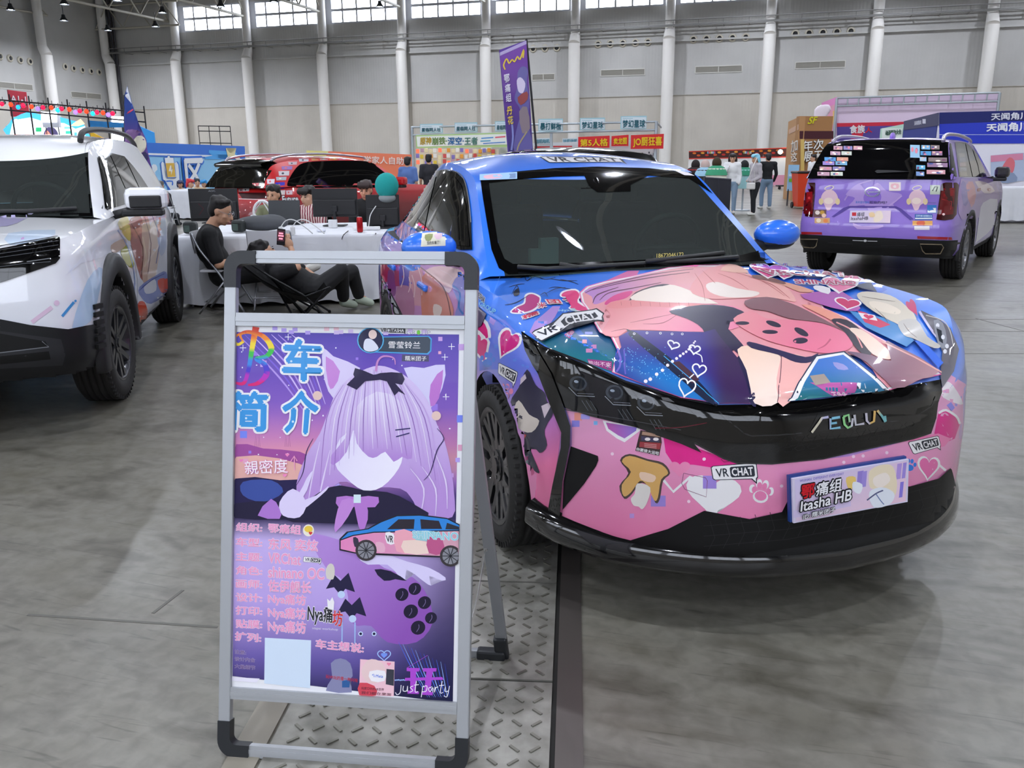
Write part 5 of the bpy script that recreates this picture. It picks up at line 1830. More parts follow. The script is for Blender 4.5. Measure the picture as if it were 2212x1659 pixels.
for sgn in (1, -1):
 o = MB()
 pts = [(.42, sgn * .64, 1.66), (.34, sgn * .64, 1.715), (.1, sgn * .64, 1.745), (-.6, sgn * .64, 1.765), (-1.4, sgn * .64, 1.745), (-1.75, sgn * .64, 1.69), (-1.85, sgn * .64, 1.64)]
 o.tube([Vector(p) for p in sm(pts, 4, False)], .022, 8)
 o.build('roof_rail', satin_black, wsu)
def suv_mirror(root, loc, sgn, cap, size=1.):
 m = bpy.data.objects.new('wing_mirror', None)
 COL.objects.link(m)
 m.parent = root
 m.location = loc
 o = MB()
 o.box((0, 0, .03), (.15, .27 * size, .15), bev=.045)
 o.build('mirror_cap', cap, m)
 o = MB()
 o.box((.06, 0, .01), (.05, .20 * size, .085), bev=.012)
 o.box((0, -.03 * sgn, -.065), (.13, .26 * size, .05), bev=.015)
 o.tube([(0, -.1 * sgn, -.05), (.0, -.26 * sgn, -.09)], .03, 8)
 o.build('mirror_foot', satin_black, m)
suv_mirror(wsu, (.80, 1.10, 1.235), 1, mat('suv_white', '#f0f1f4', .3, coat=1.), 1.05)
suv_mirror(wsu, (.80, -1.10, 1.235), -1, mat('suv_white'), 1.05)
o = MB()
o.box((.95, 0, 1.13), (.5, 1.5, .06), bev=.02)
o.build('dashboard', mat('dash_grey'), wsu)
o = MB()
ring = [Vector((.55 + .06 * math.sin(a), .38 + .20 * math.cos(a), 1.20 + .17 * math.sin(a))) for a in [2 * math.pi * k / 24 for k in range(25)]]
o.tube(ring, .019, 8, False)
o.build('steering_wheel', mat('wheel_grey'), wsu)
for yy in (.38, -.38):
 o = MB()
 o.box((-.15, yy, 1.2), (.16, .5, .45), bev=.05)
 o.box((-.2, yy, 1.47), (.1, .27, .14), bev=.04)
 o.build('front_seat', mat('seat_fabric'), wsu)
wwk = Skin(wsu, [wp['windscreen'], wp['hood'], wp['roof'], wp['cabin_floor']])
q = [wwk.cast(*u) for u in ((-40, 463), (60, 462), (110, 459), (165, 455))]
q = [h[0] + h[1] * .02 for h in q if h]
if len(q) > 1:
 o = MB()
 o.tube(q, .014, 6)
 o.build('wiper', satin_black, wsu)
suv_rim = mat('suv_rim', '#3a3b3f', .3, .6, coat=.5)
for xx in (1.433, -1.433):
 for sgn in (1, -1):
  make_wheel(wsu, xx, sgn * .955, .372, .372, .245, suv_rim, 6, rim_r=.66, steer=-.06 if xx > 0 else 0)
g = Print(wk_r, .004, cell=.08)
g.maxedge = .6
g.poly([(.95, 1.2), (.75, 1.38), (.5, 1.56), (.1, 1.63), (-.8, 1.65), (-1.6, 1.6), (-2.0, 1.45), (-2.0, 1.26), (-.9, 1.26), (0, 1.23)], '#15171a')
g.build('side_window', wsu, dark_glass)
# ---------------------------------------------------------------- purple SUV seen from behind at the right
pu = thing('suv', 'purple wrapped SUV seen from behind with stickers on its rear window', 'car', (5.753, 12.512, 0), .958)
purple = paint_mat('purple_wrap', [(.3, '#8a72c8'), (.8, '#9272d2'), (1.25, '#8f6fd0'), (1.7, '#9a7ad6')])
PP = dict(
 plan=[(-2.5, 0, 1.25), (-2.47, .5, 1.25), (-2.40, .78, 1.25), (-2.2, .89, 1.25), (-1.5, .94, 1.235), (0, .94, 1.2), (1.3, .94, 1.13), (2.0, .89, 1.06), (2.35, .6, 1.0), (2.5, 0, .98)],
 zbot=([-2.5, -2, -1, 1, 2, 2.5], [.34, .30, .26, .26, .3, .34]),
 profile=[(0, .06, 0), (.12, .0, 0), (.4, -.01, 0), (.6, .0, 0), (.85, .01, 0), (1, .04, 0)],
 front_x=2.5, front_dx=([0, 1], [0, 0]), rear_x=-2.5, rear_dx=([0, .25, .4, .6, 1], [.0, .05, .04, .0, .02]),
 arches=[(1.46, .36, .43), (-1.46, .36, .43)],
 zcentre=([-2.5, -2.0, 1.0, 1.4, 2.5], [1.25, 1.25, 1.17, 1.17, 1.0]), cowl_x=1.1, deck_x=-2.42, black=lambda x, y, z: (x < -2.05 and z < .54) or z < .34,
 roof_rail=[(1.1, .76, 1.17), (.8, .71, 1.35), (.4, .67, 1.56), (0, .66, 1.64), (-.8, .66, 1.675), (-1.6, .67, 1.68), (-2.08, .69, 1.655), (-2.3, .75, 1.45), (-2.42, .81, 1.24)],
 roof_mid=[(1.3, 0, 1.19), (.9, 0, 1.38), (.45, 0, 1.60), (0, 0, 1.68), (-.8, 0, 1.715), (-1.6, 0, 1.72), (-2.16, 0, 1.68), (-2.36, 0, 1.45), (-2.5, 0, 1.24)],
 belt=[(1.15, .86, 1.16), (.5, .87, 1.2), (-1, .875, 1.23), (-2, .87, 1.25), (-2.38, .84, 1.24)],
 wind_split=.2, rear_split=.86, roof_p=3.4)
pp = car_shell(pu, PP, purple, cabin_black, dark_glass, dark_glass)
pk = Skin(pu, [pp['body'], pp['roof'], pp['pillars'], pp['rear_window']])
zP, zQ = zz(1680, 220, 3.949), zz(1700, 190, 4.32)
def pblack(name, pts, col=BK, base=.004, mt=None, extra=None, me=.4, smooth=0):
 p = Print(pk, base, cell=12)
 p.maxedge = me
 p.poly(pts, col, smooth)
 if extra:
  extra(p)
 return p.build(name, pu, mt or panel)
pblack('rear_glass', zP((470, 340), (800, 325), (1150, 322), (1430, 330), (1480, 360), (1500, 480), (1530, 640), (330, 648), (390, 500)), base=.004, mt=mat('rear_glass_black', '#060608', .03, coat=1., spec=.8))
p = Print(pk, .0065, cell=12)
cols = ['#c99aa8', '#8f86b8', '#d8a0b0', '#c9a0b0', '#d2d6c8', '#8fb8d8', '#5fa0d8', '#e0a088', '#d88a8a', '#9a86c8', '#7ab0d0', '#b0c8d8']
stk = []
for row, (y, x0, n, wd_) in enumerate(((395, 478, 3, 84), (440, 450, 2, 95), (490, 400, 2, 105), (525, 385, 2, 108), (570, 358, 2, 112), (615, 340, 2, 112))):
 for k in range(n):
  stk.append((x0 + k * wd_, y - 16, wd_ - 8, 34, cols[(row * 3 + k) % 12]))
for row, (y, x0, n, wd_) in enumerate(((390, 1225, 2, 80), (440, 1218, 2, 96), (490, 1212, 1, 62), (495, 1285, 1, 165), (540, 1275, 1, 180), (560, 1182, 1, 82), (600, 1270, 1, 165), (615, 1180, 1, 76))):
 for k in range(n):
  stk.append((x0 + k * wd_, y - 18, wd_ - 6, 38, ['#7ab0d8', '#5a9ed0', '#a8c8e0', '#8a7a78', '#9a7a98', '#6ab4d8', '#d8a0a8', '#7a98c8'][(row + k * 3) % 8]))
stk.append((1130, 370, 82, 110, '#9cc4de'))
rg = random.Random(11)
for x, y, a, b, c in stk:
 p.poly(zP((x, y), (x + a, y + 2), (x + a, y + b), (x, y + b - 2)), c)
 for _ in range(3):
  u, v = rg.random() * .7, rg.random() * .6
  p.ell(*zP((x + a * (u + .15), y + b * (v + .2)))[0], a * .14 / 3.95, b * .2 / 3.95, rg.choice(['#f2e6e6', '#e8c0a0', '#4a5a9a', '#e88a9a', '#fff4e0', '#7a4a6a']), n=8)
p.build('window_stickers', pu, matte_print)
def tl(p):
 pass
pblack('tail_light', zP((238, 705), (265, 690), (322, 690), (318, 800), (300, 985), (225, 975), (208, 940), (215, 800)), '#3a060c', extra=lambda p: [p.poly(zP((228, 800), (308, 790), (300, 960), (225, 955)), '#6a0c14'), p.poly(zP((250, 770), (300, 765), (295, 860), (250, 860)), '#a01820'), p.ell(*zP((272, 820))[0], 2.5, 3, '#f04048')], base=.008)
pblack('tail_light', zP((1395, 700), (1430, 688), (1520, 690), (1540, 710), (1520, 960), (1490, 1000), (1420, 1012), (1352, 1005), (1360, 950)), '#3a060c', extra=lambda p: [p.poly(zP((1395, 760), (1510, 740), (1490, 960), (1370, 970)), '#6a0c14'), p.poly(zP((1410, 740), (1500, 735), (1495, 800), (1410, 810)), '#8a141c'), p.line(zP((1400, 830), (1480, 850), (1470, 920)), 1.5, '#b02a30'), p.ell(*zP((1412, 960))[0], 3, 2.5, '#ffd8d8')], base=.008)
p = Print(pk, .003, cell=12)
p.maxedge = 1.
star = [(690, 700), (760, 760), (850, 690), (930, 760), (1060, 790), (980, 860), (1020, 930), (880, 890), (800, 960), (740, 880), (600, 900), (660, 820), (580, 790)]
p.poly(zP(*star), '#b79ade', 3)
p.poly(zP((740, 790), (810, 740), (880, 790), (870, 850), (800, 870), (740, 850)), '#9272d2', 3)
p.line(zP((570, 840), (660, 720), (800, 670)), 3, '#b79ade', 4)
p.line(zP((1060, 800), (960, 880), (820, 960), (700, 1000)), 3, '#c7a8e4', 4)
p.poly(zP((640, 1030), (720, 1060), (900, 1050), (860, 1080), (680, 1085)), '#c7a8e4', 2)
# round cream-and-pink stickers with a ring above
for cx in (440, 1188):
 p.line([zP((cx + 38 * math.cos(a), 735 + 17 * math.sin(a) - 8 * math.cos(a)))[0] for a in [2 * math.pi * k / 16 for k in range(17)]], 1.6, '#e8d8b0')
 p.poly(zP((cx - 70, 820), (cx - 40, 765), (cx + 20, 750), (cx + 65, 790), (cx + 75, 850), (cx + 30, 880), (cx + 10, 920), (cx - 20, 925), (cx - 40, 880)), '#ecc8d4', 3)
 p.ell(*zP((cx - 5, 845))[0], 10, 7, '#fbe6da')
 for d in (-70, 72):
  p.ell(*zP((cx + d, 850))[0], 5, 7, '#ecd6a4')
for (a, b, c, d, col) in ((305, 920, 415, 985, '#6a4a4a'), (315, 990, 445, 1035, '#d8a878'), (950, 685, 1050, 760, '#ead8d4'), (1300, 710, 1385, 790, '#c8d2c0'), (1275, 880, 1355, 950, '#2f7cc8'), (1170, 958, 1320, 1008, '#1f5aa8'), (1150, 1015, 1320, 1055, '#f0b060'), (1165, 1060, 1295, 1092, '#ece6ea')):
 p.rect(*zP((a, b))[0], *zP((c, d))[0], col)
p.rect(*zP((1278, 905))[0], *zP((1350, 945))[0], '#f2f2f2')
p.rect(*zP((1172, 990))[0], *zP((1318, 1000))[0], '#f2f2f4')
p.text('这样的痛车就需要支持', zP((1178, 962), (1315, 966), (1315, 985), (1178, 982)), '#cfe4f8', .01)
p.poly(zP((970, 700), (1030, 700), (1030, 740), (970, 740)), '#e8a8b0', 2)
p.line(zP((1320, 760), (1340, 725), (1365, 725), (1350, 765)), 2, '#22282a')
for (x, y, c) in ((340, 945, '#e8d8d0'), (380, 945, '#c89a3a'), (395, 970, '#f0c8b0'), (350, 1012, '#f2e0c0'), (410, 1015, '#e88a4a')):
 p.ell(*zP((x, y))[0], 5, 4.5, c)
p.poly(zP((1190, 1020), (1250, 1018), (1250, 1050), (1190, 1050)), '#e86a4a', 2)
p.text('真希望你懂吗', zP((665, 845), (780, 848), (780, 868), (665, 866)), '#5f86d8', .01)
p.text('孤独的吗？', zP((782, 845), (935, 848), (930, 872), (782, 868)), '#3a3560', .02)
p.line(zP((1280, 858), (1350, 862)), 2, '#7a6ab8')
p.build('tailgate_wrap', pu, vinyl)
p = Print(pk, .006, cell=12)
p.maxedge = .5
p.line([zP((808 + 62 * math.cos(a), 768 + 38 * math.sin(a)))[0] for a in [2 * math.pi * k / 24 for k in range(25)]], 3, '#c9c9d6')
p.line(zP((770, 770), (868, 768), (840, 795)), 2, '#c9c9d6')
p.build('round_badge', pu, chrome if False else vcol_mat('badge_metal', .2, .5, .8))
pblack('plate_recess', zP((560, 905), (610, 888), (1010, 890), (1060, 915), (1160, 1000), (1130, 1010), (1030, 925), (1000, 905), (620, 902), (580, 925), (480, 985), (460, 980)), '#5a449a', mt=matte_print)
p = Print(pk, .012, cell=30)
p.maxedge = .6
p.poly(zP((620, 928), (968, 928), (960, 1035), (612, 1030)), grad('#d8d0ea', '#ecd4e0', zP((620, 930))[0], zP((960, 1030))[0]))
p.rect(*zP((636, 945))[0], *zP((672, 975))[0], '#c8303a')
p.text('痛组', zP((680, 945), (745, 942), (740, 978), (676, 980)), '#2c2e3a', .01)
p.text('ItashaHB', zP((630, 985), (775, 980), (772, 1008), (626, 1012)), '#2c2e3a', .01)
p.poly(zP((830, 950), (880, 930), (900, 990), (860, 1025), (820, 1020)), '#f2e0cc', 3)
p.poly(zP((780, 950), (820, 945), (830, 980), (790, 985)), '#f0cfa0', 2)
p.build('number_plate', pu, matte_print)
pblack('lower_bumper', zP((178, 1130), (205, 1135), (900, 1160), (1480, 1195), (1605, 1200), (1610, 1450), (1380, 1490), (1100, 1490), (600, 1470), (430, 1460), (165, 1400)), '#161617', mt=matte_print, base=.006,
       extra=lambda p: [p.line(zP((640, 1180), (730, 1184)), 1.5, '#c9c9cc'), p.line(zP((765, 1186), (850, 1188)), 1.5, '#c9c9cc'), p.ell(*zP((747, 1184))[0], 3.5, 2.6, '#c9c9cc'), p.line(zP((430, 1200), (640, 1210), (640, 1225)), 1, '#2c2c2e'), p.line(zP((880, 1225), (1100, 1225)), 1, '#2c2c2e')])
pblack('reflector', zP((205, 1108), (378, 1112), (380, 1132), (205, 1130)), '#a01c28', base=.007)
pblack('reflector', zP((1190, 1145), (1480, 1155), (1485, 1178), (1192, 1168)), '#a01c28', base=.007)
for pts in (((200, 1170), (345, 1170), (330, 1225), (310, 1240), (230, 1235), (208, 1215)), ((1215, 1210), (1395, 1215), (1410, 1240), (1385, 1290), (1260, 1290), (1235, 1265))):
 p = Print(pk, .012, cell=12)
 p.poly(zP(*pts), '#0c0b0b')
 p.line(zP(*pts), 2.2, '#b5a58e', closed=True)
 p.build('exhaust_trim', pu, vcol_mat('badge_metal'))
pblack('wiper', zP((830, 600), (850, 588), (1000, 592), (1135, 602), (1000, 608), (850, 615)), '#2a2a2c', base=.02, mt=matte_print)
p = Print(pk, .003, cell=6)
p.maxedge = .8
p.poly(zP((1510, 345), (1600, 345), (1680, 420), (1760, 640), (1545, 640), (1530, 500)), '#141416')
for k in range(6):
 y = 400 + k * 40
 p.poly(zP((1540 + k * 2, y), (1590 + k * 4, y), (1595 + k * 4, y + 30), (1542 + k * 2, y + 32)), ['#8a8a90', '#b0a090', '#7a7a98', '#c0a0a8', '#9aa0b0', '#a89a8a'][k])
p.build('quarter_window', pu, panel)
for nm, pts in (('rear_door_window', ((1598, 350), (1640, 380), (1700, 560), (1715, 640), (1660, 640), (1625, 480))), ('front_door_window', ((1655, 390), (1700, 450), (1780, 640), (1725, 640), (1705, 540)))):
 g = Print(pk, .007, cell=6)
 g.maxedge = .8
 g.poly(zP(*pts), '#0a0b16')
 g.build(nm, pu, dark_glass)
p = Print(pk, .003, cell=6)
p.maxedge = .5
for pts, col in (((( 1560, 660), (1800, 660), (1890, 780), (1880, 900), (1800, 980), (1740, 900), (1690, 860), (1600, 1000), (1540, 950)), '#a88ac8'), (((1600, 720), (1660, 680), (1690, 800), (1650, 900)), '#d88a9a'), (((1680, 680), (1780, 690), (1850, 760), (1760, 780)), '#e0c8d0'), (((1560, 700), (1600, 690), (1620, 860), (1580, 880)), '#8a7ac0'), (((1750, 860), (1870, 830), (1860, 1040), (1700, 1190), (1690, 1180), (1720, 960)), '#d8d4e6'), (((1700, 740), (1730, 735), (1725, 760), (1700, 765)), '#a01c30'), (((1785, 740), (1815, 738), (1815, 760), (1790, 762)), '#a01c30')):
 p.poly(zP(*pts), col, 2)
p.build('door_wrap', pu, vinyl)
# arch rings, roof rails, mirrors, wheels
for xa in (1.46, -1.46):
 for sgn in (1, -1):
  o = MB()
  rows = []
  for k in range(31):
   a = math.radians(-15 + 210 * k / 30)
   r = []
   for rr, off in ((.43, -.05), (.43, .012), (.49, .014), (.50, -.02)):
    x, z = xa + rr * math.cos(a), .36 + rr * math.sin(a)
    yb = interp(x, [-2.2, -1.5, 0, 1.3, 2.0], [.90, .945, .945, .945, .89])
    r.append(Vector((x, sgn * (yb + off), max(z, .27))))
   rows.append(r)
  o.grid(rows)
  o.build('wheel_arch_cladding', satin_black, pu)
for sgn in (1, -1):
 o = MB()
 o.tube([Vector(q) for q in sm([(.1, sgn * .62, 1.66), (0, sgn * .62, 1.70), (-.8, sgn * .62, 1.745), (-1.6, sgn * .62, 1.75), (-1.95, sgn * .62, 1.725), (-2.08, sgn * .63, 1.67)], 4, False)], .022, 8)
 o.build('roof_rail', mat('rail_silver', '#b9b4c0', .3, .8), pu)
suv_mirror(pu, (.62, -1.0, 1.235), -1, mat('mirror_dark', '#1d1a22', .25, coat=1.), .7)
suv_mirror(pu, (.62, 1.0, 1.235), 1, mat('mirror_dark'), .7)
o = MB()
o.ell((-1.75, 0, 1.735), (.09, .03, .05), 8)
o.build('roof_antenna', purple, pu)
for xx in (1.46, -1.46):
 for sgn in (1, -1):
  make_wheel(pu, xx, sgn * .94, .362, .362, .25, mat('rim_silver', '#8f8f94', .3, .8), 7, rim_r=.68)
# ---------------------------------------------------------------- red crossover behind the tables
rd = thing('suv', 'red sticker-covered SUV parked behind the computer tables', 'car', (-3.247, 16.36, 0), .96)
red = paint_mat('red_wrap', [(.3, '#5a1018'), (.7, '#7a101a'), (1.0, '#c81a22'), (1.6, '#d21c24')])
RP = dict(
 plan=[(-2.36, 0, 1.08), (-2.32, .45, 1.08), (-2.22, .74, 1.08), (-2.0, .86, 1.08), (-1.5, .915, 1.075), (0, .92, 1.06), (1.3, .92, 1.03), (1.95, .86, .97), (2.25, .55, .9), (2.36, 0, .88)],
 zbot=([-2.4, -2, -1, 1, 2, 2.4], [.36, .3, .24, .24, .28, .3]),
 profile=[(0, .06, 0), (.12, .0, 0), (.4, -.01, 0), (.6, .0, 0), (.85, .03, 0), (1, .08, 0)],
 front_x=2.36, front_dx=([0, 1], [0, 0]), rear_x=-2.36, rear_dx=([0, .3, .45, .7, 1], [.0, .06, .05, .02, -.05]),
 arches=[(1.38, .35, .41), (-1.38, .35, .41)],
 zcentre=([-2.4, -2.0, .9, 1.3, 2.4], [1.08, 1.08, 1.04, 1.06, .9]), cowl_x=1.0, deck_x=-2.25,
 roof_rail=[(1.05, .74, 1.04), (.75, .69, 1.24), (.35, .65, 1.43), (-.2, .635, 1.50), (-1.0, .63, 1.52), (-1.6, .63, 1.49), (-2.0, .64, 1.41), (-2.18, .70, 1.22), (-2.28, .76, 1.07)],
 roof_mid=[(1.25, 0, 1.06), (.85, 0, 1.27), (.4, 0, 1.46), (-.1, 0, 1.55), (-1, 0, 1.575), (-1.6, 0, 1.555), (-2.05, 0, 1.48), (-2.25, 0, 1.22), (-2.36, 0, 1.07)],
 belt=[(1.1, .83, 1.03), (.4, .85, 1.05), (-.8, .86, 1.07), (-1.8, .85, 1.08), (-2.25, .8, 1.07)],
 wind_split=.2, rear_split=.84, roof_p=3.)
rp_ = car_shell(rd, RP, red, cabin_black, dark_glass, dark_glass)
rk = Skin(rd, [rp_['body'], rp_['roof'], rp_['pillars'], rp_['rear_window']])
zR = zz(380, 320, 4.148)
p = Print(rk, .004, cell=5)
p.maxedge = .6
p.poly(zR((1000, 340), (1010, 300), (1060, 210), (1130, 140), (1300, 120), (1600, 118), (1730, 130), (1790, 158), (1890, 235), (1950, 305), (1850, 345), (1500, 350), (1230, 350)), '#08080a')
p.line(zR((1000, 335), (1012, 290), (1070, 195), (1140, 140), (1300, 122), (1600, 118), (1730, 130), (1790, 158)), 2.6, '#b8b8bc', 3)
p.line(zR((1000, 335), (1100, 350), (1300, 352), (1600, 350), (1850, 350)), 2.2, '#a8a8ae', 2)
p.line(zR((1265, 130), (1262, 345)), 4, '#2e2e30')
p.line(zR((1310, 130), (1400, 345)), 2, '#3a3a3c')
p.build('side_windows', rd, mat('rear_glass_black'))
p = Print(rk, .004, cell=5)
p.maxedge = .6
p.poly(zR((430, 200), (560, 195), (800, 195), (860, 200), (770, 340), (560, 350), (270, 352), (350, 270)), '#1b1a17')
p.line(zR((415, 322), (520, 332), (600, 338)), 2.4, '#b9b9b4')
p.line(zR((520, 345), (750, 345)), 2, '#0c0c0c')
p.build('rear_glass', rd, mat('rear_glass_dim', '#171612', .06, coat=1.))
o = MB()
spx = [(-2.0, y) for y in (-.62, -.3, 0, .3, .62)]
o.grid([[Vector((x0 - .05 * abs(y), y, z0)) for y in (-.6, -.4, 0, .4, .6)] for x0, z0 in ((-1.8, 1.51), (-1.95, 1.495), (-2.13, 1.455), (-2.15, 1.43), (-2.12, 1.395), (-2.0, 1.40))])
o.build('roof_spoiler', gloss_black, rd)
p = Print(rk, .004, cell=5)
p.maxedge = .5
p.poly(zR((560, 400), (800, 400), (820, 450), (600, 460)), '#3a0a10')
p.line(zR((565, 455), (700, 460), (830, 462)), 2, '#d8b8b8')
p.poly(zR((590, 375), (740, 372), (800, 392), (640, 398)), '#e02a2a')
rg = random.Random(4)
for (x, y, a, b, c) in ((1005, 125, 80, 24, '#c8b0b8'), (945, 165, 98, 28, '#9a70b8'), (918, 208, 98, 38, '#d8d0d4'), (895, 260, 95, 28, '#b8c0c8'), (815, 280, 70, 40, '#e8e0e8'), (890, 308, 85, 55, '#3a3ac0'), (1100, 95, 90, 25, '#c8c8d0'), (1210, 88, 70, 22, '#d0a060'), (1285, 85, 80, 22, '#b8b8b0'), (1370, 82, 85, 22, '#d0b858'), (1455, 82, 75, 22, '#c8b0d0'), (920, 380, 60, 38, '#e8d8d8'), (985, 380, 60, 36, '#e0c8d0'), (560, 365, 60, 26, '#c89a9a'), (600, 362, 60, 26, '#e8e0e4'), (685, 315, 60, 28, '#d06a70')):
 p.poly(zR((x, y), (x + a, y - 3), (x + a - 4, y + b), (x + 4, y + b + 2)), c)
 p.ell(*zR((x + a * .4, y + b * .5))[0], a * .03, b * .06, rg.choice(['#3a3a4a', '#e86a6a', '#f4f0e0']), n=7)
p.poly(zR((1280, 375), (1390, 370), (1370, 405), (1290, 405)), '#f0641c', 2)
p.poly(zR((1390, 400), (1440, 370), (1520, 375), (1545, 400)), '#f0a01c', 2)
p.poly(zR((1510, 360), (1560, 340), (1570, 385), (1520, 392)), '#6a4434')
p.line(zR((1380, 380), (1460, 362), (1540, 385)), 1.4, '#2a1208', 3)
p.text('Future', zR((950, 430), (1090, 425), (1095, 485), (955, 490)), '#e8e8ec', .03, edge='#1c1c24')
p.build('sticker_wrap', rd, vinyl)
for sgn in (1, -1):
 o = MB()
 o.tube([Vector(q) for q in sm([(.2, sgn * .58, 1.50), (.1, sgn * .58, 1.545), (-.8, sgn * .58, 1.60), (-1.5, sgn * .58, 1.585), (-1.85, sgn * .58, 1.54), (-1.95, sgn * .58, 1.49)], 4, False)], .02, 8)
 o.build('roof_rail', mat('rail_silver'), rd)
 suv_mirror(rd, (.66, sgn * 1.03, 1.08), sgn, mat('mirror_red', '#c01a22', .25, coat=1.), .9)
for xx in (1.38, -1.38):
 for sgn in (1, -1):
  make_wheel(rd, xx, sgn * .92, .35, .35, .235, rim_black, 5, rim_r=.7)
# dark car whose roof shows over the sedan
bp_ = on_y(1303, 330, 13.2)
dk = thing('car', 'dark car parked behind the blue sedan, only its roof showing', 'car', (bp_.x, bp_.y, 0), .96)
car_shell(dk, dict(RP, roof_rail=[(x, y, z + .075 if z > 1.3 else z) for x, y, z in RP['roof_rail']], roof_mid=[(x, y, z + .075 if z > 1.3 else z) for x, y, z in RP['roof_mid']]), gloss_black, cabin_black, dark_glass, dark_glass)
for xx in (1.38, -1.38):
 for sgn in (1, -1):
  make_wheel(dk, xx, sgn * .92, .35, .35, .235, rim_black, 5, rim_r=.7)
# ================================================================ the poster stand
alu = mat('brushed_aluminium', '#b2b5b9', .42, .5)
alu2 = mat('aluminium_back', '#a0a3a7', .45, .5)
blk = mat('corner_plastic', '#1d2024', .45)
L0, R0 = on_z(485, 1630), on_z(1000, 1670)
T0_ = EYE + ray(757, 544) * 2.214
UXs = (R0 - L0).normalized()
B0 = (L0 + R0) / 2
UPs = (T0_ - B0)
UPs = (UPs - UXs * UPs.dot(UXs))
SL = UPs.length
UPs.normalize()
NRs = UXs.cross(UPs).normalized()
SW = .670
st_ = thing('poster_stand', 'silver A-frame stand holding a purple poster before the blue sedan', 'poster stand', B0)
FM = Matrix(((UXs.x, UPs.x, NRs.x, 0), (UXs.y, UPs.y, NRs.y, 0), (UXs.z, UPs.z, NRs.z, 0), (0, 0, 0, 1)))
def fbox(name, u, v, w, hh, d, mt, n=0., par=None, bev=.003):
 o = MB()
 c = FM @ Vector((u, v, n))
 o.box(c, (w, hh, d), M=FM, bev=bev)
 return o.build(name, mt, par or st_)
def uv(px, py):
 q = on_plane(px, py, B0, NRs) - B0
 return q.dot(UXs), q.dot(UPs)
hw = SW / 2
t = .032
for sgn in (-1, 1):
 fbox('upright', sgn * (hw - t / 2), SL / 2, t, SL - .16, .022, alu)
for nm, v, hh in (('top_rail', SL - t / 2, t), ('poster_rail', uv(740, 694)[1], .034), ('poster_rail', uv(740, 1512)[1], .030), ('bottom_rail', t / 2, t)):
 o = MB()
 w_ = SW - .15 if 'top' in nm or 'bottom' in nm else SW - 2 * t
 for k, (dv, dd) in enumerate(((-.3, .018), (.05, .022), (.36, .018))):
  o.box(FM @ Vector((0, v + dv * hh, 0)), (w_, hh * .34, dd), M=FM)
 o.build(nm, alu, st_)
# rounded corner pieces
def corner(u, v, su, sv):
 R, n = .045, 8
 pts = []
 for k in range(n + 1):
  a = math.pi / 2 * k / n
  pts.append((u - su * R + su * R * math.cos(a), v - sv * R + sv * R * math.sin(a)))
 pts += [(u - su * .085, v), (u - su * .085, v - sv * (t + .002))]
 ri = .018
 cx, cy = u - su * (t + .002 + ri), v - sv * (t + .002 + ri)
 for k in range(n + 1):
  a = math.pi / 2 * (1 - k / n)
  pts.append((cx + su * ri * math.cos(a), cy + sv * ri * math.sin(a)))
 pts += [(u - su * (t + .002), v - sv * .095), (u, v - sv * .095)]
 o = MB()
 o.prism(pts, FM @ Matrix.Translation((0, 0, -.014)), .028)
 return o.build('corner_cap', blk, st_)
for su in (-1, 1):
 for sv, v in ((1, SL), (-1, 0.0)):
  corner(su * hw, v, su, sv)
# rear prop frame, hinged below the top rail
foot = on_z(1057, 1425)
prel = foot - B0
bdir = Vector((-UXs.y, UXs.x, 0))
bk = prel.dot(bdir)
hing = FM @ Vector((0, SL * .80, -.02))
for sgn in (-1, 1):
 a = hing + UXs * sgn * (hw - .035)
 b = UXs * sgn * (hw + .02) + bdir * bk + Vector((0, 0, .06))
 d = (a - b).normalized()
 Z = d
 X = (UXs - Z * UXs.dot(Z)).normalized()
 Y = Z.cross(X)
 M = Matrix(((X.x, Y.x, Z.x, 0), (X.y, Y.y, Z.y, 0), (X.z, Y.z, Z.z, 0), (0, 0, 0, 1)))
 o = MB()
 o.box((a + b) / 2, (.034, .018, (a - b).length), M=M, bev=.003)
 o.build('rear_leg', alu2, st_)
 o = MB()
 o.box(UXs * sgn * (hw + .017) + bdir * bk + Vector((0, 0, .045)), (.042, .03, .09), M=M, bev=.006)
 o.box(UXs * sgn * (hw - .015) + bdir * bk + Vector((0, 0, .02)), (.09, .036, .036), rz=math.atan2(UXs.y, UXs.x), bev=.008)
 o.build('rear_foot', blk, st_)
 o = MB()
 p1 = FM @ Vector((sgn * (hw - .01), SL * .27, -.012))
 p2 = b.lerp(a, .38) - UXs * sgn * .01
 mid = p1.lerp(p2, .5) + Vector((0, 0, -.02))
 o.tube([p1, mid, p2], .0018, 5)
 o.cyl(p2 - Y * .012, p2 + Y * .012, .006, n=8)
 o.build('stay_wire', mat('steel_wire', '#c8c8c8', .3, .9), st_)
o = MB()
o.box(bdir * bk + Vector((0, 0, .02)), (SW - .09, .02, .03), rz=math.atan2(UXs.y, UXs.x), bev=.003)
o.build('rear_bar', alu2, st_)
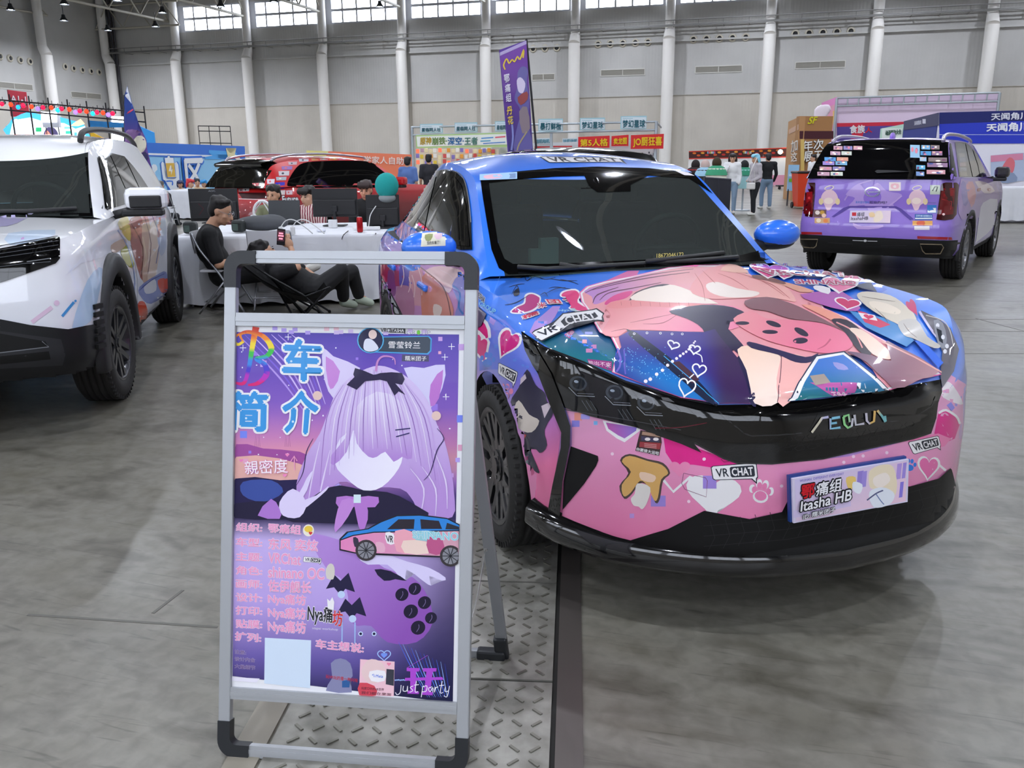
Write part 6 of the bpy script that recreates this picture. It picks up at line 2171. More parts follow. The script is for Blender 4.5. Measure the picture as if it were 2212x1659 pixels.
# poster board
vb, vt = uv(740, 1500)[1], uv(740, 706)[1]
pbo = MB()
pbo.box(FM @ Vector((0, (vb + vt) / 2, -.003)), (SW - 2 * t + .012, vt - vb + .01, .006), M=FM)
poster = pbo.build('poster', mat('poster_white', '#f0f0f4', .4), st_)
PL_ = Plane(poster, B0, NRs)
PL_.inv = Matrix.Translation(-B0)
pz, pw = zz(460, 520, 2.7645), zz(460, 1080, 2.8656)
p = Print(PL_, .0006, .00006)
def bgc(x, y):
 s_ = [(700, '#4a3fa8'), (790, '#6a4fb8'), (880, '#8a62c4'), (960, '#d88ab8'), (1000, '#f0a89c'), (1035, '#b07ac8'), (1070, '#3a2c6a'), (1130, '#2a2250'), (1160, '#c9b4ec'), (1300, '#bda4e6'), (1420, '#6a5aa8'), (1500, '#1a1a44')]
 v = [Vector(lin(c)[:3]) for _, c in s_]
 ys = [q for q, _ in s_]
 if y <= ys[0]:
  c = v[0]
 elif y >= ys[-1]:
  c = v[-1]
 else:
  i = max(k for k in range(len(ys)) if ys[k] <= y)
  c = v[i].lerp(v[min(i + 1, len(v) - 1)], (y - ys[i]) / max(1, (ys[min(i + 1, len(v) - 1)] - ys[i])))
 k = sstep(820, 960, x) * sstep(700, 1040, y) * .35 * (1 - sstep(1000, 1100, y))
 c = c.lerp(Vector(lin('#3a2f8a')[:3]), k)
 if y > 1130:
  c = c.lerp(Vector(lin('#14143c')[:3]), sstep(780, 1010, x + (y - 1300) * .4) * .85)
 return tuple(c)
bgp = []
NX, NY = 14, 30
TLp, TRp, BRp, BLp = Vector(pz((135, 545))[0]), Vector(pz((1470, 560))[0]), Vector(pw((1485, 1255))[0]), Vector(pw((122, 1090))[0])
gv = []
for j in range(NY + 1):
 for i in range(NX + 1):
  q = TLp.lerp(TRp, i / NX).lerp(BLp.lerp(BRp, i / NX), j / NY)
  gv.append((q.x, q.y))
p.tris(gv, [(j * (NX + 1) + i, j * (NX + 1) + i + 1, (j + 1) * (NX + 1) + i + 1, (j + 1) * (NX + 1) + i) for j in range(NY) for i in range(NX)], bgc)
# swirl, hills, stars, pixels
for k in range(9):
 p.line(pz((150 + 40 * k, 560), (400 + 20 * k, 820 - 20 * k), (560 + 14 * k, 1040 - 8 * k)), [1, 4, 1], ['#b79ae8', '#7f63d8', '#d3bdf4'][k % 3], 5)
p.poly(pz((140, 1215), (300, 1240), (520, 1260), (620, 1330), (500, 1420), (140, 1410)), '#a24f9c', 2)
p.poly(pz((140, 1290), (400, 1300), (600, 1370), (600, 1440), (140, 1440)), '#e8b0a8', 2)
p.poly(pz((135, 1420), (400, 1430), (640, 1440), (640, 1620), (135, 1640)), '#20184a', 2)
p.poly(pz((180, 1440), (350, 1430), (420, 1500), (300, 1560), (180, 1520)), '#3a4f9c', 3)
for x in (250, 270, 430, 450):
 p.line(pz((x, 1230), (x + 6, 1150), (x + 12, 1230)), .6, '#8a4a7a')
rg = random.Random(8)
for k in range(60):
 x, y = rg.uniform(150, 1460), rg.uniform(560, 1300)
 p.ell(*pz((x, y))[0], 1 + rg.random(), 1 + rg.random(), '#f2eefc', n=6)
for x, y in ((1425, 632), (1385, 695), (1392, 932), (180, 640), (450, 575)):
 a, b = pz((x, y))[0]
 p.line([(a - 7, b), (a + 7, b)], 1.2, '#ffffff')
 p.line([(a, b - 7), (a, b + 7)], 1.2, '#ffffff')
for k in range(34):
 x, y, s_ = rg.choice([rg.uniform(1300, 1480), rg.uniform(130, 320), rg.uniform(620, 860)]), rg.uniform(560, 1560), rg.uniform(10, 44)
 p.rect(*pz((x, y))[0], *pz((x + s_, y + s_))[0], rg.choice(['#9a7ae0', '#c9a0e0', '#e8a8c8', '#7a8af0', '#b9a4f0']))
for k in range(14):
 x, y = rg.uniform(340, 1300), rg.uniform(512, 545)
 p.rect(*pz((x, y))[0], *pz((x + 30, y + 22))[0], rg.choice(['#d9c4f0', '#f4c9d8', '#b9a4f0']))
# big pale-lilac bell of hair with two peaks and a dark bow (no face)
p.poly(pz((660, 640), (720, 690), (880, 760), (820, 860), (760, 960), (690, 900), (655, 760)), '#dcd0f4', 2)
p.poly(pz((675, 690), (760, 780), (720, 880), (690, 860)), '#c98ad8', 2)
p.poly(pz((1140, 760), (1260, 760), (1385, 740), (1370, 880), (1300, 1000), (1220, 900)), '#d6d0f4', 2)
p.poly(pz((1300, 860), (1375, 770), (1350, 940), (1300, 990)), '#c07ad0', 2)
hair = [(690, 1020), (740, 900), (830, 810), (960, 750), (1060, 760), (1180, 830), (1280, 950), (1340, 1100), (1385, 1200), (1420, 1350), (1440, 1500), (1430, 1650), (1250, 1650), (1200, 1560), (1120, 1480), (900, 1470), (760, 1440), (640, 1560), (560, 1650), (520, 1600), (500, 1450), (560, 1280), (640, 1150)]
p.poly(pz(*hair), lambda x, y: tuple(Vector(lin('#d9cbf2')[:3]).lerp(Vector(lin('#a878cc')[:3]), sstep(840, 1080, y) * .8).lerp(Vector(lin('#c79be0')[:3]), .2)), 3)
p.poly(pz((760, 1180), (900, 1120), (1060, 1150), (1130, 1260), (1110, 1360), (1010, 1470), (900, 1490), (800, 1420), (730, 1330)), grad('#e4dcf8', '#f2eefc', pz((700, 1300))[0], pz((1000, 1420))[0]), 3)
p.poly(pz((700, 1290), (790, 1180), (850, 1000), (980, 900), (1120, 960), (1180, 1120), (1190, 1300), (1130, 1290), (1080, 1320), (1030, 1260), (980, 1290), (930, 1290), (860, 1210), (840, 1120), (800, 1260), (720, 1340)), grad('#e6ddf6', '#b48ad6', pz((950, 900))[0], pz((950, 1300))[0]), 2)
for k in range(26):
 u = k / 25
 x0, x1 = 780 + 380 * u, 640 + 720 * u
 y0 = 860 - 90 * math.sin(math.pi * u)
 mid = ((x0 + x1) / 2 + (u - .5) * 60, 1060)
 end = (x1, 1240 + (u - .5) ** 2 * 900)
 p.line(pz((x0, y0), mid, end), [.6, 1.8, .5], ['#8f63b8', '#c9a8e6', '#f0e8fb'][k % 3], 4)
for pts in (((1180, 1360), (1260, 1480), (1240, 1640)), ((1250, 1350), (1330, 1480), (1330, 1640)), ((1320, 1250), (1390, 1430), (1400, 1600)), ((640, 1200), (600, 1380), (570, 1560)), ((700, 1250), (660, 1420), (620, 1600))):
 p.line(pz(*pts), [1, 3.5, 1], '#e2d2f4', 4)
p.line(pz((975, 780), (985, 720), (1020, 690), (1080, 700), (1090, 740)), [5, 4, 2], '#c78ac8', 4)
p.poly(pz((850, 760), (960, 800), (1000, 790), (1130, 790), (1130, 860), (1000, 830), (860, 840)), '#2a2146', 2)
p.poly(pz((800, 860), (860, 800), (920, 830), (860, 890)), '#2a2146')
p.poly(pz((1080, 840), (1150, 920), (1110, 900), (1085, 925), (1040, 840)), '#2a2146')
for pts in (((1090, 1130), (1180, 1120)), ((1095, 1170), (1175, 1148))):
 p.line(pz(*pts), 2.4, '#2f2a66')
for cx, cy in ((625, 925), (1335, 1045)):
 p.ell(*pz((cx, cy))[0], 10, 10, '#e8c8c0')
for pts in (((1340, 1120), (1380, 1180), (1340, 1250), (1300, 1380), (1260, 1430)), ((600, 1180), (560, 1260), (540, 1380), (500, 1460))):
 p.line(pz(*pts), [1, 2.5, 1], '#3a2a60', 4)
# pink ribbon and dark bodice
p.poly(pz((480, 1620), (640, 1500), (760, 1460), (900, 1490), (1040, 1500), (1180, 1560), (1280, 1680), (480, 1680)), '#1c1638', 2)
p.poly(pw((140, 20), (420, 10), (700, 60), (1100, 40), (1340, 100), (1200, 130), (700, 110), (420, 120), (140, 110)), '#1c1638', 2)
p.poly(pz((740, 1530), (860, 1530), (870, 1580), (760, 1600)), '#b87ad0', 2)
p.poly(pz((870, 1530), (990, 1530), (970, 1590), (870, 1580)), '#b87ad0', 2)
p.poly(pw((800, 0), (880, 0), (840, 100), (760, 200), (760, 120)), '#c48ad8', 2)
p.poly(pw((880, 0), (950, 20), (960, 120), (920, 200), (890, 100)), '#b87ad0', 2)
p.rect(*pz((842, 1515))[0], *pz((885, 1565))[0], '#d6ecf2')
for pts in (((440, 1560), (520, 1500), (560, 1420), (600, 1370), (580, 1440), (540, 1530)), ((520, 1560), (620, 1520), (690, 1465), (680, 1490), (600, 1560), (540, 1600))):
 p.poly(pz(*pts), '#e0d4f6', 2)
p.poly(pz((400, 1560), (480, 1480), (560, 1560), (520, 1650), (420, 1640)), '#e0d4f6', 3)
p.poly(pz((270, 1640), (350, 1540), (400, 1600), (400, 1660)), '#b07ad0', 2)
# lower half: lilac curves, dark drops, pale fingers
p.poly(pw((600, 220), (760, 240), (900, 300), (1060, 420), (1240, 480), (1330, 600), (1360, 760), (1260, 880), (1080, 880), (980, 780), (860, 760), (820, 520), (700, 420)), grad('#b48ad8', '#8f54b4', pw((700, 300))[0], pw((1200, 800))[0]), 3)
p.poly(pw((900, 350), (1040, 330), (1200, 380), (1340, 420), (1440, 480), (1420, 500), (1340, 470), (1350, 530), (1300, 500), (1200, 430), (1190, 500), (1150, 470), (1080, 400), (960, 400)), '#dcd2f6', 2)
p.poly(pw((1000, 430), (1100, 440), (1200, 500), (1130, 490), (1060, 500)), '#1a1536', 2)
for a, b, r in ((1170, 585, 42), (1250, 550, 40), (1225, 690, 46), (1310, 635, 42), (1270, 790, 46), (1350, 730, 38)):
 p.ell(*pw((a, b))[0], r / 2.87, r / 3.1, '#1a1330', -.6)
 p.line(pw((a - 10, b + 26), (a + 6, b), (a + 4, b - 20)), 1, '#8a7ab0', 3)
for (a, b) in ((790, 530), (860, 680)):
 p.poly(pw((a - 90, b + 20), (a - 40, b - 70), (a, b - 30), (a + 50, b - 80), (a + 90, b + 40), (a + 30, b + 20), (a, b + 60), (a - 40, b + 10)), '#201a40')
 p.ell(*pw((a + 5, b + 55))[0], 8, 8, '#c2d6f4')
for k in range(12):
 p.line(pw((1150 + 26 * k, 880 + 12 * k), (1240 + 20 * k, 1060 + 10 * k), (1330 + 12 * k, 1220)), [.6, 2, .6], ['#4a6ae0', '#8fb0f4', '#2a3aa0'][k % 3], 3)
for k in range(16):
 p.ell(*pw((800 + 0 * k, 760 + 8 * k))[0], 1.6, 1.6, '#a8c8f4', n=7)
 p.ell(*pw((880, 760 + 8 * k))[0], 1.6, 1.6, '#a8c8f4', n=7)
 p.ell(*pw((1130 + 10 * k, 1115 - (k % 3)))[0], 1.8, 1.8, '#9ab8f0', n=7)
p.heart(*pw((1060, 960))[0], 28, 24, '#a8c8f8', 0, 2)
p.heart(*pw((1060, 960))[0], 14, 12, '#7a9af0')
for a, b in ((915, 828), (998, 828)):
 p.ell(*pw((a, b))[0], 5, 5, '#cfe2fa')
 p.ell(*pw((a, b))[0], 3, 3, '#1a1a40')
# headline lettering
rb = lambda x, y: [lin(c)[:3] for c in ('#d83a2a', '#f08a2a', '#f4d83a', '#3ac04a', '#3a8ae0', '#4a3ac8', '#c03ac0', '#e02a7a')][max(0, min(7, int((y - 703) / 17)))]
for pts, ww in ((((258, 515), (235, 640), (215, 760), (185, 850), (125, 845)), [15, 11, 9, 8, 4]), (((180, 600), (165, 560), (215, 545), (300, 570), (350, 640), (320, 690), (255, 705), (310, 740), (320, 800), (270, 850), (210, 862)), [3, 6, 8, 10, 13, 9, 6, 11, 13, 9, 4]), (((185, 600), (150, 620), (128, 590), (160, 555), (200, 548)), [6, 6, 5, 4, 3])):
 p.line(pz(*pts), [w_ + 5 for w_ in ww] if False else ww, rb, 5)
for ch, q in (('车', ((428, 590), (650, 600), (645, 835), (420, 830))), ('简', ((110, 905), (325, 905), (320, 1135), (100, 1130))), ('介', ((420, 900), (640, 905), (610, 1150), (425, 1140)))):
 p.text(ch, pz(*q), '#3f9ae0', .035, edge=WH, edge_w=.045)
for x, y in ((520, 640), (470, 720), (560, 760), (600, 650), (250, 950), (200, 1060), (280, 1100), (520, 960), (480, 1080)):
 p.ell(*pz((x, y))[0], 2.6, 2.6, '#cfeafc', n=7)
p.text('親密度', pz((190, 1315), (445, 1300), (450, 1385), (195, 1395)), WH, .0, edge='#f09ac8', edge_w=.03)
p.line(pz((490, 1370), (488, 1290)), 2, '#f0a0c8')
p.line(pz((465, 1320), (488, 1285), (505, 1315)), 2, '#f0a0c8')
for x, y in ((445, 1278), (170, 1312), (432, 1400)):
 p.heart(*pz((x, y))[0], 9, 8, '#f08ac0')
# name plate and round portrait medallion
p.poly(pz((880, 575), (1290, 568), (1308, 585), (1305, 660), (1285, 680), (960, 668), (880, 640)), '#4aa0dc')
p.poly(pz((880, 580), (1286, 574), (1300, 590), (1297, 655), (1280, 672), (960, 660), (885, 635)), '#3a4656')
p.text('雪莹铃兰', pz((1050, 600), (1240, 603), (1238, 645), (1048, 642)), WH, .005)
p.poly(pz((1130, 680), (1290, 685), (1290, 722), (1128, 720)), '#4a4668')
p.text('糯米团子', pz((1148, 687), (1275, 690), (1274, 718), (1147, 716)), WH, .005)
p.ell(*pz((942, 595))[0], 29, 28, '#5ab4e4')
p.ell(*pz((942, 595))[0], 26.5, 26, '#2a2a4a')
p.poly(pz((900, 640), (910, 590), (950, 590), (990, 640), (960, 660), (920, 660)), '#dfe2f2', 3)
p.ell(*pz((955, 560))[0], 9, 10, '#ecd2cc')
p.text('VRC', pz((1003, 522), (1058, 523), (1056, 547), (1003, 546)), '#22252e', .01)
p.poly(pz((1058, 520), (1150, 522), (1150, 558), (1140, 550), (1056, 549)), '#22252e')
p.text('ITASHA', pz((1064, 526), (1142, 528), (1141, 546), (1063, 545)), WH, .02)
p.text('GR', pz((1156, 535), (1212, 536), (1212, 560), (1156, 560)), '#b4b0c4', .0)
p.ell(*pz((1228, 548))[0], 4, 5, '#7ad84a')
p.text('UP', pz((1246, 537), (1300, 538), (1300, 562), (1246, 561)), '#b4b0c4', .0)
# the list
rows = [('组织:', '鄂痛组', 140, 548, 190), ('车型:', '东风 奕炫', 232, 650, 296), ('主题:', 'VRChat', 322, 545, 380), ('角色:', 'shinano OC', 408, 690, 470), ('画师:', '佐伊舰长', 490, 610, 556), ('设计:', 'Nya痛坊', 574, 575, 640), ('打印:', 'Nya痛坊', 656, 575, 728), ('贴膜:', 'Nya痛坊', 738, 575, 816)]
for a, b, y0, x1, y1 in rows:
 p.text(a, pw((147 - (y0 - 140) * .008, y0), (305, y0 + 8), (303, y0 + 58), (145, y0 + 52)), '#f2a0cc', .02, edge='#fbe8f4', edge_w=.03)
 p.text(b, pw((347 - (y0 - 140) * .012, y0 + 4), (x1, y0 + 16), (x1 - 2, y1 + 22), (345, y1 + 8)), '#f2a0cc', .02, edge='#fbe8f4', edge_w=.03)
p.text('扩列:', pw((140, 815), (298, 830), (297, 880), (138, 868)), '#f2a0cc', .02, edge='#fbe8f4', edge_w=.03)
p.text('车主想说:', pw((640, 860), (935, 890), (932, 945), (638, 915)), '#f2a0cc', .02, edge='#fbe8f4', edge_w=.03)
vrchat(p, pw((563, 350), (672, 362), (668, 390), (560, 382)))
for i, tx in enumerate(('注意:', '设计内含', '大量细节')):
 p.text(tx, pw((135, 925 + 45 * i), (205 if i == 0 else 262, 932 + 47 * i), (205 if i == 0 else 262, 958 + 47 * i), (135, 950 + 45 * i)), '#6a4a86', .01, edge='#dcd0f0', edge_w=.03)
p.poly(pw((322, 852), (608, 868), (602, 1165), (318, 1135)), '#d6e6f8')
p.poly(pw((110, 1095), (290, 1105), (270, 1130), (110, 1118)), '#f0ecfa')
p.ell(*pw((592, 188))[0], 12, 13, '#f0ead8')
p.ell(*pw((592, 180))[0], 9, 7, '#f0cc4a')
p.heart(*pw((605, 205))[0], 8, 8, '#d83a3a')
p.poly(pw((700, 430), (720, 395), (745, 400), (755, 440), (745, 490), (705, 485)), '#d8d2c8', 2)
# the drawing of the car
car_o = [(785, 240), (830, 195), (960, 175), (1040, 130), (1140, 92), (1280, 88), (1450, 110), (1528, 150), (1520, 380), (1410, 355), (1010, 340), (880, 330), (785, 310)]
p.poly(pw(*car_o), '#1b1c28')
p.poly(pw((795, 242), (840, 200), (965, 180), (1045, 137), (1142, 100), (1280, 96), (1450, 117), (1526, 156), (1524, 185), (1000, 195), (870, 215)), '#2f86d8')
p.poly(pw((1080, 180), (1150, 118), (1250, 118), (1245, 178)), '#2a2430')
p.poly(pw((1285, 118), (1400, 128), (1420, 178), (1290, 178)), '#2a2430')
p.poly(pw((1450, 140), (1524, 165), (1524, 182), (1440, 180)), '#2a2c38')
p.poly(pw((793, 250), (870, 222), (1000, 202), (1524, 192), (1520, 360), (1410, 345), (880, 322), (793, 302)), grad('#e88ac0', '#d8a4b4', pw((793, 260))[0], pw((1500, 300))[0]))
for (a, b, c, d, col) in ((1070, 200, 1120, 270, '#f0ecf0'), (1130, 190, 1240, 320, '#f0a8b8'), (1180, 250, 1330, 330, '#f4d8cc'), (1250, 190, 1400, 250, '#9ad0d8'), (1330, 230, 1420, 330, '#c05a8a'), (870, 230, 900, 290, '#3a3248'), (1010, 260, 1060, 320, '#e8b0c8')):
 p.poly(pw((a, b), (c, b + 8), (c + 6, d), (a + 8, d - 4)), col, 2)
p.text('SHINANO', pw((1235, 190), (1520, 200), (1520, 250), (1240, 235)), '#8fd2e0', .02, edge='#f2f2f6', edge_w=.03)
p.text('VR', pw((1072, 218), (1120, 222), (1115, 262), (1078, 258)), '#22252e', .02)
for x, y, r in ((950, 310, 66), (1472, 345, 66)):
 a, b = pw((x, y))[0]
 r /= 2.87
 if x < 1000:
  p.ell(a, b, r, r, '#3a3438')
 else:
  p.poly([q for q in [(a + r * math.cos(t_), b + r * math.sin(t_)) for t_ in [2 * math.pi * k / 24 for k in range(24)]] if q[0] < pw((1528, 0))[0][0]], '#3a3438')
 rr = r * .78
 p.ell(a, b, rr if x < 1000 else rr * .98, rr, '#8a8a92')
 for k in range(10):
  t_ = 2 * math.pi * k / 10
  p.line([(a, b), (a + rr * math.cos(t_), b + rr * math.sin(t_))], 1.6, '#22222a')
# shop logo, small pictures, scripts
p.text('Nya痛', pw((590, 640), (745, 660), (740, 775), (585, 768)), '#22222c', .02, edge=WH, edge_w=.04)
p.text('坊', pw((745, 680), (805, 690), (800, 780), (740, 775)), '#d8303a', .02, edge=WH, edge_w=.02)
p.poly(pw((708, 610), (725, 625), (740, 600), (752, 630), (748, 680), (712, 672)), WH)
p.text('xiapai workshop', pw((615, 785), (775, 795), (774, 812), (614, 803)), '#e0d8ee', .01)
p.poly(pw((730, 1010), (790, 980), (850, 1010), (865, 1090), (840, 1120), (860, 1190), (700, 1180), (740, 1100)), '#8a8ab0', 2)
p.poly(pw((800, 1120), (850, 1110), (845, 1160), (800, 1160)), '#2f5f9c')
p.text('玩VR玩的是一种兴味', pw((700, 1080), (898, 1105), (896, 1130), (698, 1102)), '#c8303a', .01)
p.poly(pw((912, 985), (1125, 1000), (1120, 1215), (905, 1208)), '#f6c8d4')
p.poly(pw((920, 1060), (960, 990), (1030, 995), (1070, 1050), (1050, 1120), (960, 1130)), '#f0d0d0', 3)
p.poly(pw((970, 1060), (1065, 1058), (1062, 1120), (980, 1120)), '#f8f4f8', 2)
p.text('Meta', pw((1010, 1080), (1054, 1082), (1053, 1100), (1009, 1098)), '#4a7ae0', .01)
p.line(pw((985, 1085), (995, 1076), (1005, 1092), (1000, 1096), (988, 1078)), 1, '#4a7ae0')
p.poly(pw((910, 1130), (1000, 1150), (1010, 1210), (906, 1206)), '#d84a5a', 2)
p.poly(pw((1075, 1045), (1122, 1050), (1120, 1150), (1070, 1140)), '#3a3c48')
p.heart(*pw((1090, 1015))[0], 9, 8, '#f08aa8')
p.text('玩家口中的VR世界', pw((920, 1155), (1060, 1165), (1058, 1182), (918, 1172)), '#6a3040', .01)
p.text('我们都在里面', pw((920, 1182), (1105, 1196), (1103, 1212), (918, 1200)), '#6a3040', .01)
for pts in (((1200, 1038), (1280, 1040), (1278, 1060), (1258, 1062), (1256, 1180), (1275, 1185), (1275, 1200), (1205, 1198), (1205, 1180), (1222, 1178), (1222, 1060), (1200, 1058)), ((1300, 1040), (1385, 1040), (1383, 1060), (1362, 1062), (1345, 1185), (1362, 1190), (1360, 1208), (1290, 1204), (1292, 1186), (1308, 1184), (1322, 1062), (1300, 1060))):
 p.poly(pw(*pts), '#b04ad0')
p.poly(pw((1190, 1100), (1420, 1095), (1430, 1112), (1190, 1118)), '#b04ad0')
p.line(pw((1200, 1040), (1330, 960)), .8, '#b04ad0')
for pts in (((1165, 1145), (1160, 1190), (1140, 1205), (1130, 1190)), ((1180, 1150), (1178, 1180), (1200, 1180), (1205, 1150), (1205, 1185)), ((1240, 1150), (1222, 1160), (1238, 1178), (1218, 1190)), ((1260, 1120), (1252, 1185), (1270, 1185)), ((1245, 1145), (1275, 1142)), ((1300, 1150), (1290, 1220)), ((1300, 1155), (1325, 1150), (1320, 1182), (1296, 1185)), ((1358, 1155), (1335, 1165), (1345, 1186), (1362, 1160), (1362, 1190)), ((1375, 1155), (1372, 1190), (1380, 1162), (1395, 1156)), ((1420, 1120), (1408, 1190), (1425, 1190)), ((1400, 1148), (1432, 1145)), ((1440, 1155), (1436, 1182), (1458, 1180), (1465, 1150), (1450, 1215), (1430, 1210))):
 p.line(pw(*pts), 1.6, '#f8f4fc', 4)
p.build('poster_print', poster, matte_print)
# ================================================================ people
def remeshed(name, mb, vox, mt, parent, smooth=3):
 o = mb.build(name, mt, None)
 md = o.modifiers.new('r', 'REMESH')
 md.mode = 'VOXEL'
 md.voxel_size = vox
 md.use_smooth_shade = True
 if smooth:
  ms = o.modifiers.new('s', 'SMOOTH')
  ms.iterations = smooth
  ms.factor = .5
 dg = bpy.context.evaluated_depsgraph_get()
 me = bpy.data.meshes.new_from_object(o.evaluated_get(dg))
 old = o.data
 o.modifiers.clear()
 o.data = me
 bpy.data.meshes.remove(old)
 if not me.materials:
  me.materials.append(mt)
 me.polygons.foreach_set('use_smooth', [True] * len(me.polygons))
 o.name = name
 o.parent = parent
 return o
def cap(mb, a, b, r0, r1):
 mb.cyl(a, b, r0, r1, 10, False)
 mb.ell(a, r0, 6)
 mb.ell(b, r1, 6)
def frame(up, fwd):
 Z = Vector(up).normalized()
 Y = (Vector(fwd) - Z * Vector(fwd).dot(Z)).normalized()
 X = Y.cross(Z)
 return Matrix(((X.x, Y.x, Z.x), (X.y, Y.y, Z.y), (X.z, Y.z, Z.z)))
skin_m = mat('skin', '#c99a7c', .5)
eye_m, lip_m = mat('eye_dark', '#17110e', .3), mat('lip', '#a8635a', .5)
def hand(mb, w, d, up, curl=.5, k=1.):
 """palm and five bent fingers at wrist w, pointing along d"""
 d = Vector(d).normalized()
 F = frame(up, d)          # x across, y along d, z back of hand
 P = lambda x, y, z: Vector(w) + F @ Vector((x * k, y * k, z * k))
 mb.ell(P(0, .045, 0), (.04 * k, .05 * k, .017 * k), 7, F)
 for i, (x, L) in enumerate(((-.03, .062), (-.010, .074), (.011, .07), (.031, .055))):
  a = P(x, .085, 0)
  b = a + F @ Vector((0, L * .5 * k, -L * .35 * curl * k))
  c = b + F @ Vector((0, L * .4 * (1 - curl * .8) * k, -L * .55 * curl * k))
  mb.tube([a, b, c], [.0095 * k, .0085 * k, .0065 * k], 6)
 a = P(-.036, .03, -.004)
 mb.tube([a, P(-.062, .06, -.012), P(-.064, .088, -.022)], [.012 * k, .010 * k, .007 * k], 6)
def person(label, J, face, shirt, trousers=None, hair='#14100e', sleeve='short', shoes=None, hairstyle='short', vox=.013, skin=None, group=None, female=False, glasses=False, hands=True, hair_vox=.012, shirt2=None, k=1.):
 base = Vector((J['pelvis'].x, J['pelvis'].y, 0))
 root = thing('person', label, 'person', base, 0, group)
 Q = {n: Vector(p) - base for n, p in J.items()}
 face = Vector(face).normalized()
 sk = mat(skin[0], skin[1], .5) if skin else skin_m
 hd, nk, ch, pv = Q['head'], Q['neck'], Q['chest'], Q['pelvis']
 hup = ((hd - nk).normalized() + Vector((0, 0, .8))).normalized()
 F = frame(hup, face)
 H = lambda x, y, z: hd + F @ Vector((x * k, y * k, z * k))
 b = MB()
 b.ell(H(0, -.012, .022), (.073 * k, .092 * k, .092 * k), 12, F)
 b.ell(H(0, .022, -.04), (.058 * k, .066 * k, .078 * k), 10, F)
 b.ell(H(0, .055, -.092), (.026 * k, .022 * k, .020 * k), 7, F)
 b.tube([H(0, .088, .012), H(0, .104, -.018), H(0, .112, -.035), H(0, .09, -.04)], [.008 * k, .011 * k, .015 * k, .008 * k], 7)
 b.ell(H(0, .086, -.066), (.024 * k, .012 * k, .010 * k), 6, F)
 for sgn in (-1, 1):
  b.ell(H(sgn * .074, -.006, -.008), (.012 * k, .020 * k, .032 * k), 7, F)
  b.ell(H(sgn * .04, .058, -.03), (.022 * k, .02 * k, .02 * k), 6, F)
 cap(b, nk + (hd - nk) * -.15, nk + (hd - nk) * .6, .056 * k, .052 * k)
 shd = (Q['sl'] - Q['sr']).normalized()
 up1, up2 = (nk - ch).normalized(), (ch - pv).normalized()
 T1, T2 = frame(up1, up1.cross(shd)), frame(up2, up2.cross(shd))
 w_ = .92 if female else 1.
 def torso(m, g):
  m.ell(ch + (nk - ch) * .15, (.155 * w_ * k + g, .105 * k + g, .17 * k + g), 10, T1)
  m.ell(ch.lerp(pv, .45), (.138 * w_ * k + g, .10 * k + g, .18 * k + g), 10, T2)
  m.ell(pv + (ch - pv) * .05, (.15 * k + g, .115 * k + g, .13 * k + g), 10, T2)
  for s_ in 'lr':
   cap(m, nk + (ch - nk) * .22, Q['s' + s_], .062 * k + g, .058 * k + g)
 torso(b, 0)
 for s_ in 'lr':
  cap(b, Q['s' + s_], Q['e' + s_], .05 * k, .038 * k)
  cap(b, Q['e' + s_], Q['w' + s_], .038 * k, .026 * k)
  if 'k' + s_ in Q:
   cap(b, Q['h' + s_], Q['k' + s_], .082 * k, .055 * k)
   cap(b, Q['k' + s_], Q['a' + s_], .052 * k, .036 * k)
   cap(b, Q['a' + s_], Q['t' + s_], .036 * k, .028 * k)
 body = remeshed('body', b, vox, sk, root)
 if hands:
  hm = MB()
  for s_ in 'lr':
   d = (Q['w' + s_] - Q['e' + s_]).normalized()
   hand(hm, Q['w' + s_] - d * .01, J.get('d' + s_, d), J.get('u' + s_, Vector((0, 0, 1))), .6, k)
  ho = remeshed('hand', hm, .0055, sk, None, 1)
  # hands belong to the body's own mesh
  bm = bmesh.new()
  bm.from_mesh(body.data)
  bm.from_mesh(ho.data)
  bm.to_mesh(body.data)
  bm.free()
  hme = ho.data
  bpy.data.objects.remove(ho)
  bpy.data.meshes.remove(hme)
  body.data.polygons.foreach_set('use_smooth', [True] * len(body.data.polygons))
 # face
 e = MB()
 for sgn in (-1, 1):
  e.ell(H(sgn * .031, .084, .004), (.013 * k, .008 * k, .006 * k), 6, F)
  e.ell(H(sgn * .032, .088, .024), (.018 * k, .006 * k, .0035 * k), 6, F)
 e.build('eyes', eye_m, root)
 e = MB()
 e.ell(H(0, .096, -.067), (.022 * k, .006 * k, .005 * k), 6, F)
 e.build('mouth', lip_m, root)
 if glasses:
  e = MB()
  for sgn in (-1, 1):
   ring = [H(sgn * .034 + .025 * math.cos(a), .095, .002 + .018 * math.sin(a)) for a in [2 * math.pi * q / 16 for q in range(17)]]
   e.tube(ring, .0022, 5, False)
   e.tube([H(sgn * .058, .094, .004), H(sgn * .078, .0, .006)], .002, 5)
  e.tube([H(-.01, .098, .004), H(.01, .098, .004)], .002, 5)
  e.build('glasses', mat('glasses_frame', '#c9c9cf', .25, .7), root)
 # hair
 hm = MB()
 hc = mat('hair_' + hair.strip('#'), hair, .55)
 hm.ell(H(0, -.026, .046), (.083 * k, .094 * k, .085 * k), 10, F)
 hm.ell(H(0, -.055, .0), (.078 * k, .062 * k, .085 * k), 10, F)
 rr = random.Random(len(label))
 for q in range(16):
  a = rr.uniform(0, 6.28)
  hm.ell(H(.066 * math.cos(a), -.02 + .075 * math.sin(a), .075 + rr.uniform(-.02, .03)), .026 * k, 5)
 if hairstyle in ('fringe', 'long', 'bob'):
  for q in range(7):
   x = -.06 + .02 * q
   hm.tube([H(x, .05, .10), H(x * 1.1, .088, .07), H(x * 1.12, .092, .035 - .012 * (q % 2))], [.026 * k, .02 * k, .009 * k], 6)
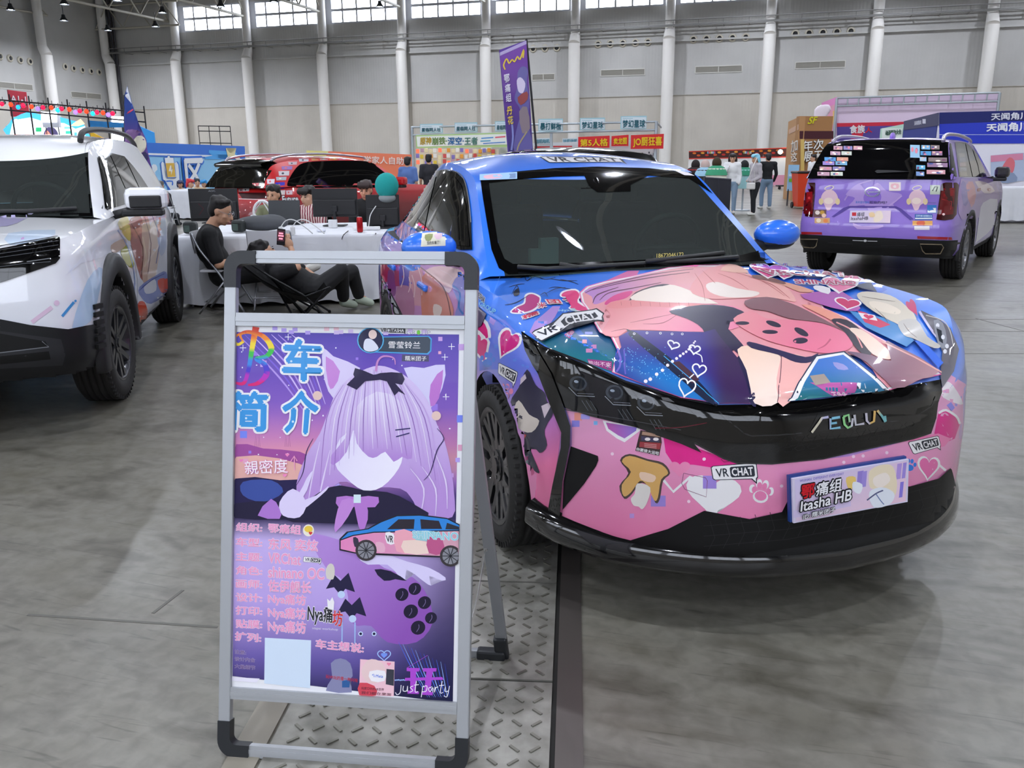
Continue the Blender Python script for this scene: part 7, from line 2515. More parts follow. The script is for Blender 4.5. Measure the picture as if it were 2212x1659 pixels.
 if hairstyle in ('long', 'bob'):
  L = -.30 if hairstyle == 'long' else -.12
  for q in range(9):
   a = math.radians(-100 - 160 * q / 8) + math.pi
   x, y = .084 * math.sin(a + math.pi / 2 + .0), -.02 - .07 * abs(math.cos((q - 4) / 4 * 1.4))
   x = -.084 + .021 * q
   hm.tube([H(x, y, .05), H(x * 1.15, y - .01, -.05), H(x * 1.1, y - .02, L)], [.03 * k, .032 * k, .016 * k], 6)
 remeshed('hair', hm, hair_vox, hc, root, 2)
 # clothes
 c = MB()
 torso(c, .016)
 for s_ in 'lr':
  if sleeve == 'long':
   cap(c, Q['s' + s_], Q['e' + s_], .062 * k, .052 * k)
   cap(c, Q['e' + s_], Q['e' + s_].lerp(Q['w' + s_], .9), .052 * k, .040 * k)
  else:
   cap(c, Q['s' + s_], Q['s' + s_].lerp(Q['e' + s_], .78), .066 * k, .064 * k)
 c.ell(nk + (ch - nk) * .12, (.075 * k, .07 * k, .05 * k), 8, T1)
 remeshed('shirt', c, vox, shirt, root, 3)
 if shirt2:
  c = MB()
  c.ell(ch + T1 @ Vector((0, .055 * k, -.02)), (.055 * k, .075 * k, .19 * k), 8, T1)
  c.ell(nk + (ch - nk) * .16 + T1 @ Vector((0, .03, 0)), (.06 * k, .06 * k, .05 * k), 8, T1)
  remeshed('undershirt', c, vox, shirt2, root, 2)
 if trousers and 'kl' in Q:
  c = MB()
  c.ell(pv, (.17 * k, .135 * k, .125 * k), 10, T2)
  for s_ in 'lr':
   cap(c, Q['h' + s_], Q['k' + s_], .098 * k, .072 * k)
   cap(c, Q['k' + s_], Q['k' + s_].lerp(Q['a' + s_], .9), .070 * k, .060 * k)
  remeshed('trousers', c, vox, trousers, root, 3)
 if shoes and 'tl' in Q:
  for s_ in 'lr':
   c = MB()
   cap(c, Q['a' + s_] + Vector((0, 0, -.03)), Q['t' + s_], .048 * k, .040 * k)
   c.ell(Q['t' + s_], (.045, .045, .035), 7)
   remeshed('shoe', c, .01, shoes, root, 2)
 return root
def on(px, py, y):
 return on_y(px, py, y)
def standing(px, top, Y, h, fdir, w=.165, arms=None, stride=.12, base=None):
 """joint set of somebody standing; px, top = photographed crown of the head at depth Y"""
 c = on_y(px, top, Y)
 x, y = c.x, c.y
 f = Vector((fdir[0], fdir[1], 0)).normalized()
 s_ = Vector((0, 0, 1)).cross(f)          # to the person's left
 B_ = Vector((x, y, 0))
 P = lambda l, fw, z: B_ + s_ * l + f * fw + Vector((0, 0, z * h))
 J = dict(head=P(0, .02, .925), neck=P(0, 0, .845), chest=P(0, 0, .72), pelvis=P(0, 0, .52),
             sl=P(w, 0, .815), sr=P(-w, 0, .815), el=P(w + .05, -.02, .63), er=P(-w - .05, -.02, .63), wl=P(w + .04, .10, .49), wr=P(-w - .04, .10, .49),
             hl=P(.09, 0, .51), hr=P(-.09, 0, .51), kl=P(.10, .02 + stride / 2, .28), kr=P(-.10, .02 - stride / 2, .28),
             al=P(.10, stride / 2, .045), ar=P(-.10, -stride / 2, .045), tl=P(.12, .13 + stride / 2, .028), tr=P(-.12, .13 - stride / 2, .028))
 for n, (l, fw, z) in (arms or {}).items():
  J[n] = P(l, fw, z)
 return J
black_cloth = mat('black_cotton', '#141416', .85)
white_shoe = mat('white_shoe', '#d9d9d2', .6)
# man with glasses on the folding chair, looking down at his phone
GY, RY = 8.78, 8.4
J = dict(head=on(478, 456, GY), neck=on(455, 492, GY), chest=on(452, 532, GY), pelvis=on(484, 590, GY),
         sr=on(452, 508, GY - .2), sl=on(453, 506, GY + .2), er=on(472, 572, GY - .24), el=on(478, 570, GY + .26), wr=on(528, 558, GY - .1), wl=on(530, 556, GY + .12),
         hr=on(490, 594, GY - .1), hl=on(490, 592, GY + .1), kr=on(596, 588, GY - .12), kl=on(606, 570, GY + .14), ar=on(632, 650, GY), al=on(648, 584, GY), tr=on(664, 664, GY + .06), tl=on(684, 574, GY))
person('man in black shirt and glasses seated on white folding chair, head bowed', J, (.85, -.1, -.5), black_cloth, mat('black_trouser', '#121214', .8), shoes=white_shoe, glasses=True, hairstyle='short', vox=.011, k=1.16)
# man lying back in the black camp chair, phone in raised hand
J = dict(head=on(570, 546, RY), neck=on(590, 570, RY), chest=on(618, 588, RY), pelvis=on(676, 622, RY),
         sr=on(600, 592, RY - .18), sl=on(604, 570, RY + .18), er=on(642, 578, RY - .2), el=on(660, 585, RY + .22), wr=on(628, 534, RY - .1), wl=on(690, 605, RY + .2),
         hr=on(684, 626, RY - .09), hl=on(684, 620, RY + .11), kr=on(738, 584, RY + .05), kl=on(760, 586, RY + .4), ar=on(742, 646, RY + .35), al=on(776, 640, RY + .55), tr=on(764, 658, RY + .5), tl=on(800, 654, RY + .62), dr=Vector((-.35, .1, .9)), ur=Vector((0, -1, 0)))
person('man in black lying back in folding camp chair, one hand raised to phone', J, (.55, .55, .35), black_cloth, mat('black_trouser'), shoes=mat('green_white_shoe', '#a9b5a4', .6), sleeve='short', vox=.011, k=1.06)
# three men behind the tables
def sitter(px, py, Y, fd, lean=.0, arms=None):
 h = on_y(px, py, Y)
 f = Vector((fd[0], fd[1], 0)).normalized()
 s_ = Vector((0, 0, 1)).cross(f)
 P = lambda l, fw, dz: h + s_ * l + f * fw + Vector((0, 0, dz))
 J = dict(head=h, neck=P(0, -.03, -.135), chest=P(0, -.04, -.32), pelvis=P(0, -.08, -.68), sl=P(.19, -.03, -.215), sr=P(-.19, -.03, -.215), el=P(.20, .04, -.47), er=P(-.20, .04, -.47),
             wl=P(.12, .24, -.48), wr=P(-.12, .24, -.48), hl=P(.09, -.06, -.70), hr=P(-.09, -.06, -.70), kl=P(.12, .34, -.70), kr=P(-.12, .34, -.70), al=P(.12, .34, -1.08), ar=P(-.12, .34, -1.08), tl=P(.12, .46, -1.11), tr=P(-.12, .46, -1.11))
 dz = -h.z + .045 - (-1.08)
 for n in ('al', 'ar'):
  J[n].z = .05
 for n in ('tl', 'tr'):
  J[n].z = .03
 for n, v in (arms or {}).items():
  J[n] = P(*v)
 return J
person('man in olive shirt behind the tables holding a white headset', sitter(590, 421, 12.05, (-.25, -1), arms=dict(wr=(-.10, .30, -.36), er=(-.27, .10, -.44))), (-.2, -1, -.25), mat('olive_cotton', '#767a5c', .85), mat('black_trouser'), shoes=white_shoe, hair='#16130f', k=1.14)
def stripe_mat():
 m = mat('maroon_pattern', '#e6d3cb', .8)
 nt = m.node_tree
 b = nt.nodes['Principled BSDF']
 tc, wv, r = nt.nodes.new('ShaderNodeTexCoord'), nt.nodes.new('ShaderNodeTexWave'), nt.nodes.new('ShaderNodeValToRGB')
 wv.inputs['Scale'].default_value = 9
 wv.inputs['Distortion'].default_value = 3
 r.color_ramp.elements[0].position, r.color_ramp.elements[0].color = .4, lin('#e8d8d0')
 r.color_ramp.elements[1].position, r.color_ramp.elements[1].color = .55, lin('#8a3a4a')
 nt.links.new(tc.outputs['Object'], wv.inputs['Vector'])
 nt.links.new(wv.outputs['Fac'], r.inputs[0])
 nt.links.new(r.outputs[0], b.inputs['Base Color'])
 return m
person('young man in maroon patterned shirt over white tee behind the laptop', sitter(664, 424, 11.95, (-.3, -1)), (-.45, -1, -.12), stripe_mat(), mat('black_trouser'), shoes=white_shoe, hairstyle='fringe', hair='#17110f', shirt2=mat('white_tee', '#e6e6e6', .8), k=1.12, skin=('skin_light', '#d9ac90'))
person('smiling man in black jacket half hidden behind a monitor beside the teal plush', sitter(790, 411, 12.1, (-.1, -1)), (-.1, -1, -.1), black_cloth, mat('black_trouser'), shoes=white_shoe, sleeve='long', hairstyle='fringe', hair='#2a1512', shirt2=mat('white_tee'), k=1.1, skin=('skin_rosy', '#d6987c'))
# far people at the stage tables and the stalls
def far(label, J, face, shirt, tr, hair, **kw):
 return person(label, J, face, shirt, tr, hair, vox=.022, hair_vox=.02, hands=False, **kw)
C_ = lambda n, c: mat(n, c, .85)
far('seated person in dark top seen from behind near the purple flag', sitter(347, 402, 20.6, (.2, 1)), (.3, 1, 0), C_('cloth_dark_violet', '#26222c'), C_('cloth_navy', '#1c2028'), '#6a6660', sleeve='long', shoes=C_('shoe_black', '#18181a'))
far('person with red hair bent over the white table before the blue backdrop', sitter(411, 396, 24.2, (1, -.3)), (.9, -.2, -.6), C_('cloth_pale_blue', '#bcd6e2'), C_('cloth_navy', '#1c2028'), '#c02a34', hairstyle='bob')
far('person with black hair at the white table beside the red-haired one', sitter(426, 395, 25.7, (.5, -1)), (.4, -1, -.6), C_('cloth_sand', '#c9b08c'), C_('cloth_navy', '#1c2028'), '#14181c')
far('person with bright blue hair at the far white table', sitter(441, 397, 26.7, (-.5, -1)), (-.4, -1, -.5), C_('cloth_pale_blue', '#bcd6e2'), C_('cloth_navy', '#1c2028'), '#2f8fd0', hairstyle='bob')
far('person with navy hair seated before the battery sign', sitter(389, 398, 27.5, (.2, -1)), (.1, -1, -.4), C_('cloth_cream', '#d8d0c0'), C_('cloth_navy', '#1c2028'), '#232a52', hairstyle='bob')
far('person in blue shirt seen from behind at the lit stall', standing(880, 345, 20.5, 1.54, (.3, 1)), (.2, 1, 0), C_('cloth_blue', '#5a78b4'), C_('cloth_navy', '#1c2028'), '#121010', shoes=white_shoe)
far('person with black hair seen from behind over the sedan roof', standing(926, 338, 21.5, 1.60, (-.2, 1)), (0, 1, 0), C_('cloth_charcoal', '#2a2a30'), C_('cloth_navy', '#1c2028'), '#121010', shoes=white_shoe)
far('woman in white top with dark hair, hand at her chin', standing(1583, 343, 23.5, 1.57, (-.4, -1), arms=dict(er=(-.2, .16, .66), wr=(-.05, .2, .79))), (-.3, -1, -.1), C_('cloth_white', '#e9e9ea'), C_('denim_light', '#8ea6bf'), '#241a18', sleeve='long', hairstyle='long', female=True, shoes=white_shoe)
far('person in pale blue wig and grey top with a white shoulder bag', standing(1634, 342, 22.8, 1.55, (-1, -.3), arms=dict(wl=(.12, .2, .56), wr=(-.1, .18, .56))), (-1, -.2, -.2), C_('cloth_lilac_grey', '#b9b3b8'), C_('cloth_black', '#1a1c22'), '#8fd0e6', sleeve='long', hairstyle='bob', female=True, shoes=white_shoe)
far('person in black jacket and blue jeans seen from behind', standing(1660, 342, 25.6, 1.56, (-.2, 1), w=.22), (-.1, 1, 0), C_('cloth_jacket_black', '#17181b'), C_('denim_mid', '#7f97b0'), '#151112', sleeve='long', shoes=white_shoe)
far('stall keeper in white tee behind the brown booth counter', standing(1757, 352, 28.5, 1.52, (-1, -.3), arms=dict(wl=(.1, .35, .58), wr=(-.1, .35, .56))), (-1, -.2, -.3), C_('cloth_white', '#e9e9ea'), C_('cloth_beige', '#c9bfae'), '#1a1416', female=True, shoes=white_shoe)
o = MB()
c = on_y(1622, 402, 22.55)
o.box(c, (.22, .09, .17), bev=.03)
o.tube([c + Vector((-.1, 0, .08)), c + Vector((.02, .05, .45)), c + Vector((.14, .1, .70)), c + Vector((.12, .25, .60)), c + Vector((.1, 0, .08))], .01, 6)
tag(o.build('shoulder_bag', mat('bag_white', '#dcdad6', .6)), 'small white shoulder bag carried by the person in the blue wig', 'bag')
# ================================================================ tables, chairs and electronics
def table(name, A, Bx, depth, label, clabel, zt=.74, drop=.70, legs=True):
 """long table from A to Bx (front edge, world xy), going back by depth, under a draped cloth"""
 A, Bx = Vector((A[0], A[1], 0)), Vector((Bx[0], Bx[1], 0))
 d = (Bx - A)
 L = d.length
 d.normalize()
 n = Vector((-d.y, d.x, 0))
 rz = math.atan2(d.y, d.x)
 t = thing('folding_table', label, 'table', A, rz)
 o = MB()
 o.box((L / 2, depth / 2, zt - .02), (L - .02, depth - .02, .03))
 o.build('tabletop', mat('table_board', '#b8b4ae', .6), t)
 for x in (.12, L - .12):
  for y in (.1, depth - .1):
   o = MB()
   o.cyl((x, y, 0), (x, y, zt - .03), .014, n=8)
   o.build('leg', mat('table_leg', '#5a5c60', .4, .6), t)
 m = MB()
 # cloth: top plus wavy skirt
 P = []
 nseg = max(8, int(L / .05))
 def edge(k, side):
  pass
 per = []
 for i in range(nseg + 1):
  per.append((L * i / nseg, 0., 0, -1))
 ny = max(4, int(depth / .06))
 for i in range(1, ny + 1):
  per.append((L, depth * i / ny, 1, 0))
 for i in range(1, nseg + 1):
  per.append((L - L * i / nseg, depth, 0, 1))
 for i in range(1, ny):
  per.append((0, depth - depth * i / ny, -1, 0))
 rows = []
 rr = random.Random(int(L * 100))
 ph = rr.uniform(0, 6)
 for z, a in ((zt + .006, 0.), (zt + .004, .006), (zt - .03, .012), (zt - drop * .3, .5), (zt - drop * .65, .85), (zt - drop, 1.)):
  r = []
  for q, (x, y, nx, ny_) in enumerate(per):
   w = a * (.012 + .022 * (math.sin(q * .9 + ph) * .6 + .5 * math.sin(q * 2.3 + 1.3 * ph)))
   if a < .1:
    w = a
   r.append(Vector((x + nx * (w + .012 * a), y + ny_ * (w + .012 * a), z + (.012 * math.sin(q * 1.1) if a == 1. else 0))))
  rows.append(r)
 m.grid(rows, True)
 m.add(rows[0], [tuple(range(len(per)))], smooth=False)
 c = m.build('tablecloth', mat('white_cloth', '#e3e4e8', .8, noise_col=('#d2d4da', 5)))
 c.location, c.rotation_euler = A, (0, 0, rz)
 tag(c, clabel, 'tablecloth')
 return t
TZ = .746
A, Bq = on_z(372, 512, .75), on_z(842, 503, .75)
table('t', A, Bq, .86, 'front row folding table under a white cloth', 'white cloth with wavy hem over the front row table')
dv = (Bq - A).normalized()
nv = Vector((-dv.y, dv.x, 0))
table('t', A + nv * .90, Bq + nv * .90, .80, 'rear row folding table before the red SUV', 'white cloth over the rear row table')
def tz(px, py):
 return on_z(px, py, TZ + .004)
def place(name, label, cat, p, rz=0., group=None):
 return thing(name, label, cat, Vector((p.x, p.y, TZ + .006)), rz, group)
screen_b = mat('monitor_black', '#151518', .45)
def monitor(label, px, pyb, Y, w, hh, rz=0., lift=.12, logo=None):
 p = on_y(px, pyb, Y)
 t = place('monitor', label, 'monitor', p, rz)
 o = MB()
 o.box((0, 0, lift + hh / 2), (w, .018, hh), bev=.005)
 o.box((0, -.02, lift + hh * .34), (w * .94, .03, hh * .55), bev=.012)
 o.build('case', screen_b, t)
 o = MB()
 o.box((0, .0105, lift + hh / 2), (w - .015, .002, hh - .02))
 o.build('screen', mat('screen_dark', '#1d2430', .2), t)
 o = MB()
 o.cyl((0, -.05, .012), (0, -.045, lift + hh * .3), .02, n=10)
 o.box((0, -.04, lift + hh * .3), (.07, .05, .07), bev=.008)
 o.build('stand', mat('stand_black', '#1b1b1e', .4), t)
 o = MB()
 o.box((0, -.04, .006), (.26, .19, .012), bev=.004)
 o.build('base', mat('stand_black'), t)
 if logo:
  logo(t, w, hh, lift)
 return t
def aoc(t, w, hh, lift):
 M = Matrix(((1, 0, 0, 0), (0, 0, -1, -.0365), (0, 1, 0, lift + hh / 2), (0, 0, 0, 1)))
 q = Print(Plane(t, (0, 0, 0), (0, -1, 0), False, M), .0006)
 q.text('AOC', [(-.04, hh * .455), (.04, hh * .455), (.045, hh * .405), (-.045, hh * .405)], '#8a8a8e', .02)
 q.line([(-w * .3, .02), (-w * .2, -.04), (-w * .3, -.12)], .006, '#5a1a24')
 q.build('logo', t, matte_print)
monitor('large black monitor seen from behind, behind the man in glasses', 466, 482, 11.0, .61, .40, .02, .02, aoc)
monitor('wide black monitor seen from behind in the middle of the tables', 727, 497, 10.4, .54, .33, -.05, .10)
monitor('black monitor with white cables below the teal plush', 829, 500, 10.0, .38, .37, .02, .0)
# laptop, seen from the lid side
p = on_y(617, 488, 10.6)
t = place('laptop', 'black laptop with its lid towards us in front of the young man', 'laptop', p, .03)
o = MB()
o.box((0, .12, .011), (.37, .26, .02), bev=.004)
o.build('base', mat('laptop_black', '#17181a', .4), t)
o = MB()
M = Matrix.Rotation(-.18, 4, 'X')
o.box((0, -.01, .155), (.38, .012, .27), M=M, bev=.004)
o.build('lid', mat('laptop_lid', '#1e2226', .35), t)
# small things
def small(name, label, cat, p, build):
 t = place(name, label, cat, p)
 build(t)
 return t
def radio(t):
 o = MB()
 o.box((0, 0, .07), (.14, .12, .13), bev=.03)
 o.build('housing', mat('radio_black', '#1c2220', .5), t)
 o = MB()
 o.box((-.02, -.062, .06), (.06, .012, .07), bev=.004)
 o.build('front', mat('radio_green', '#41524a', .5), t)
small('speaker', 'small dark speaker at the left end of the tables', 'speaker', tz(406, 508) + Vector((0, .10, 0)), radio)
small('speaker', 'small dark speaker beside the grey bag', 'speaker', tz(512, 504) + Vector((0, .08, 0)), radio)
o = MB()
o.ell((0, 0, .085), (.30, .13, .085), 12)
o.ell((.1, .02, .1), (.17, .1, .08), 10)
pp_ = tz(558, 502) + Vector((0, .16, 0))
tag(remeshed('bag', o, .015, mat('bag_grey', '#4c4e52', .8), None), 'soft grey bag lying on the front row table', 'bag').location = (pp_.x, pp_.y, TZ + .008)
# white headset with strap, held by the man in olive
hp = on_y(567, 458, 11.5)
t = thing('headset', 'white virtual reality headset with ring strap held by the man in olive', 'headset', hp)
o = MB()
ring = [Vector((.115 * math.cos(a), .03 * math.sin(a), .14 * math.sin(a))) for a in [2 * math.pi * k / 28 for k in range(29)]]
o.tube(ring, .018, 8, False)
o.tube([Vector((-.1, 0, .02)), Vector((0, .03, .14)), Vector((.09, 0, .0))], .011, 6)
o.build('strap', mat('headset_white', '#e4e4e4', .4), t)
o = MB()
o.box((.09, 0, -.1), (.16, .08, .09), bev=.025)
o.build('visor', mat('headset_white'), t)
o = MB()
ring = [Vector((-.11 + .06 * math.cos(a), -.02, -.09 + .05 * math.sin(a))) for a in [2 * math.pi * k / 20 for k in range(21)]]
o.tube(ring, .01, 6, False)
o.build('controller_ring', mat('headset_white'), t)
def mouse(t):
 o = MB()
 o.ell((0, 0, .012), (.05, .075, .024), 8)
 o.build('shell', mat('mouse_white', '#e4e6f0', .35), t)
small('computer_mouse', 'white computer mouse on the table before the middle monitor', 'mouse', tz(694, 500), mouse)
def can(t):
 o = MB()
 o.lathe([(.0, 0), (.026, 0), (.033, .012), (.033, .145), (.027, .16), (.0, .16)], (0, 0, 0), (0, 0, 1), 18)
 o.build('body', mat('can_red', '#b0141c', .3, .5), t)
 o = MB()
 o.cyl((0, 0, .16), (0, 0, .163), .026, n=16)
 o.build('lid', mat('can_lid', '#b9b9bc', .3, .9), t)
small('drink_can', 'tall red drink can at the right of the middle monitor', 'drink can', tz(778, 502), can)
for k, (px, lab) in enumerate(((608, 'white power plug with cable nearest the laptop'), (633, 'white power plug with cable right of the laptop plug'))):
 def plug(t):
  o = MB()
  o.box((0, 0, .04), (.045, .04, .08), bev=.006)
  o.build('block', mat('plug_white', '#e6e6e6', .4), t)
  o = MB()
  o.tube(sm([Vector((0, 0, .08)), Vector((.05, .02, .14)), Vector((.14, .0, .15)), Vector((.26, -.03, .08)), Vector((.34, -.04, .01))], 4, False), .006, 6)
  o.build('cable', mat('cable_white', '#dcdcdc', .5), t)
 small('power_plug', lab, 'plug', tz(px, 507), plug)
def strip(t):
 o = MB()
 o.box((0, 0, .02), (.3, .05, .035), rz=.1, bev=.008)
 o.build('block', mat('plug_white'), t)
small('power_strip', 'white power strip at the right end of the front table', 'power strip', tz(792, 497), strip)
o = MB()
o.tube(sm([on_y(812, 445, 9.9), on_y(800, 465, 9.86), on_y(796, 490, 9.8), on_y(790, 505, 9.62)], 5, False), .006, 6)
tag(o.build('cable', mat('cable_white')), 'white cable hanging from the right monitor to the power strip', 'cable')
o = MB()
o.tube(sm([on_z(752, 499, .755), on_z(742, 508, .755), on_y(740, 520, 9.33), on_y(760, 527, 9.33), on_y(790, 523, 9.35), on_y(808, 508, 9.38), on_z(812, 504, .76)], 5, False), .005, 6)
tag(o.build('cable', mat('cable_black', '#1a1a1c', .5)), 'black cable sagging in a loop over the front table edge', 'cable')
for px, lab in ((715, 'white card box below the middle monitor, left one'), (724, 'white card box below the middle monitor, right one')):
 def box_(t):
  o = MB()
  o.box((0, 0, .045), (.05, .05, .09), bev=.003)
  o.build('carton', mat('carton_white', '#d8d8da', .6), t)
 small('card_box', lab, 'box', tz(px, 492), box_)
# plain teal plush cushion on the right monitor
pc = on_y(837, 436, 10.0)
t = thing('plush_cushion', 'plain round teal plush cushion on top of the right monitor', 'plush', pc)
o = MB()
o.ell((0, 0, .18), (.135, .12, .145), 12)
o.build('cover', mat('teal_plush', '#1f9a96', .95, bump=(90, .4)), t)
o = MB()
o.ell((0, 0, .045), (.10, .09, .055), 10)
o.build('foot_pad', mat('plush_grey', '#8f9698', .9), t)
# folding chairs
def folding_chair(label, p, rz):
 t = thing('folding_chair', label, 'chair', p, rz, 'white folding chairs')
 fr_, pl_ = mat('chair_frame', '#b9bcc2', .35, .7), mat('chair_plastic', '#d9dade', .5)
 o = MB()
 o.box((0, 0, .445), (.40, .40, .025), bev=.01)
 o.build('seat', pl_, t)
 o = MB()
 rows = []
 for i in range(7):
  a = -1 + 2 * i / 6
  rows.append([Vector((-.215 - .03 * (z - .62) / .2 - .03 * (1 - a * a), a * .21, z)) for z in (.62, .66, .74, .80, .83)])
 o.grid(rows)
 rows = [[v + Vector((-.012, 0, 0)) for v in r] for r in rows]
 o.grid(rows)
 o.build('backrest', pl_, t)
 for s_ in (-1, 1):
  o = MB()
  o.tube(sm([(.22, s_ * .22, .02), (.0, s_ * .22, .42), (-.17, s_ * .215, .66), (-.24, s_ * .21, .83)], 4, False), .012, 8)
  o.build('front_leg', fr_, t)
  o = MB()
  o.tube([(-.24, s_ * .20, .02), (.12, s_ * .20, .44)], .011, 8)
  o.build('rear_leg', fr_, t)
 for x, z in ((.14, .16), (-.17, .14)):
  o = MB()
  o.cyl((x, -.21, z), (x, .21, z), .009, n=8)
  o.build('crossbar', fr_, t)
 return t
c1 = on_z(505, 660)
folding_chair('white folding chair under the man in glasses', Vector((on(488, 600, GY).x, GY, 0)), .05)
folding_chair('empty white folding chair tucked behind the man in glasses', Vector((on(596, 600, 8.98).x, 8.98, 0)), math.pi / 2 + .1)
folding_chair('white folding chair under the dark-topped person near the stage', Vector((on(352, 450, 20.4).x, 20.5, 0)), math.pi / 2)
# camp chair
cc_ = Vector((on(640, 640, RY).x, RY, 0))
t = thing('camp_chair', 'black folding camp chair with crossed legs under the reclining man', 'chair', cc_)
K = lambda px, py, dy: on_y(px, py, RY + dy) - cc_
o = MB()
rows = []
for pxy in ((520, 556), (548, 588), (585, 616), (625, 638), (665, 648), (700, 640), (715, 622)):
 r = []
 for q in range(9):
  a = -1 + q / 4
  r.append(K(*pxy, .0) + Vector((0, a * .30, .10 * a * a)))
 rows.append(r)
o.grid(rows)
o.grid([[v + Vector((0, 0, -.012)) for v in r] for r in rows])
o.build('sling', mat('camp_fabric', '#0e0e10', .9), t)
fr_ = mat('camp_frame', '#1a1b1d', .35, .5)
for a, b in (((584, 598, -.3), (652, 684, .28)), ((584, 598, .3), (640, 690, -.28)), ((708, 622, -.3), (645, 688, -.3)), ((708, 622, .3), (660, 680, .3)), ((660, 640, -.28), (716, 684, -.3)), ((660, 640, .28), (712, 676, .3)), ((610, 628, -.28), (666, 684, .0)), ((610, 628, .28), (690, 684, .28))):
 pa, pb_ = K(*a), K(*b)
 pb_.z = .012
 o = MB()
 o.cyl(pa, pb_, .011, n=8)
 o.ell(pb_, .017, 6)
 o.build('leg', fr_, t)
for s_ in (-.3, .3):
 o = MB()
 o.tube([K(520, 556, s_), K(584, 598, s_), K(660, 640, s_), K(714, 620, s_)], .011, 8)
 o.build('side_tube', fr_, t)
# phones
for (p, lab, rot, lit) in ((on(607, 512, RY - .12), 'black phone with pink picture on its screen in the raised hand', .1, True), (on(548, 545, GY), 'dark phone in the hands of the man in glasses', .9, False)):
 t = thing('phone', lab, 'phone', p)
 M = Matrix.Rotation(.12, 4, 'Y') @ Matrix.Rotation(-rot if not lit else 0, 4, 'X')
 o = MB()
 o.box((0, 0, 0), (.078, .009, .155), M=M, bev=.004)
 o.build('case', mat('phone_black', '#0d0d10', .3), t)
 if lit:
  o = MB()
  o.box((0, -.0052, .012), (.066, .001, .10), M=M)
  o.build('screen', mat('phone_screen', '#40222c', .3, emit=.6), t)
  o = MB()
  for z, w in ((.035, .04), (.012, .05), (-.015, .035)):
   o.box(M @ Vector((.0, -.0062, z)), (w, .001, .014), M=M)
  o.build('screen_picture', mat('phone_pink', '#ff8aa0', .3, emit=.9), t)
o = MB()
o.lathe([(.0, 0), (.03, 0), (.033, .01), (.033, .11), (.026, .122), (0, .122)], (0, 0, 0), (0, 0, 1), 16)
cn = on_z(560, 640)
tag(o.build('drink_can', mat('can_dull', '#8a8c90', .35, .8)), 'grey drink can standing on the floor under the table edge', 'drink can').location = cn
# cables on the floor
for pts, lab in ((((404, 652), (440, 648), (470, 630), (490, 620), (520, 612)), 'white cable on the floor beside the white SUV, upper one'), (((404, 656), (440, 655), (470, 650), (500, 640), (560, 640)), 'white cable on the floor beside the white SUV, lower one')):
 o = MB()
 o.tube(sm([on_z(*q) + Vector((0, 0, .006)) for q in pts], 5, False), .006, 6)
 tag(o.build('cable', mat('cable_white')), lab, 'cable')
# ================================================================ stage, flags, stalls behind
led = vcol_mat('led_picture', .4, emit=.9)
def board(name, label, cat, L, R, zb, col, th=.06, group=None, part='panel', rough=.5, legs=True, bot=None):
 """upright board between two photographed top corners (px, py, depth), down to height zb; returns thing, print"""
 A, Bv = on_y(*L), on_y(*R)
 t = thing(name, label, cat, Vector((A.x, A.y, 0)), 0, group)
 d = Vector((Bv.x - A.x, Bv.y - A.y, 0))
 n = Vector((-d.y, d.x, 0)).normalized()
 if n.dot(EYE - A) < 0:
  n = -n
 o = MB()
 q = [Vector((0, 0, zb)), Vector((d.x, d.y, zb)), Vector((d.x, d.y, Bv.z)), Vector((0, 0, A.z))]
 if bot:
  q[0], q[1] = on_y(*bot[0]) - t.location, on_y(*bot[1]) - t.location
 o.add(q + [v - n * th for v in q], [(0, 1, 2, 3), (7, 6, 5, 4), (0, 4, 5, 1), (1, 5, 6, 2), (2, 6, 7, 3), (3, 7, 4, 0)], smooth=False)
 o.build(part, mat('board_' + col.strip('#'), col, rough), t)
 if zb > .2 and not group and legs:
  for f in (.12, .88):
   o = MB()
   o.cyl(d * f - n * th * .5, d * f - n * th * .5 + Vector((0, 0, zb + .05)), .025, n=6)
   o.build('post', mat('tube_dark', '#3a3a3e', .5), t)
 return t, Print(Plane(t, Vector((A.x, A.y, 0)) , n), .012, .004)
def post(t, name, pts, r, m):
 o = MB()
 b = Vector(t.location)
 for a, c in pts:
  o.cyl(Vector(a) - b, Vector(c) - b, r, n=6)
 return o.build(name, m, t)
truss_b = mat('stage_truss', '#2c2b2e', .5, .4)
# blue backdrop with battery and letter
t, p = board('stage_backdrop', 'long bright blue printed backdrop with a battery sign, behind the white SUV', 'backdrop', (-60, 294, 21), (528, 316, 39), 0, '#8ecaf2')
p.poly([(-60, 294), (528, 316), (528, 345), (300, 337), (-60, 322)], '#2f73d8')
p.poly([(300, 330), (510, 337), (510, 341), (300, 334)], '#eef4fa')
p.poly([(450, 324), (512, 328), (512, 333), (470, 334), (470, 341), (478, 344), (442, 344), (442, 339), (458, 336), (458, 333), (450, 331)], '#4aa8f0')
p.poly([(500, 320), (528, 321), (528, 400), (520, 400), (518, 340)], '#2f73d8')
zS2 = zz(320, 320, 9.217)
p.poly(zS2((230, 300), (290, 260), (330, 300), (520, 290), (570, 260), (615, 340), (640, 640), (620, 800), (560, 850), (400, 850), (330, 640), (270, 640), (260, 500)), '#2f73d8', 2)
p.poly(zS2((250, 310), (300, 290), (340, 600), (540, 600), (530, 290), (590, 330), (615, 620), (590, 830), (440, 830), (330, 640), (290, 620)), '#e4ecf4', 2)
p.poly(zS2((300, 190), (360, 180), (370, 140), (420, 140), (430, 180), (500, 190), (550, 590), (370, 600)), '#2f73d8')
p.poly(zS2((315, 195), (370, 190), (380, 155), (415, 155), (420, 190), (490, 195), (540, 580), (375, 585)), '#eef2f4')
p.poly(zS2((330, 300), (505, 295), (530, 570), (370, 575)), '#e2b84a')
p.poly(zS2((420, 350), (440, 340), (440, 430), (475, 425), (440, 540), (435, 460), (390, 460)), '#f6efe0')
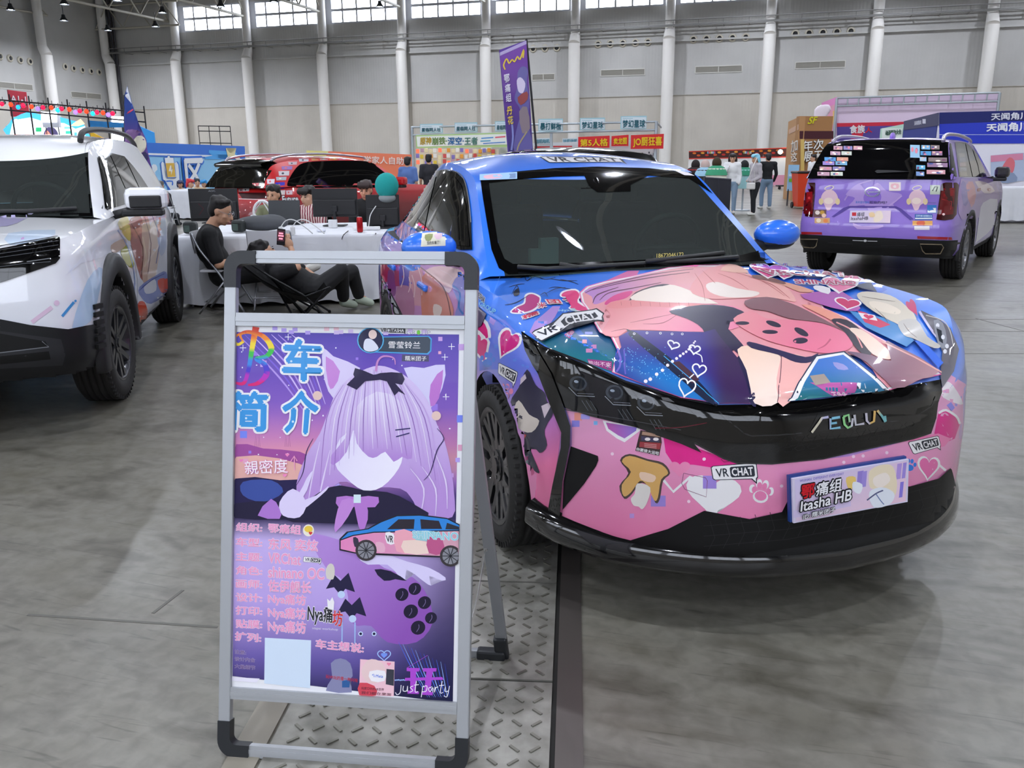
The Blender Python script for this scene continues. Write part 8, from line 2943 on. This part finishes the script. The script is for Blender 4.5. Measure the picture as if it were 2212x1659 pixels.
p.line(zS2((350, 660), (470, 660), (470, 740)), 3, '#2f73d8', 2)
p.text('区', zS2((680, 230), (1050, 220), (1020, 800), (730, 790)), '#eef2f6', .04, edge='#2f73d8', edge_w=.06)
p.poly(zS2((60, 350), (150, 330), (180, 430), (130, 480), (170, 640), (120, 600)), '#e4ecf4', 2)
p.line([zS2((1680 + 130 * math.cos(a), 300 + 140 * math.sin(a)))[0] for a in [math.pi * (1 + k / 12) for k in range(13)]], 8, '#ece6da')
p.poly(zS2((1530, 0), (1640, 120), (1740, 0), (1700, 170), (1570, 160)), '#ece2b0')
p.build('print', t, matte_print)
# stage screens and decor
t, p = board('stage_screen', 'arched glowing stage screen under the row of coloured lamps', 'screen', (14, 272, 46), (192, 290, 50), .6, '#3f9ae6')
zL = zz(0, 180, 6.506)
p.poly(zL((100, 740), (130, 560), (200, 480), (400, 400), (560, 440), (820, 470), (1010, 520), (1170, 570), (1230, 700), (1220, 800)), '#49aef2', 2)
p.poly(zL((130, 745), (180, 520), (420, 480), (620, 540), (900, 560), (1060, 640), (1190, 600), (1200, 800)), '#f2f8fc')
for a, b, c, d, col in ((500, 620, 580, 680, '#2fa870'), (900, 610, 1000, 640, '#7ac8d0'), (920, 670, 1010, 710, '#3fb8a0'), (540, 720, 620, 760, '#4ac88a'), (380, 690, 520, 750, '#cfe4f0'), (1040, 690, 1080, 780, '#5ab0e4'), (810, 730, 860, 770, '#58c8a8'), (200, 500, 240, 600, '#d4dcec')):
 p.rect(*zL((a, b))[0], *zL((c, d))[0], col)
p.poly(zL((630, 760), (620, 680), (680, 610), (760, 630), (810, 700), (800, 770)), '#4a4468', 3)
p.poly(zL((640, 760), (640, 680), (670, 670), (680, 740), (740, 765)), '#f08a78', 2)
for k in range(5):
 p.line(zL((190 + 50 * k, 700), (240 + 48 * k, 510)), 1.2, '#c4cfe4')
p.poly(zL((980, 600), (1060, 540), (1130, 500), (1190, 570), (1100, 600)), '#f0d2a4')
p.build('picture', t, led)
for L, R, zb_, lab in (((88, 240, 47), (124, 243, 47), 3.2, 'large white glowing lamp block above the stage screen'), ((240, 250, 46), (270, 253, 46.5), 3.3, 'white glowing lamp block beside the purple flag'), ((240, 285, 43), (270, 286, 43), 1.9, 'small glowing side screen beside the purple flag')):
 t, p = board('stage_lamp', lab, 'lamp', L, R, zb_, '#f4f6ff', .2, part='housing')
 p.rect(L[0] + 1, L[1] + 2, R[0] - 1, L[1] + 24 if zb_ > 3 else L[1] + 18, '#f6f8ff')
 p.build('glow', t, vcol_mat('lamp_glow', .4, emit=4.))
for L, R, zb_, col, lab in (((189, 260, 45), (272, 266, 45), 3.1, '#38a0ee', 'slanted blue board beside the arched stage screen'), ((296, 270, 44), (332, 286, 44), 1.2, '#38a0ee', 'blue cut-corner board right of the purple flag'), ((194, 283, 42), (226, 300, 42), 2.2, '#f2c02a', 'yellow wedge board beside the stage screen')):
 t, p = board('stage_board', lab, 'board', L, R, zb_, col, .1, rough=.6)
lights = ((20, 290), (145, 297), (248, 335), (320, 312), (435, 328), (525, 358), (597, 340), (715, 343), (803, 378), (860, 358), (968, 367), (1055, 405), (1115, 388), (1208, 395), (1298, 425), (1357, 408), (1442, 415), (1515, 442), (1578, 425))
for k, q in enumerate(zL(*lights)):
 col = {2: '#1a90ff', 8: '#1aa0ff', 14: '#1ab0ff', 5: '#8060ff', 11: '#8a66ff', 17: '#8a66ff'}.get(k, '#ff3418' if k % 3 else '#ff1038')
 c = on_y(q[0], q[1], 44)
 t = thing('stage_light', '%s stage lamp, number %d from the left in the row under the black truss' % ({'1': 'blue', '8': 'violet'}.get(col[1], 'red'), k + 1), 'lamp', c, 0, 'coloured stage lamps')
 o = MB()
 o.cyl((0, .06, 0), (0, .3, .09), .10, .07, 10)
 o.tube([(-.11, .15, 0), (-.11, .15, .17), (.11, .15, .17), (.11, .15, 0)], .015, 5)
 o.cyl((0, .15, .17), (0, .15, .34), .015, n=5)
 o.build('housing', truss_b, t)
 o = MB()
 o.ell((0, .04, 0), (.11, .05, .11), 8)
 o.build('lens', mat('lens_' + col.strip('#'), col, .3, emit=1.6), t)
a0, a1 = on_y(-20, 214, 44.15), on_y(312, 243, 44.15)
t = thing('stage_truss', 'black truss with posts carrying the coloured stage lamps', 'truss', Vector((a0.x, a0.y, 0)))
dz = Vector((0, 0, .45))
post(t, 'chord', [(a0, a1), (a0 - dz, a1 - dz)], .035, truss_b)
for k in range(9):
 q = a0.lerp(a1, k / 8)
 post(t, 'post', [(q + Vector((0, 0, .3)), Vector((q.x, q.y, 0)))], .035, truss_b)
q = on_y(463, 272, 44)
t = thing('scaffold', 'small black scaffold frame standing behind the blue backdrop', 'scaffold', Vector((q.x, q.y, 0)))
A, Bv = on_y(428, 272, 44), on_y(497, 273, 44)
for a in (A, Bv, A.lerp(Bv, .33), A.lerp(Bv, .66)):
 post(t, 'post', [(a, Vector((a.x, a.y, 0)))], .02, truss_b)
post(t, 'rail', [(A, Bv), (A - Vector((0, 0, .24)), Bv - Vector((0, 0, .24))), (A - Vector((0, 0, .8)), Bv - Vector((0, 0, .8)))], .022, truss_b)
t, p = board('hall_sign', 'red hanging hall number sign reading A1-1', 'sign', (17, 194, 50), (57, 199, 51), 3.9, '#b81f34', .08, legs=False)
p.text('A1-1', [(22, 206), (55, 209), (56, 221), (24, 220)], '#f2e4e4', .02)
p.build('lettering', t, matte_print)
# feather flag
fy = 10.6
fb = on_y(338, 440, fy)
t = thing('feather_flag', 'tall blue and purple feather flag with a cream disc behind the white SUV', 'flag', Vector((fb.x, fb.y, 0)))
fp = zL((1790, 30), (1855, 290), (1950, 560), (2055, 800), (2065, 925), (2110, 1100), (2230, 1500), (2290, 1800), (2150, 1800), (2080, 1500), (1950, 1200), (1900, 1060), (1790, 1000), (1755, 900), (1748, 600), (1745, 300), (1752, 165))
class Fold:
 flat = False
 def cast(s, u, v):
  q = on_y(u, v, fy + .04 * math.sin(u * .12 + v * .03))
  return q - t.location, Vector((0, -1, 0))
o = Print(Fold(), 0., .002, cell=9)
def fcol(x, y):
 c = Vector(lin('#24418e')[:3]).lerp(Vector(lin('#5a3f86')[:3]), sstep(240, 310, y))
 return tuple(c.lerp(Vector(lin('#2f4a9c')[:3]), sstep(345, 400, y)))
o.poly(fp, fcol)
o.poly(zL((1790, 40), (1850, 285), (1760, 180)), '#d9dbe4')
o.poly(zL((1775, 420), (1860, 360), (1870, 380), (1790, 430)), '#c03a5a', 2)
o.poly(zL((1760, 760), (1800, 650), (1990, 690), (2060, 900), (1900, 1060), (1790, 990)), '#7a5a8c', 3)
o.ell(*zL((1965, 855))[0], 14, 19, '#d8d4c0')
o.poly(zL((1900, 1060), (2040, 960), (2080, 1060), (1990, 1150)), '#2a2450', 2)
o.poly(zL((1960, 1220), (2060, 1160), (2120, 1300), (2080, 1420)), '#3f63b4', 3)
fo = o.build('flag_cloth', t, matte_print)
md = fo.modifiers.new('thickness', 'SOLIDIFY')
md.thickness = .004
post(t, 'pole', [(on_y(*zL((1748, 165))[0], fy + .05), on_y(*zL((1755, 900))[0], fy + .05)), (on_y(*zL((1755, 900))[0], fy + .05), Vector((fb.x + .1, fy + .05, 0)))], .012, truss_b)
# purple banner on a pole
t, p = board('banner', 'tall purple banner with yellow lettering on a black pole behind the sedan', 'banner', (1078, 108, 16), (1137, 87, 16), .95, '#5f3f9c', .006, part='cloth', rough=.7, legs=False, bot=((1097, 332, 16), (1151, 330, 16)))
zB = zz(740, 0, 2.989)
p.poly(zB((1015, 345), (1187, 265), (1230, 985), (1075, 990)), grad('#7a3fa8', '#3f3a78', (1110, 100), (1120, 330)))
p.poly(zB((1015, 340), (1187, 262), (1188, 285), (1016, 362)), '#b9a8d8')
p.poly(zB((1130, 470), (1160, 430), (1195, 450), (1190, 540), (1205, 640), (1200, 800), (1225, 960), (1110, 980), (1120, 850), (1150, 720), (1110, 640), (1130, 560)), '#6a63a4', 3)
p.poly(zB((1125, 520), (1150, 500), (1180, 540), (1165, 600), (1135, 590)), '#d8cce8', 3)
p.poly(zB((1130, 630), (1190, 590), (1195, 640), (1150, 680)), '#9a4a4a', 2)
p.poly(zB((1140, 720), (1190, 690), (1210, 830), (1160, 860)), '#8f7f88', 2)
p.line(zB((1090, 760), (1100, 880), (1090, 970)), 4, '#8a8fd0', 3)
p.line(zB((1190, 850), (1140, 930), (1125, 985)), 3, '#a89a78', 3)
p.line(zB((1050, 450), (1040, 420), (1060, 380), (1075, 410), (1095, 385), (1110, 400), (1130, 365), (1145, 385), (1170, 320), (1165, 375)), 3, '#e8c83a', 3)
for k, ch in enumerate('鄂痛组丹花'):
 y = 485 + k * 62 + (22 if k > 2 else 0)
 x = 1042 + k * 6
 p.text(ch, zB((x, y), (x + 34, y - 8), (x + 36, y + 44), (x + 3, y + 50)), '#ece6f6' if k < 3 else '#f0cf5a', .03)
p.build('print', t, matte_print)
post(t, 'pole', [(on_y(1137, 84, 16.02), on_y(1159, 328, 16.02)), (on_y(1159, 328, 16.02), Vector((on_y(1159, 328, 16.02).x + .1, 16.02, 0)))], .02, truss_b)
# orange banner board
t, p = board('banner_board', 'orange and yellow banner board behind the red SUV', 'banner', (662, 325, 34), (892, 334, 34), .4, '#f0805a', .05)
p.poly([(662, 325), (710, 327), (700, 345), (662, 343)], '#e8e08a')
p.text('学家人自助', [(786, 337), (872, 340), (872, 356), (786, 352)], '#fbe6dc', .02)
p.build('print', t, matte_print)
# ---- merchandise stall with hanging signs
SYL, SYR = 27.5, 25.2
sx = lambda px: SYL + (SYR - SYL) * (px - 890) / (1418 - 890)
t0 = on_y(890, 300, SYL)
t = thing('tube_scaffold', 'grey tube frame of the merchandise stall behind the sedan', 'stall frame', Vector((t0.x, t0.y, 0)))
fm_ = mat('tube_grey', '#b4bcc2', .4, .5)
for px, y0 in ((890, 275), (1191, 270), (1418, 262)):
 a = on_y(px, y0, sx(px))
 post(t, 'post', [(a, Vector((a.x, a.y, 0)))], .045, fm_)
for (a, b) in (((888, 275), (1418, 263)), ((890, 292), (1418, 281))):
 post(t, 'rail', [(on_y(*a, SYL), on_y(*b, SYR))], .03, fm_)
post(t, 'rail', [(on_y(1418, 263, SYR), on_y(1428, 275, SYR + 3))], .03, fm_)
for k, (x0, y0, x1, y1, tx, lab) in enumerate(((907, 268, 956, 288, '星临同人社', 'leftmost'), (982, 265, 1031, 286, '星临同人社', 'second from the left'), (1069, 262, 1110, 284, '星临同人社', 'partly behind the purple banner'), (1163, 257, 1216, 284, '暴打鲜橙', 'right of the purple banner'), (1253, 255, 1307, 281, '梦幻星球', 'left of the last one'), (1341, 251, 1397, 279, '梦幻星球', 'rightmost'))):
 yy = sx((x0 + x1) / 2) - .12
 t, p = board('stall_sign', 'white and teal stall name sign on the frame, ' + lab, 'sign', (x0, y0, yy), (x1, y0 - 1, yy), on_y(x0, y1, yy).z, '#a4cfd8', .03, 'stall name signs')
 p.rect(x0 + 1.5, y0 + 2, x1 - 1.5, y1 - 2, '#dfeaf0')
 p.rect(x0 + 4, y0 + 4, x0 + 26, y0 + 6, '#b9d6de')
 p.text(tx, [(x0 + 4, y0 + 8.5), (x1 - 4, y0 + 8), (x1 - 4, y1 - 4), (x0 + 4, y1 - 3.5)], '#2a6a78', .03)
 p.build('lettering', t, matte_print)
t, p = board('banner', 'white banner with green edge and brushed lettering on the stall frame', 'banner', (898, 292, 27.2), (1098, 286, 26.4), on_y(898, 320, 27.2).z, '#b4d28a', .02, part='cloth', legs=False)
p.poly([(900, 295), (1098, 289), (1098, 312), (902, 317)], '#eef2ea')
for tx, x0, x1, col in (('原神', 908, 932, '#c8a83a'), ('崩铁·', 934, 966, '#7a9a5a'), ('深空·', 968, 1002, '#3a72a8'), ('王者', 1004, 1032, '#5a8a7a')):
 p.text(tx, [(x0, 297), (x1, 296), (x1, 312), (x0, 313)], col, .03)
p.line([(1040, 299), (1066, 297)], 2.5, '#5a9ad8')
p.line([(1038, 305), (1060, 304)], 2.5, '#5aa8c8')
p.line([(1070, 297), (1092, 295)], 3, '#e86a7a')
p.line([(1044, 310), (1092, 307)], 2, '#5a8ad0')
p.build('lettering', t, matte_print)
for x0, y0, x1, y1, tx, lab in ((1249, 294, 1317, 320, '第5人格', 'left one'), (1321, 292, 1358, 316, '卖龙图', 'short middle one'), (1363, 290, 1434, 322, 'JO厨狂喜', 'right one')):
 t, p = board('banner', 'red banner with yellow lettering on the stall, ' + lab, 'banner', (x0, y0 + 2, sx(x0) - .1), (x1, y0 - 1, sx(x1) - .1), on_y(x0, y1, sx(x0)).z, '#d8161c', .01, 'red banners', 'cloth')
 p.text(tx, [(x0 + 5, y0 + 7), (x1 - 4, y0 + 5), (x1 - 4, y1 - 5), (x0 + 5, y1 - 4)], '#f4d02a', .03)
 p.build('lettering', t, matte_print)
for x0, lab in ((1155, 'left one'), (1215, 'right one')):
 t, p = board('stall_sign', 'small white hanging sign with teal lettering under the frame, ' + lab, 'sign', (x0, 299, 26.8), (x0 + 34, 298, 26.8), on_y(x0, 311, 26.8).z, '#dfe8ec', .02, legs=False)
 p.text('咕叽咕叽', [(x0 + 2, 301), (x0 + 32, 300), (x0 + 32, 309), (x0 + 2, 310)], '#4a9ab0', .02)
 p.build('lettering', t, matte_print)
t, p = board('display_wall', 'pale display wall of the merchandise stall with red strips', 'display wall', (1080, 312, 27.3), (1420, 300, 26.0), 0, '#dcdee0')
p.rect(1155, 316, 1192, 322, '#d8343a')
p.rect(1195, 315, 1236, 321, '#d8343a')
rg = random.Random(2)
for k in range(30):
 x = 1290 + rg.random() * 122
 y = 325 + rg.random() * 14
 p.rect(x, y, x + 3, y + 3.5, rg.choice(['#3a3a44', '#8a6a5a', '#c8c0b8', '#5a5a6a']))
p.build('goods', t, matte_print)
t, p = board('display_rack', 'warm lit rack of small goods at the left end of the stall', 'display rack', (898, 322, 27.0), (1076, 322, 26.6), .3, '#e8dcc4')
card0 = None
for k in range(54):
 x, y = 902 + (k % 18) * 9.6 + rg.uniform(-1, 1), 326 + (k // 18) * 12 + rg.uniform(-2, 2)
 q = on_y(x, y, 26.55)
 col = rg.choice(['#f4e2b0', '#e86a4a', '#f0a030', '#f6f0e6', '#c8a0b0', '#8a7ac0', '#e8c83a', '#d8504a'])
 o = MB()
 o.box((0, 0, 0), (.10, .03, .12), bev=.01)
 tag(o.build('goods_pack', mat('pack_' + col.strip('#'), col, .4, emit=.5 if k % 3 == 0 else 0.)), 'small bright pack hanging on the warm lit stall rack', 'goods', 'packs on the lit rack').location = q  # some packs glow faintly, standing in for warm light on the rack
# ---- food stall far right, brown, pink and navy booths
t, p = board('food_stall', 'white and pink food stall with a dark red picture strip at the far wall', 'stall', (1488, 327, 46), (1702, 319, 44.5), 0, '#f4f2f0', .2)
p.poly([(1488, 327), (1702, 319), (1702, 339), (1488, 343)], '#4a2420')
p.line([(1488, 327.5), (1702, 319.5)], 2, '#e0402a')
p.line([(1488, 343), (1702, 339)], 2, '#e8483a')
for k in range(22):
 x = 1500 + k * 9
 p.ell(x, 331 - k * .3 + (k % 2) * 5, 4.2, 2.2, ['#e87a2a', '#d85a2a', '#f0a03a', '#c8342a'][k % 4], n=10)
for k in range(12):
 p.rect(1528 + k * 3 + (60 if k > 5 else 0), 327, 1530 + k * 3 + (60 if k > 5 else 0), 332, ['#7ac8e0', '#e85a8a', '#9ad06a', '#f0e8f0'][k % 4])
p.poly([(1488, 378), (1702, 378), (1702, 400), (1488, 402)], '#e8a0b8')
p.build('print', t, matte_print)
q = on_y(1686, 328, 44.4)
t = thing('spotlight', 'glaring bright lamp at the right end of the food stall strip', 'lamp', q)
o = MB()
o.ell((0, 0, 0), (.11, .08, .11), 8)
o.build('lens', mat('flare_lens', '#fff2d8', .3, emit=14.), t)
o = MB()
o.cyl((0, .08, 0), (0, .3, 0), .14, .1, 10)
o.build('housing', truss_b, t)
t, p = board('brown_booth', 'brown booth with white brushed slogan beside the pink booth', 'booth', (1727, 251, 30), (1800, 251, 30), 0, '#a87848', .3)
p.poly([(1727, 300), (1800, 300), (1800, 283), (1727, 283)], '#4a2028')
p.text('SF', [(1750, 253), (1766, 252), (1762, 266), (1744, 268)], '#d8d02a', .03)
for tx, q in (('年次', [(1733, 305), (1778, 300), (1778, 322), (1733, 327)]), ('展无', [(1735, 328), (1775, 325), (1775, 345), (1733, 350)])):
 p.text(tx, q, '#f2f0ea', .02, edge='#4a2a1a', edge_w=.03)
p.poly([(1727, 301), (1735, 301), (1735, 400), (1727, 400)], '#d8b86a')
p.build('print', t, matte_print)
t, p = board('tan_hoarding', 'tan side panel of the brown booth with pale lettering', 'booth', (1703, 263, 31.5), (1727, 252, 30), 0, '#b98a5a', .2)
p.poly([(1705, 280), (1726, 268), (1726, 280), (1705, 290)], '#cfa890')
p.text('加', [(1710, 305), (1724, 300), (1724, 325), (1710, 330)], '#f0e8e0', .02)
p.text('这', [(1711, 330), (1724, 328), (1724, 348), (1711, 350)], '#f0e8e0', .02)
p.build('print', t, matte_print)
t, p = board('pink_booth', 'tall pale pink booth wall with grey truss edge behind the purple SUV', 'booth', (1808, 212, 33), (2162, 200, 31), 0, '#ecd6ee', .2)
p.poly([(1808, 266), (2000, 262), (2000, 272), (1808, 276)], '#d8304a')
p.poly([(1808, 274), (2000, 270), (2000, 310), (1808, 310)], '#5a4a9c')
p.poly([(1845, 266), (1870, 266), (1862, 300), (1838, 300)], '#d8304a')
p.text('食族', [(1836, 271), (1868, 270), (1868, 287), (1836, 288)], '#f6f2f6', .04)
p.text('人', [(1869, 275), (1884, 275), (1884, 286), (1869, 287)], '#d8243a', .04)
p.build('print', t, matte_print)
A, Bv = on_y(1808, 212, 32.8), on_y(2160, 200, 30.8)
tr_ = thing('booth_truss', 'grey ladder truss along the top edge of the pink booth', 'truss', Vector((A.x, A.y, 0)))
dz = Vector((0, 0, -.28))
post(tr_, 'chord', [(A, Bv), (A + dz, Bv + dz)], .035, fm_)
for k in range(15):
 q = A.lerp(Bv, k / 14)
 post(tr_, 'rung', [(q, q + dz)], .025, fm_)
for q in (A, Bv):
 post(tr_, 'upright', [(q, Vector((q.x, q.y, 0)))], .05, fm_)
t, p = board('pink_hoarding', 'pink slanted end panel of the pale pink booth', 'booth', (1775, 222, 35), (1806, 210, 33.2), 0, '#e88ac8', .15)
p.poly([(1778, 235), (1806, 225), (1806, 275), (1778, 280)], '#e8a0b8')
p.poly([(1800, 240), (1806, 238), (1806, 268), (1800, 270)], '#f0c06a')
p.build('print', t, matte_print)
o = MB()
for x, y, r in ((1774, 243, .28), (1770, 258, .24), (1775, 270, .2), (1784, 236, .2)):
 o.ell(on_y(x, y, 32.5), (r, .06, r), 8)
q = on_y(1774, 262, 32.5)
o.cyl((q.x, q.y, 0), q, .03, n=6)
tag(remeshed('cloud_cutout', o, .05, mat('cloud_white', '#f2e6f0', .6), None), 'white cloud shaped cutout at the end of the pink booth', 'decoration')
t, p = board('green_sign', 'pale green stall sign left of the navy booth', 'sign', (1902, 278, 26), (1962, 266, 25), 1.4, '#bfe0cc', .08)
p.rect(1906, 277, 1950, 298, '#e8f2ea')
p.text('动漫周边大仓', [(1914, 282), (1948, 279), (1948, 290), (1914, 293)], '#5a7a6a', .02)
p.build('lettering', t, matte_print)
t, p = board('navy_fascia', 'slate side fascia of the navy blue booth with small white lettering', 'booth', (1953, 262, 24), (2027, 243.5, 22.05), 0, '#25358c', .1)
p.poly([(1953, 262), (2029, 243), (2029, 271), (1953, 281)], '#4a4a6a')
p.text('天闻角川', [(1977, 262), (1992, 259), (1992, 269), (1977, 271)], '#dcdcea', .02)
p.rect(1994, 257, 2001, 267, '#dcdcea')
p.build('print', t, matte_print)
t, p = board('navy_booth', 'navy blue booth with large white lettering at the right edge', 'booth', (2029, 243, 22), (2300, 236, 21), 0, '#e4e2ec', .1)
p.poly([(2029, 243), (2300, 236), (2300, 262), (2029, 271)], '#1c2468')
p.poly([(2029, 268), (2300, 258), (2300, 310), (2029, 310)], '#2a3cc0')
p.line([(2029, 291), (2300, 291)], 1, '#c9d0f0')
p.text('天闻角川', [(2141, 245), (2222, 242), (2222, 257), (2141, 260)], '#eef0fa', .03)
p.text('天闻角川', [(2131, 268), (2222, 263), (2222, 283), (2131, 284)], '#f6f8ff', .04)
p.poly([(2140, 336), (2200, 330), (2216, 330), (2216, 390), (2140, 396)], '#b4c0d8')
p.poly([(2140, 336), (2210, 331), (2210, 345), (2140, 350)], '#d88aa8')
p.poly([(2165, 360), (2180, 340), (2192, 350), (2186, 375), (2165, 372)], '#d8707a', 3)
p.poly([(2160, 372), (2190, 374), (2196, 392), (2156, 394)], '#8a98b4', 2)
p.build('print', t, matte_print)
A, Bv = on_z(2118, 482), on_z(2260, 482)
table('t', A, Bv, .7, 'table at the navy booth, right picture edge', 'white cloth over the table at the navy booth', zt=.78, drop=.72)
A, Bv = on_z(362, 474), on_z(500, 476)
table('t', A, Bv, .9, 'far table before the blue backdrop', 'white cloth over the far table before the blue backdrop', zt=.74, drop=.7)
# red wheeled bin, black case, easel, trolley
q = on_z(1735, 450)
t = thing('wheeled_bin', 'red wheeled rubbish bin with black lining beside the purple SUV', 'bin', q)
o = MB()
rows = [[Vector((sx_ * w, sy * d, z)) for sx_, sy in ((-1, -1), (1, -1), (1, 1), (-1, 1))] for z, w, d in ((.06, .24, .22), (1.0, .32, .30), (1.02, .34, .32), (1.06, .34, .32))]
o.smooth = False
o.grid(rows, True)
o.build('body', mat('bin_red', '#e2431c', .45), t)
o = MB()
o.box((0, 0, 1.03), (.70, .66, .07), bev=.03)
o.build('bin_liner', mat('liner_black', '#141312', .4), t)
for s_ in (-1, 1):
 o = MB()
 o.cyl((s_ * .29, .22, .09), (s_ * .25, .22, .09), .09, n=14)
 o.build('wheel', mat('bin_wheel', '#1a1a1c', .6), t)
t, p = board('display_screen', 'black two-panel screen standing behind the sedan on the right', 'screen', (1522, 382, 15.5), (1580, 386, 15.5), .25, '#222428', .08)
p.line([(1552, 384), (1553, 440)], 1.5, '#3a3c42')
p.line([(1523, 383), (1579, 387)], 2, '#5a5a60')
p.build('frame_lines', t, matte_print)
t, p = board('easel_sign', 'small sign with a sky and meadow picture before the brown booth', 'sign', (1704, 356, 27), (1727, 356, 27), .45, '#9ccdf0', .03)
p.rect(1704, 376, 1727, 381, '#d8e8f4')
p.poly([(1704, 386), (1727, 384), (1727, 393), (1704, 393)], '#7ac03a', 0)
p.ell(1714, 381, 4, 3, '#d86a6a')
p.build('picture', t, matte_print)
q = on_z(1694, 409)
t = thing('flat_trolley', 'dark flat trolley on the floor beside the brown booth', 'trolley', q)
o = MB()
o.box((0, 0, .16), (.7, .4, .06), bev=.01)
o.build('deck', truss_b, t)
for x in (-.26, .26):
 o = MB()
 o.cyl((x, -.16, .065), (x, -.10, .065), .065, n=12)
 o.build('wheel', mat('bin_wheel'), t)
# costumes on stands
def costume(px, top, Y, label, cols, hood, h_=1.5):
 c = on_y(px, top, Y)
 t = thing('costume_dummy', label, 'costume', Vector((c.x, c.y, 0)))
 zt = c.z
 o = MB()
 o.cyl((0, 0, .03), (0, 0, zt - .3), .025, n=8)
 o.cyl((0, 0, 0), (0, 0, .03), .22, n=16)
 o.build('stand', fm_, t)
 o = MB()
 o.lathe([(.30, .45 * zt), (.29, .6 * zt), (.24, .75 * zt), (.22, .82 * zt), (.1, .87 * zt), (.0, .87 * zt)], (0, 0, 0), (0, 0, 1), 18)
 o.build('gown', mat('gown_' + cols[0].strip('#'), cols[0], .85), t)
 o = MB()
 o.lathe([(.285, .71 * zt), (.25, .78 * zt), (.20, .84 * zt), (.1, .875 * zt)], (0, 0, 0), (0, 0, 1), 14)
 o.build('collar', mat('gown_' + cols[1].strip('#'), cols[1], .85), t)
 o = MB()
 o.ell((0, 0, zt - .13), (.12, .12, .15), 10)
 o.build('wig', mat('wig_' + hood.strip('#'), hood, .8), t)
costume(1549, 341, 22.5, 'cream robe with green collar and dark crowned wig on a stand', ('#e4e2d2', '#3f9a72'), '#3a2c14')
costume(1524, 346, 23.5, 'dark coat with pale blue ribbons hanging on a stand', ('#3a352e', '#9cc4dc'), '#c9b0a8')
costume(1503, 346, 24.5, 'red costume with black wig on a stand at the stall corner', ('#c0202c', '#2a1a1c'), '#201618')
costume(1609, 347, 24.8, 'teal and white long costume on a stand behind the blue wig', ('#9cc9cc', '#2f8a6a'), '#16181a')
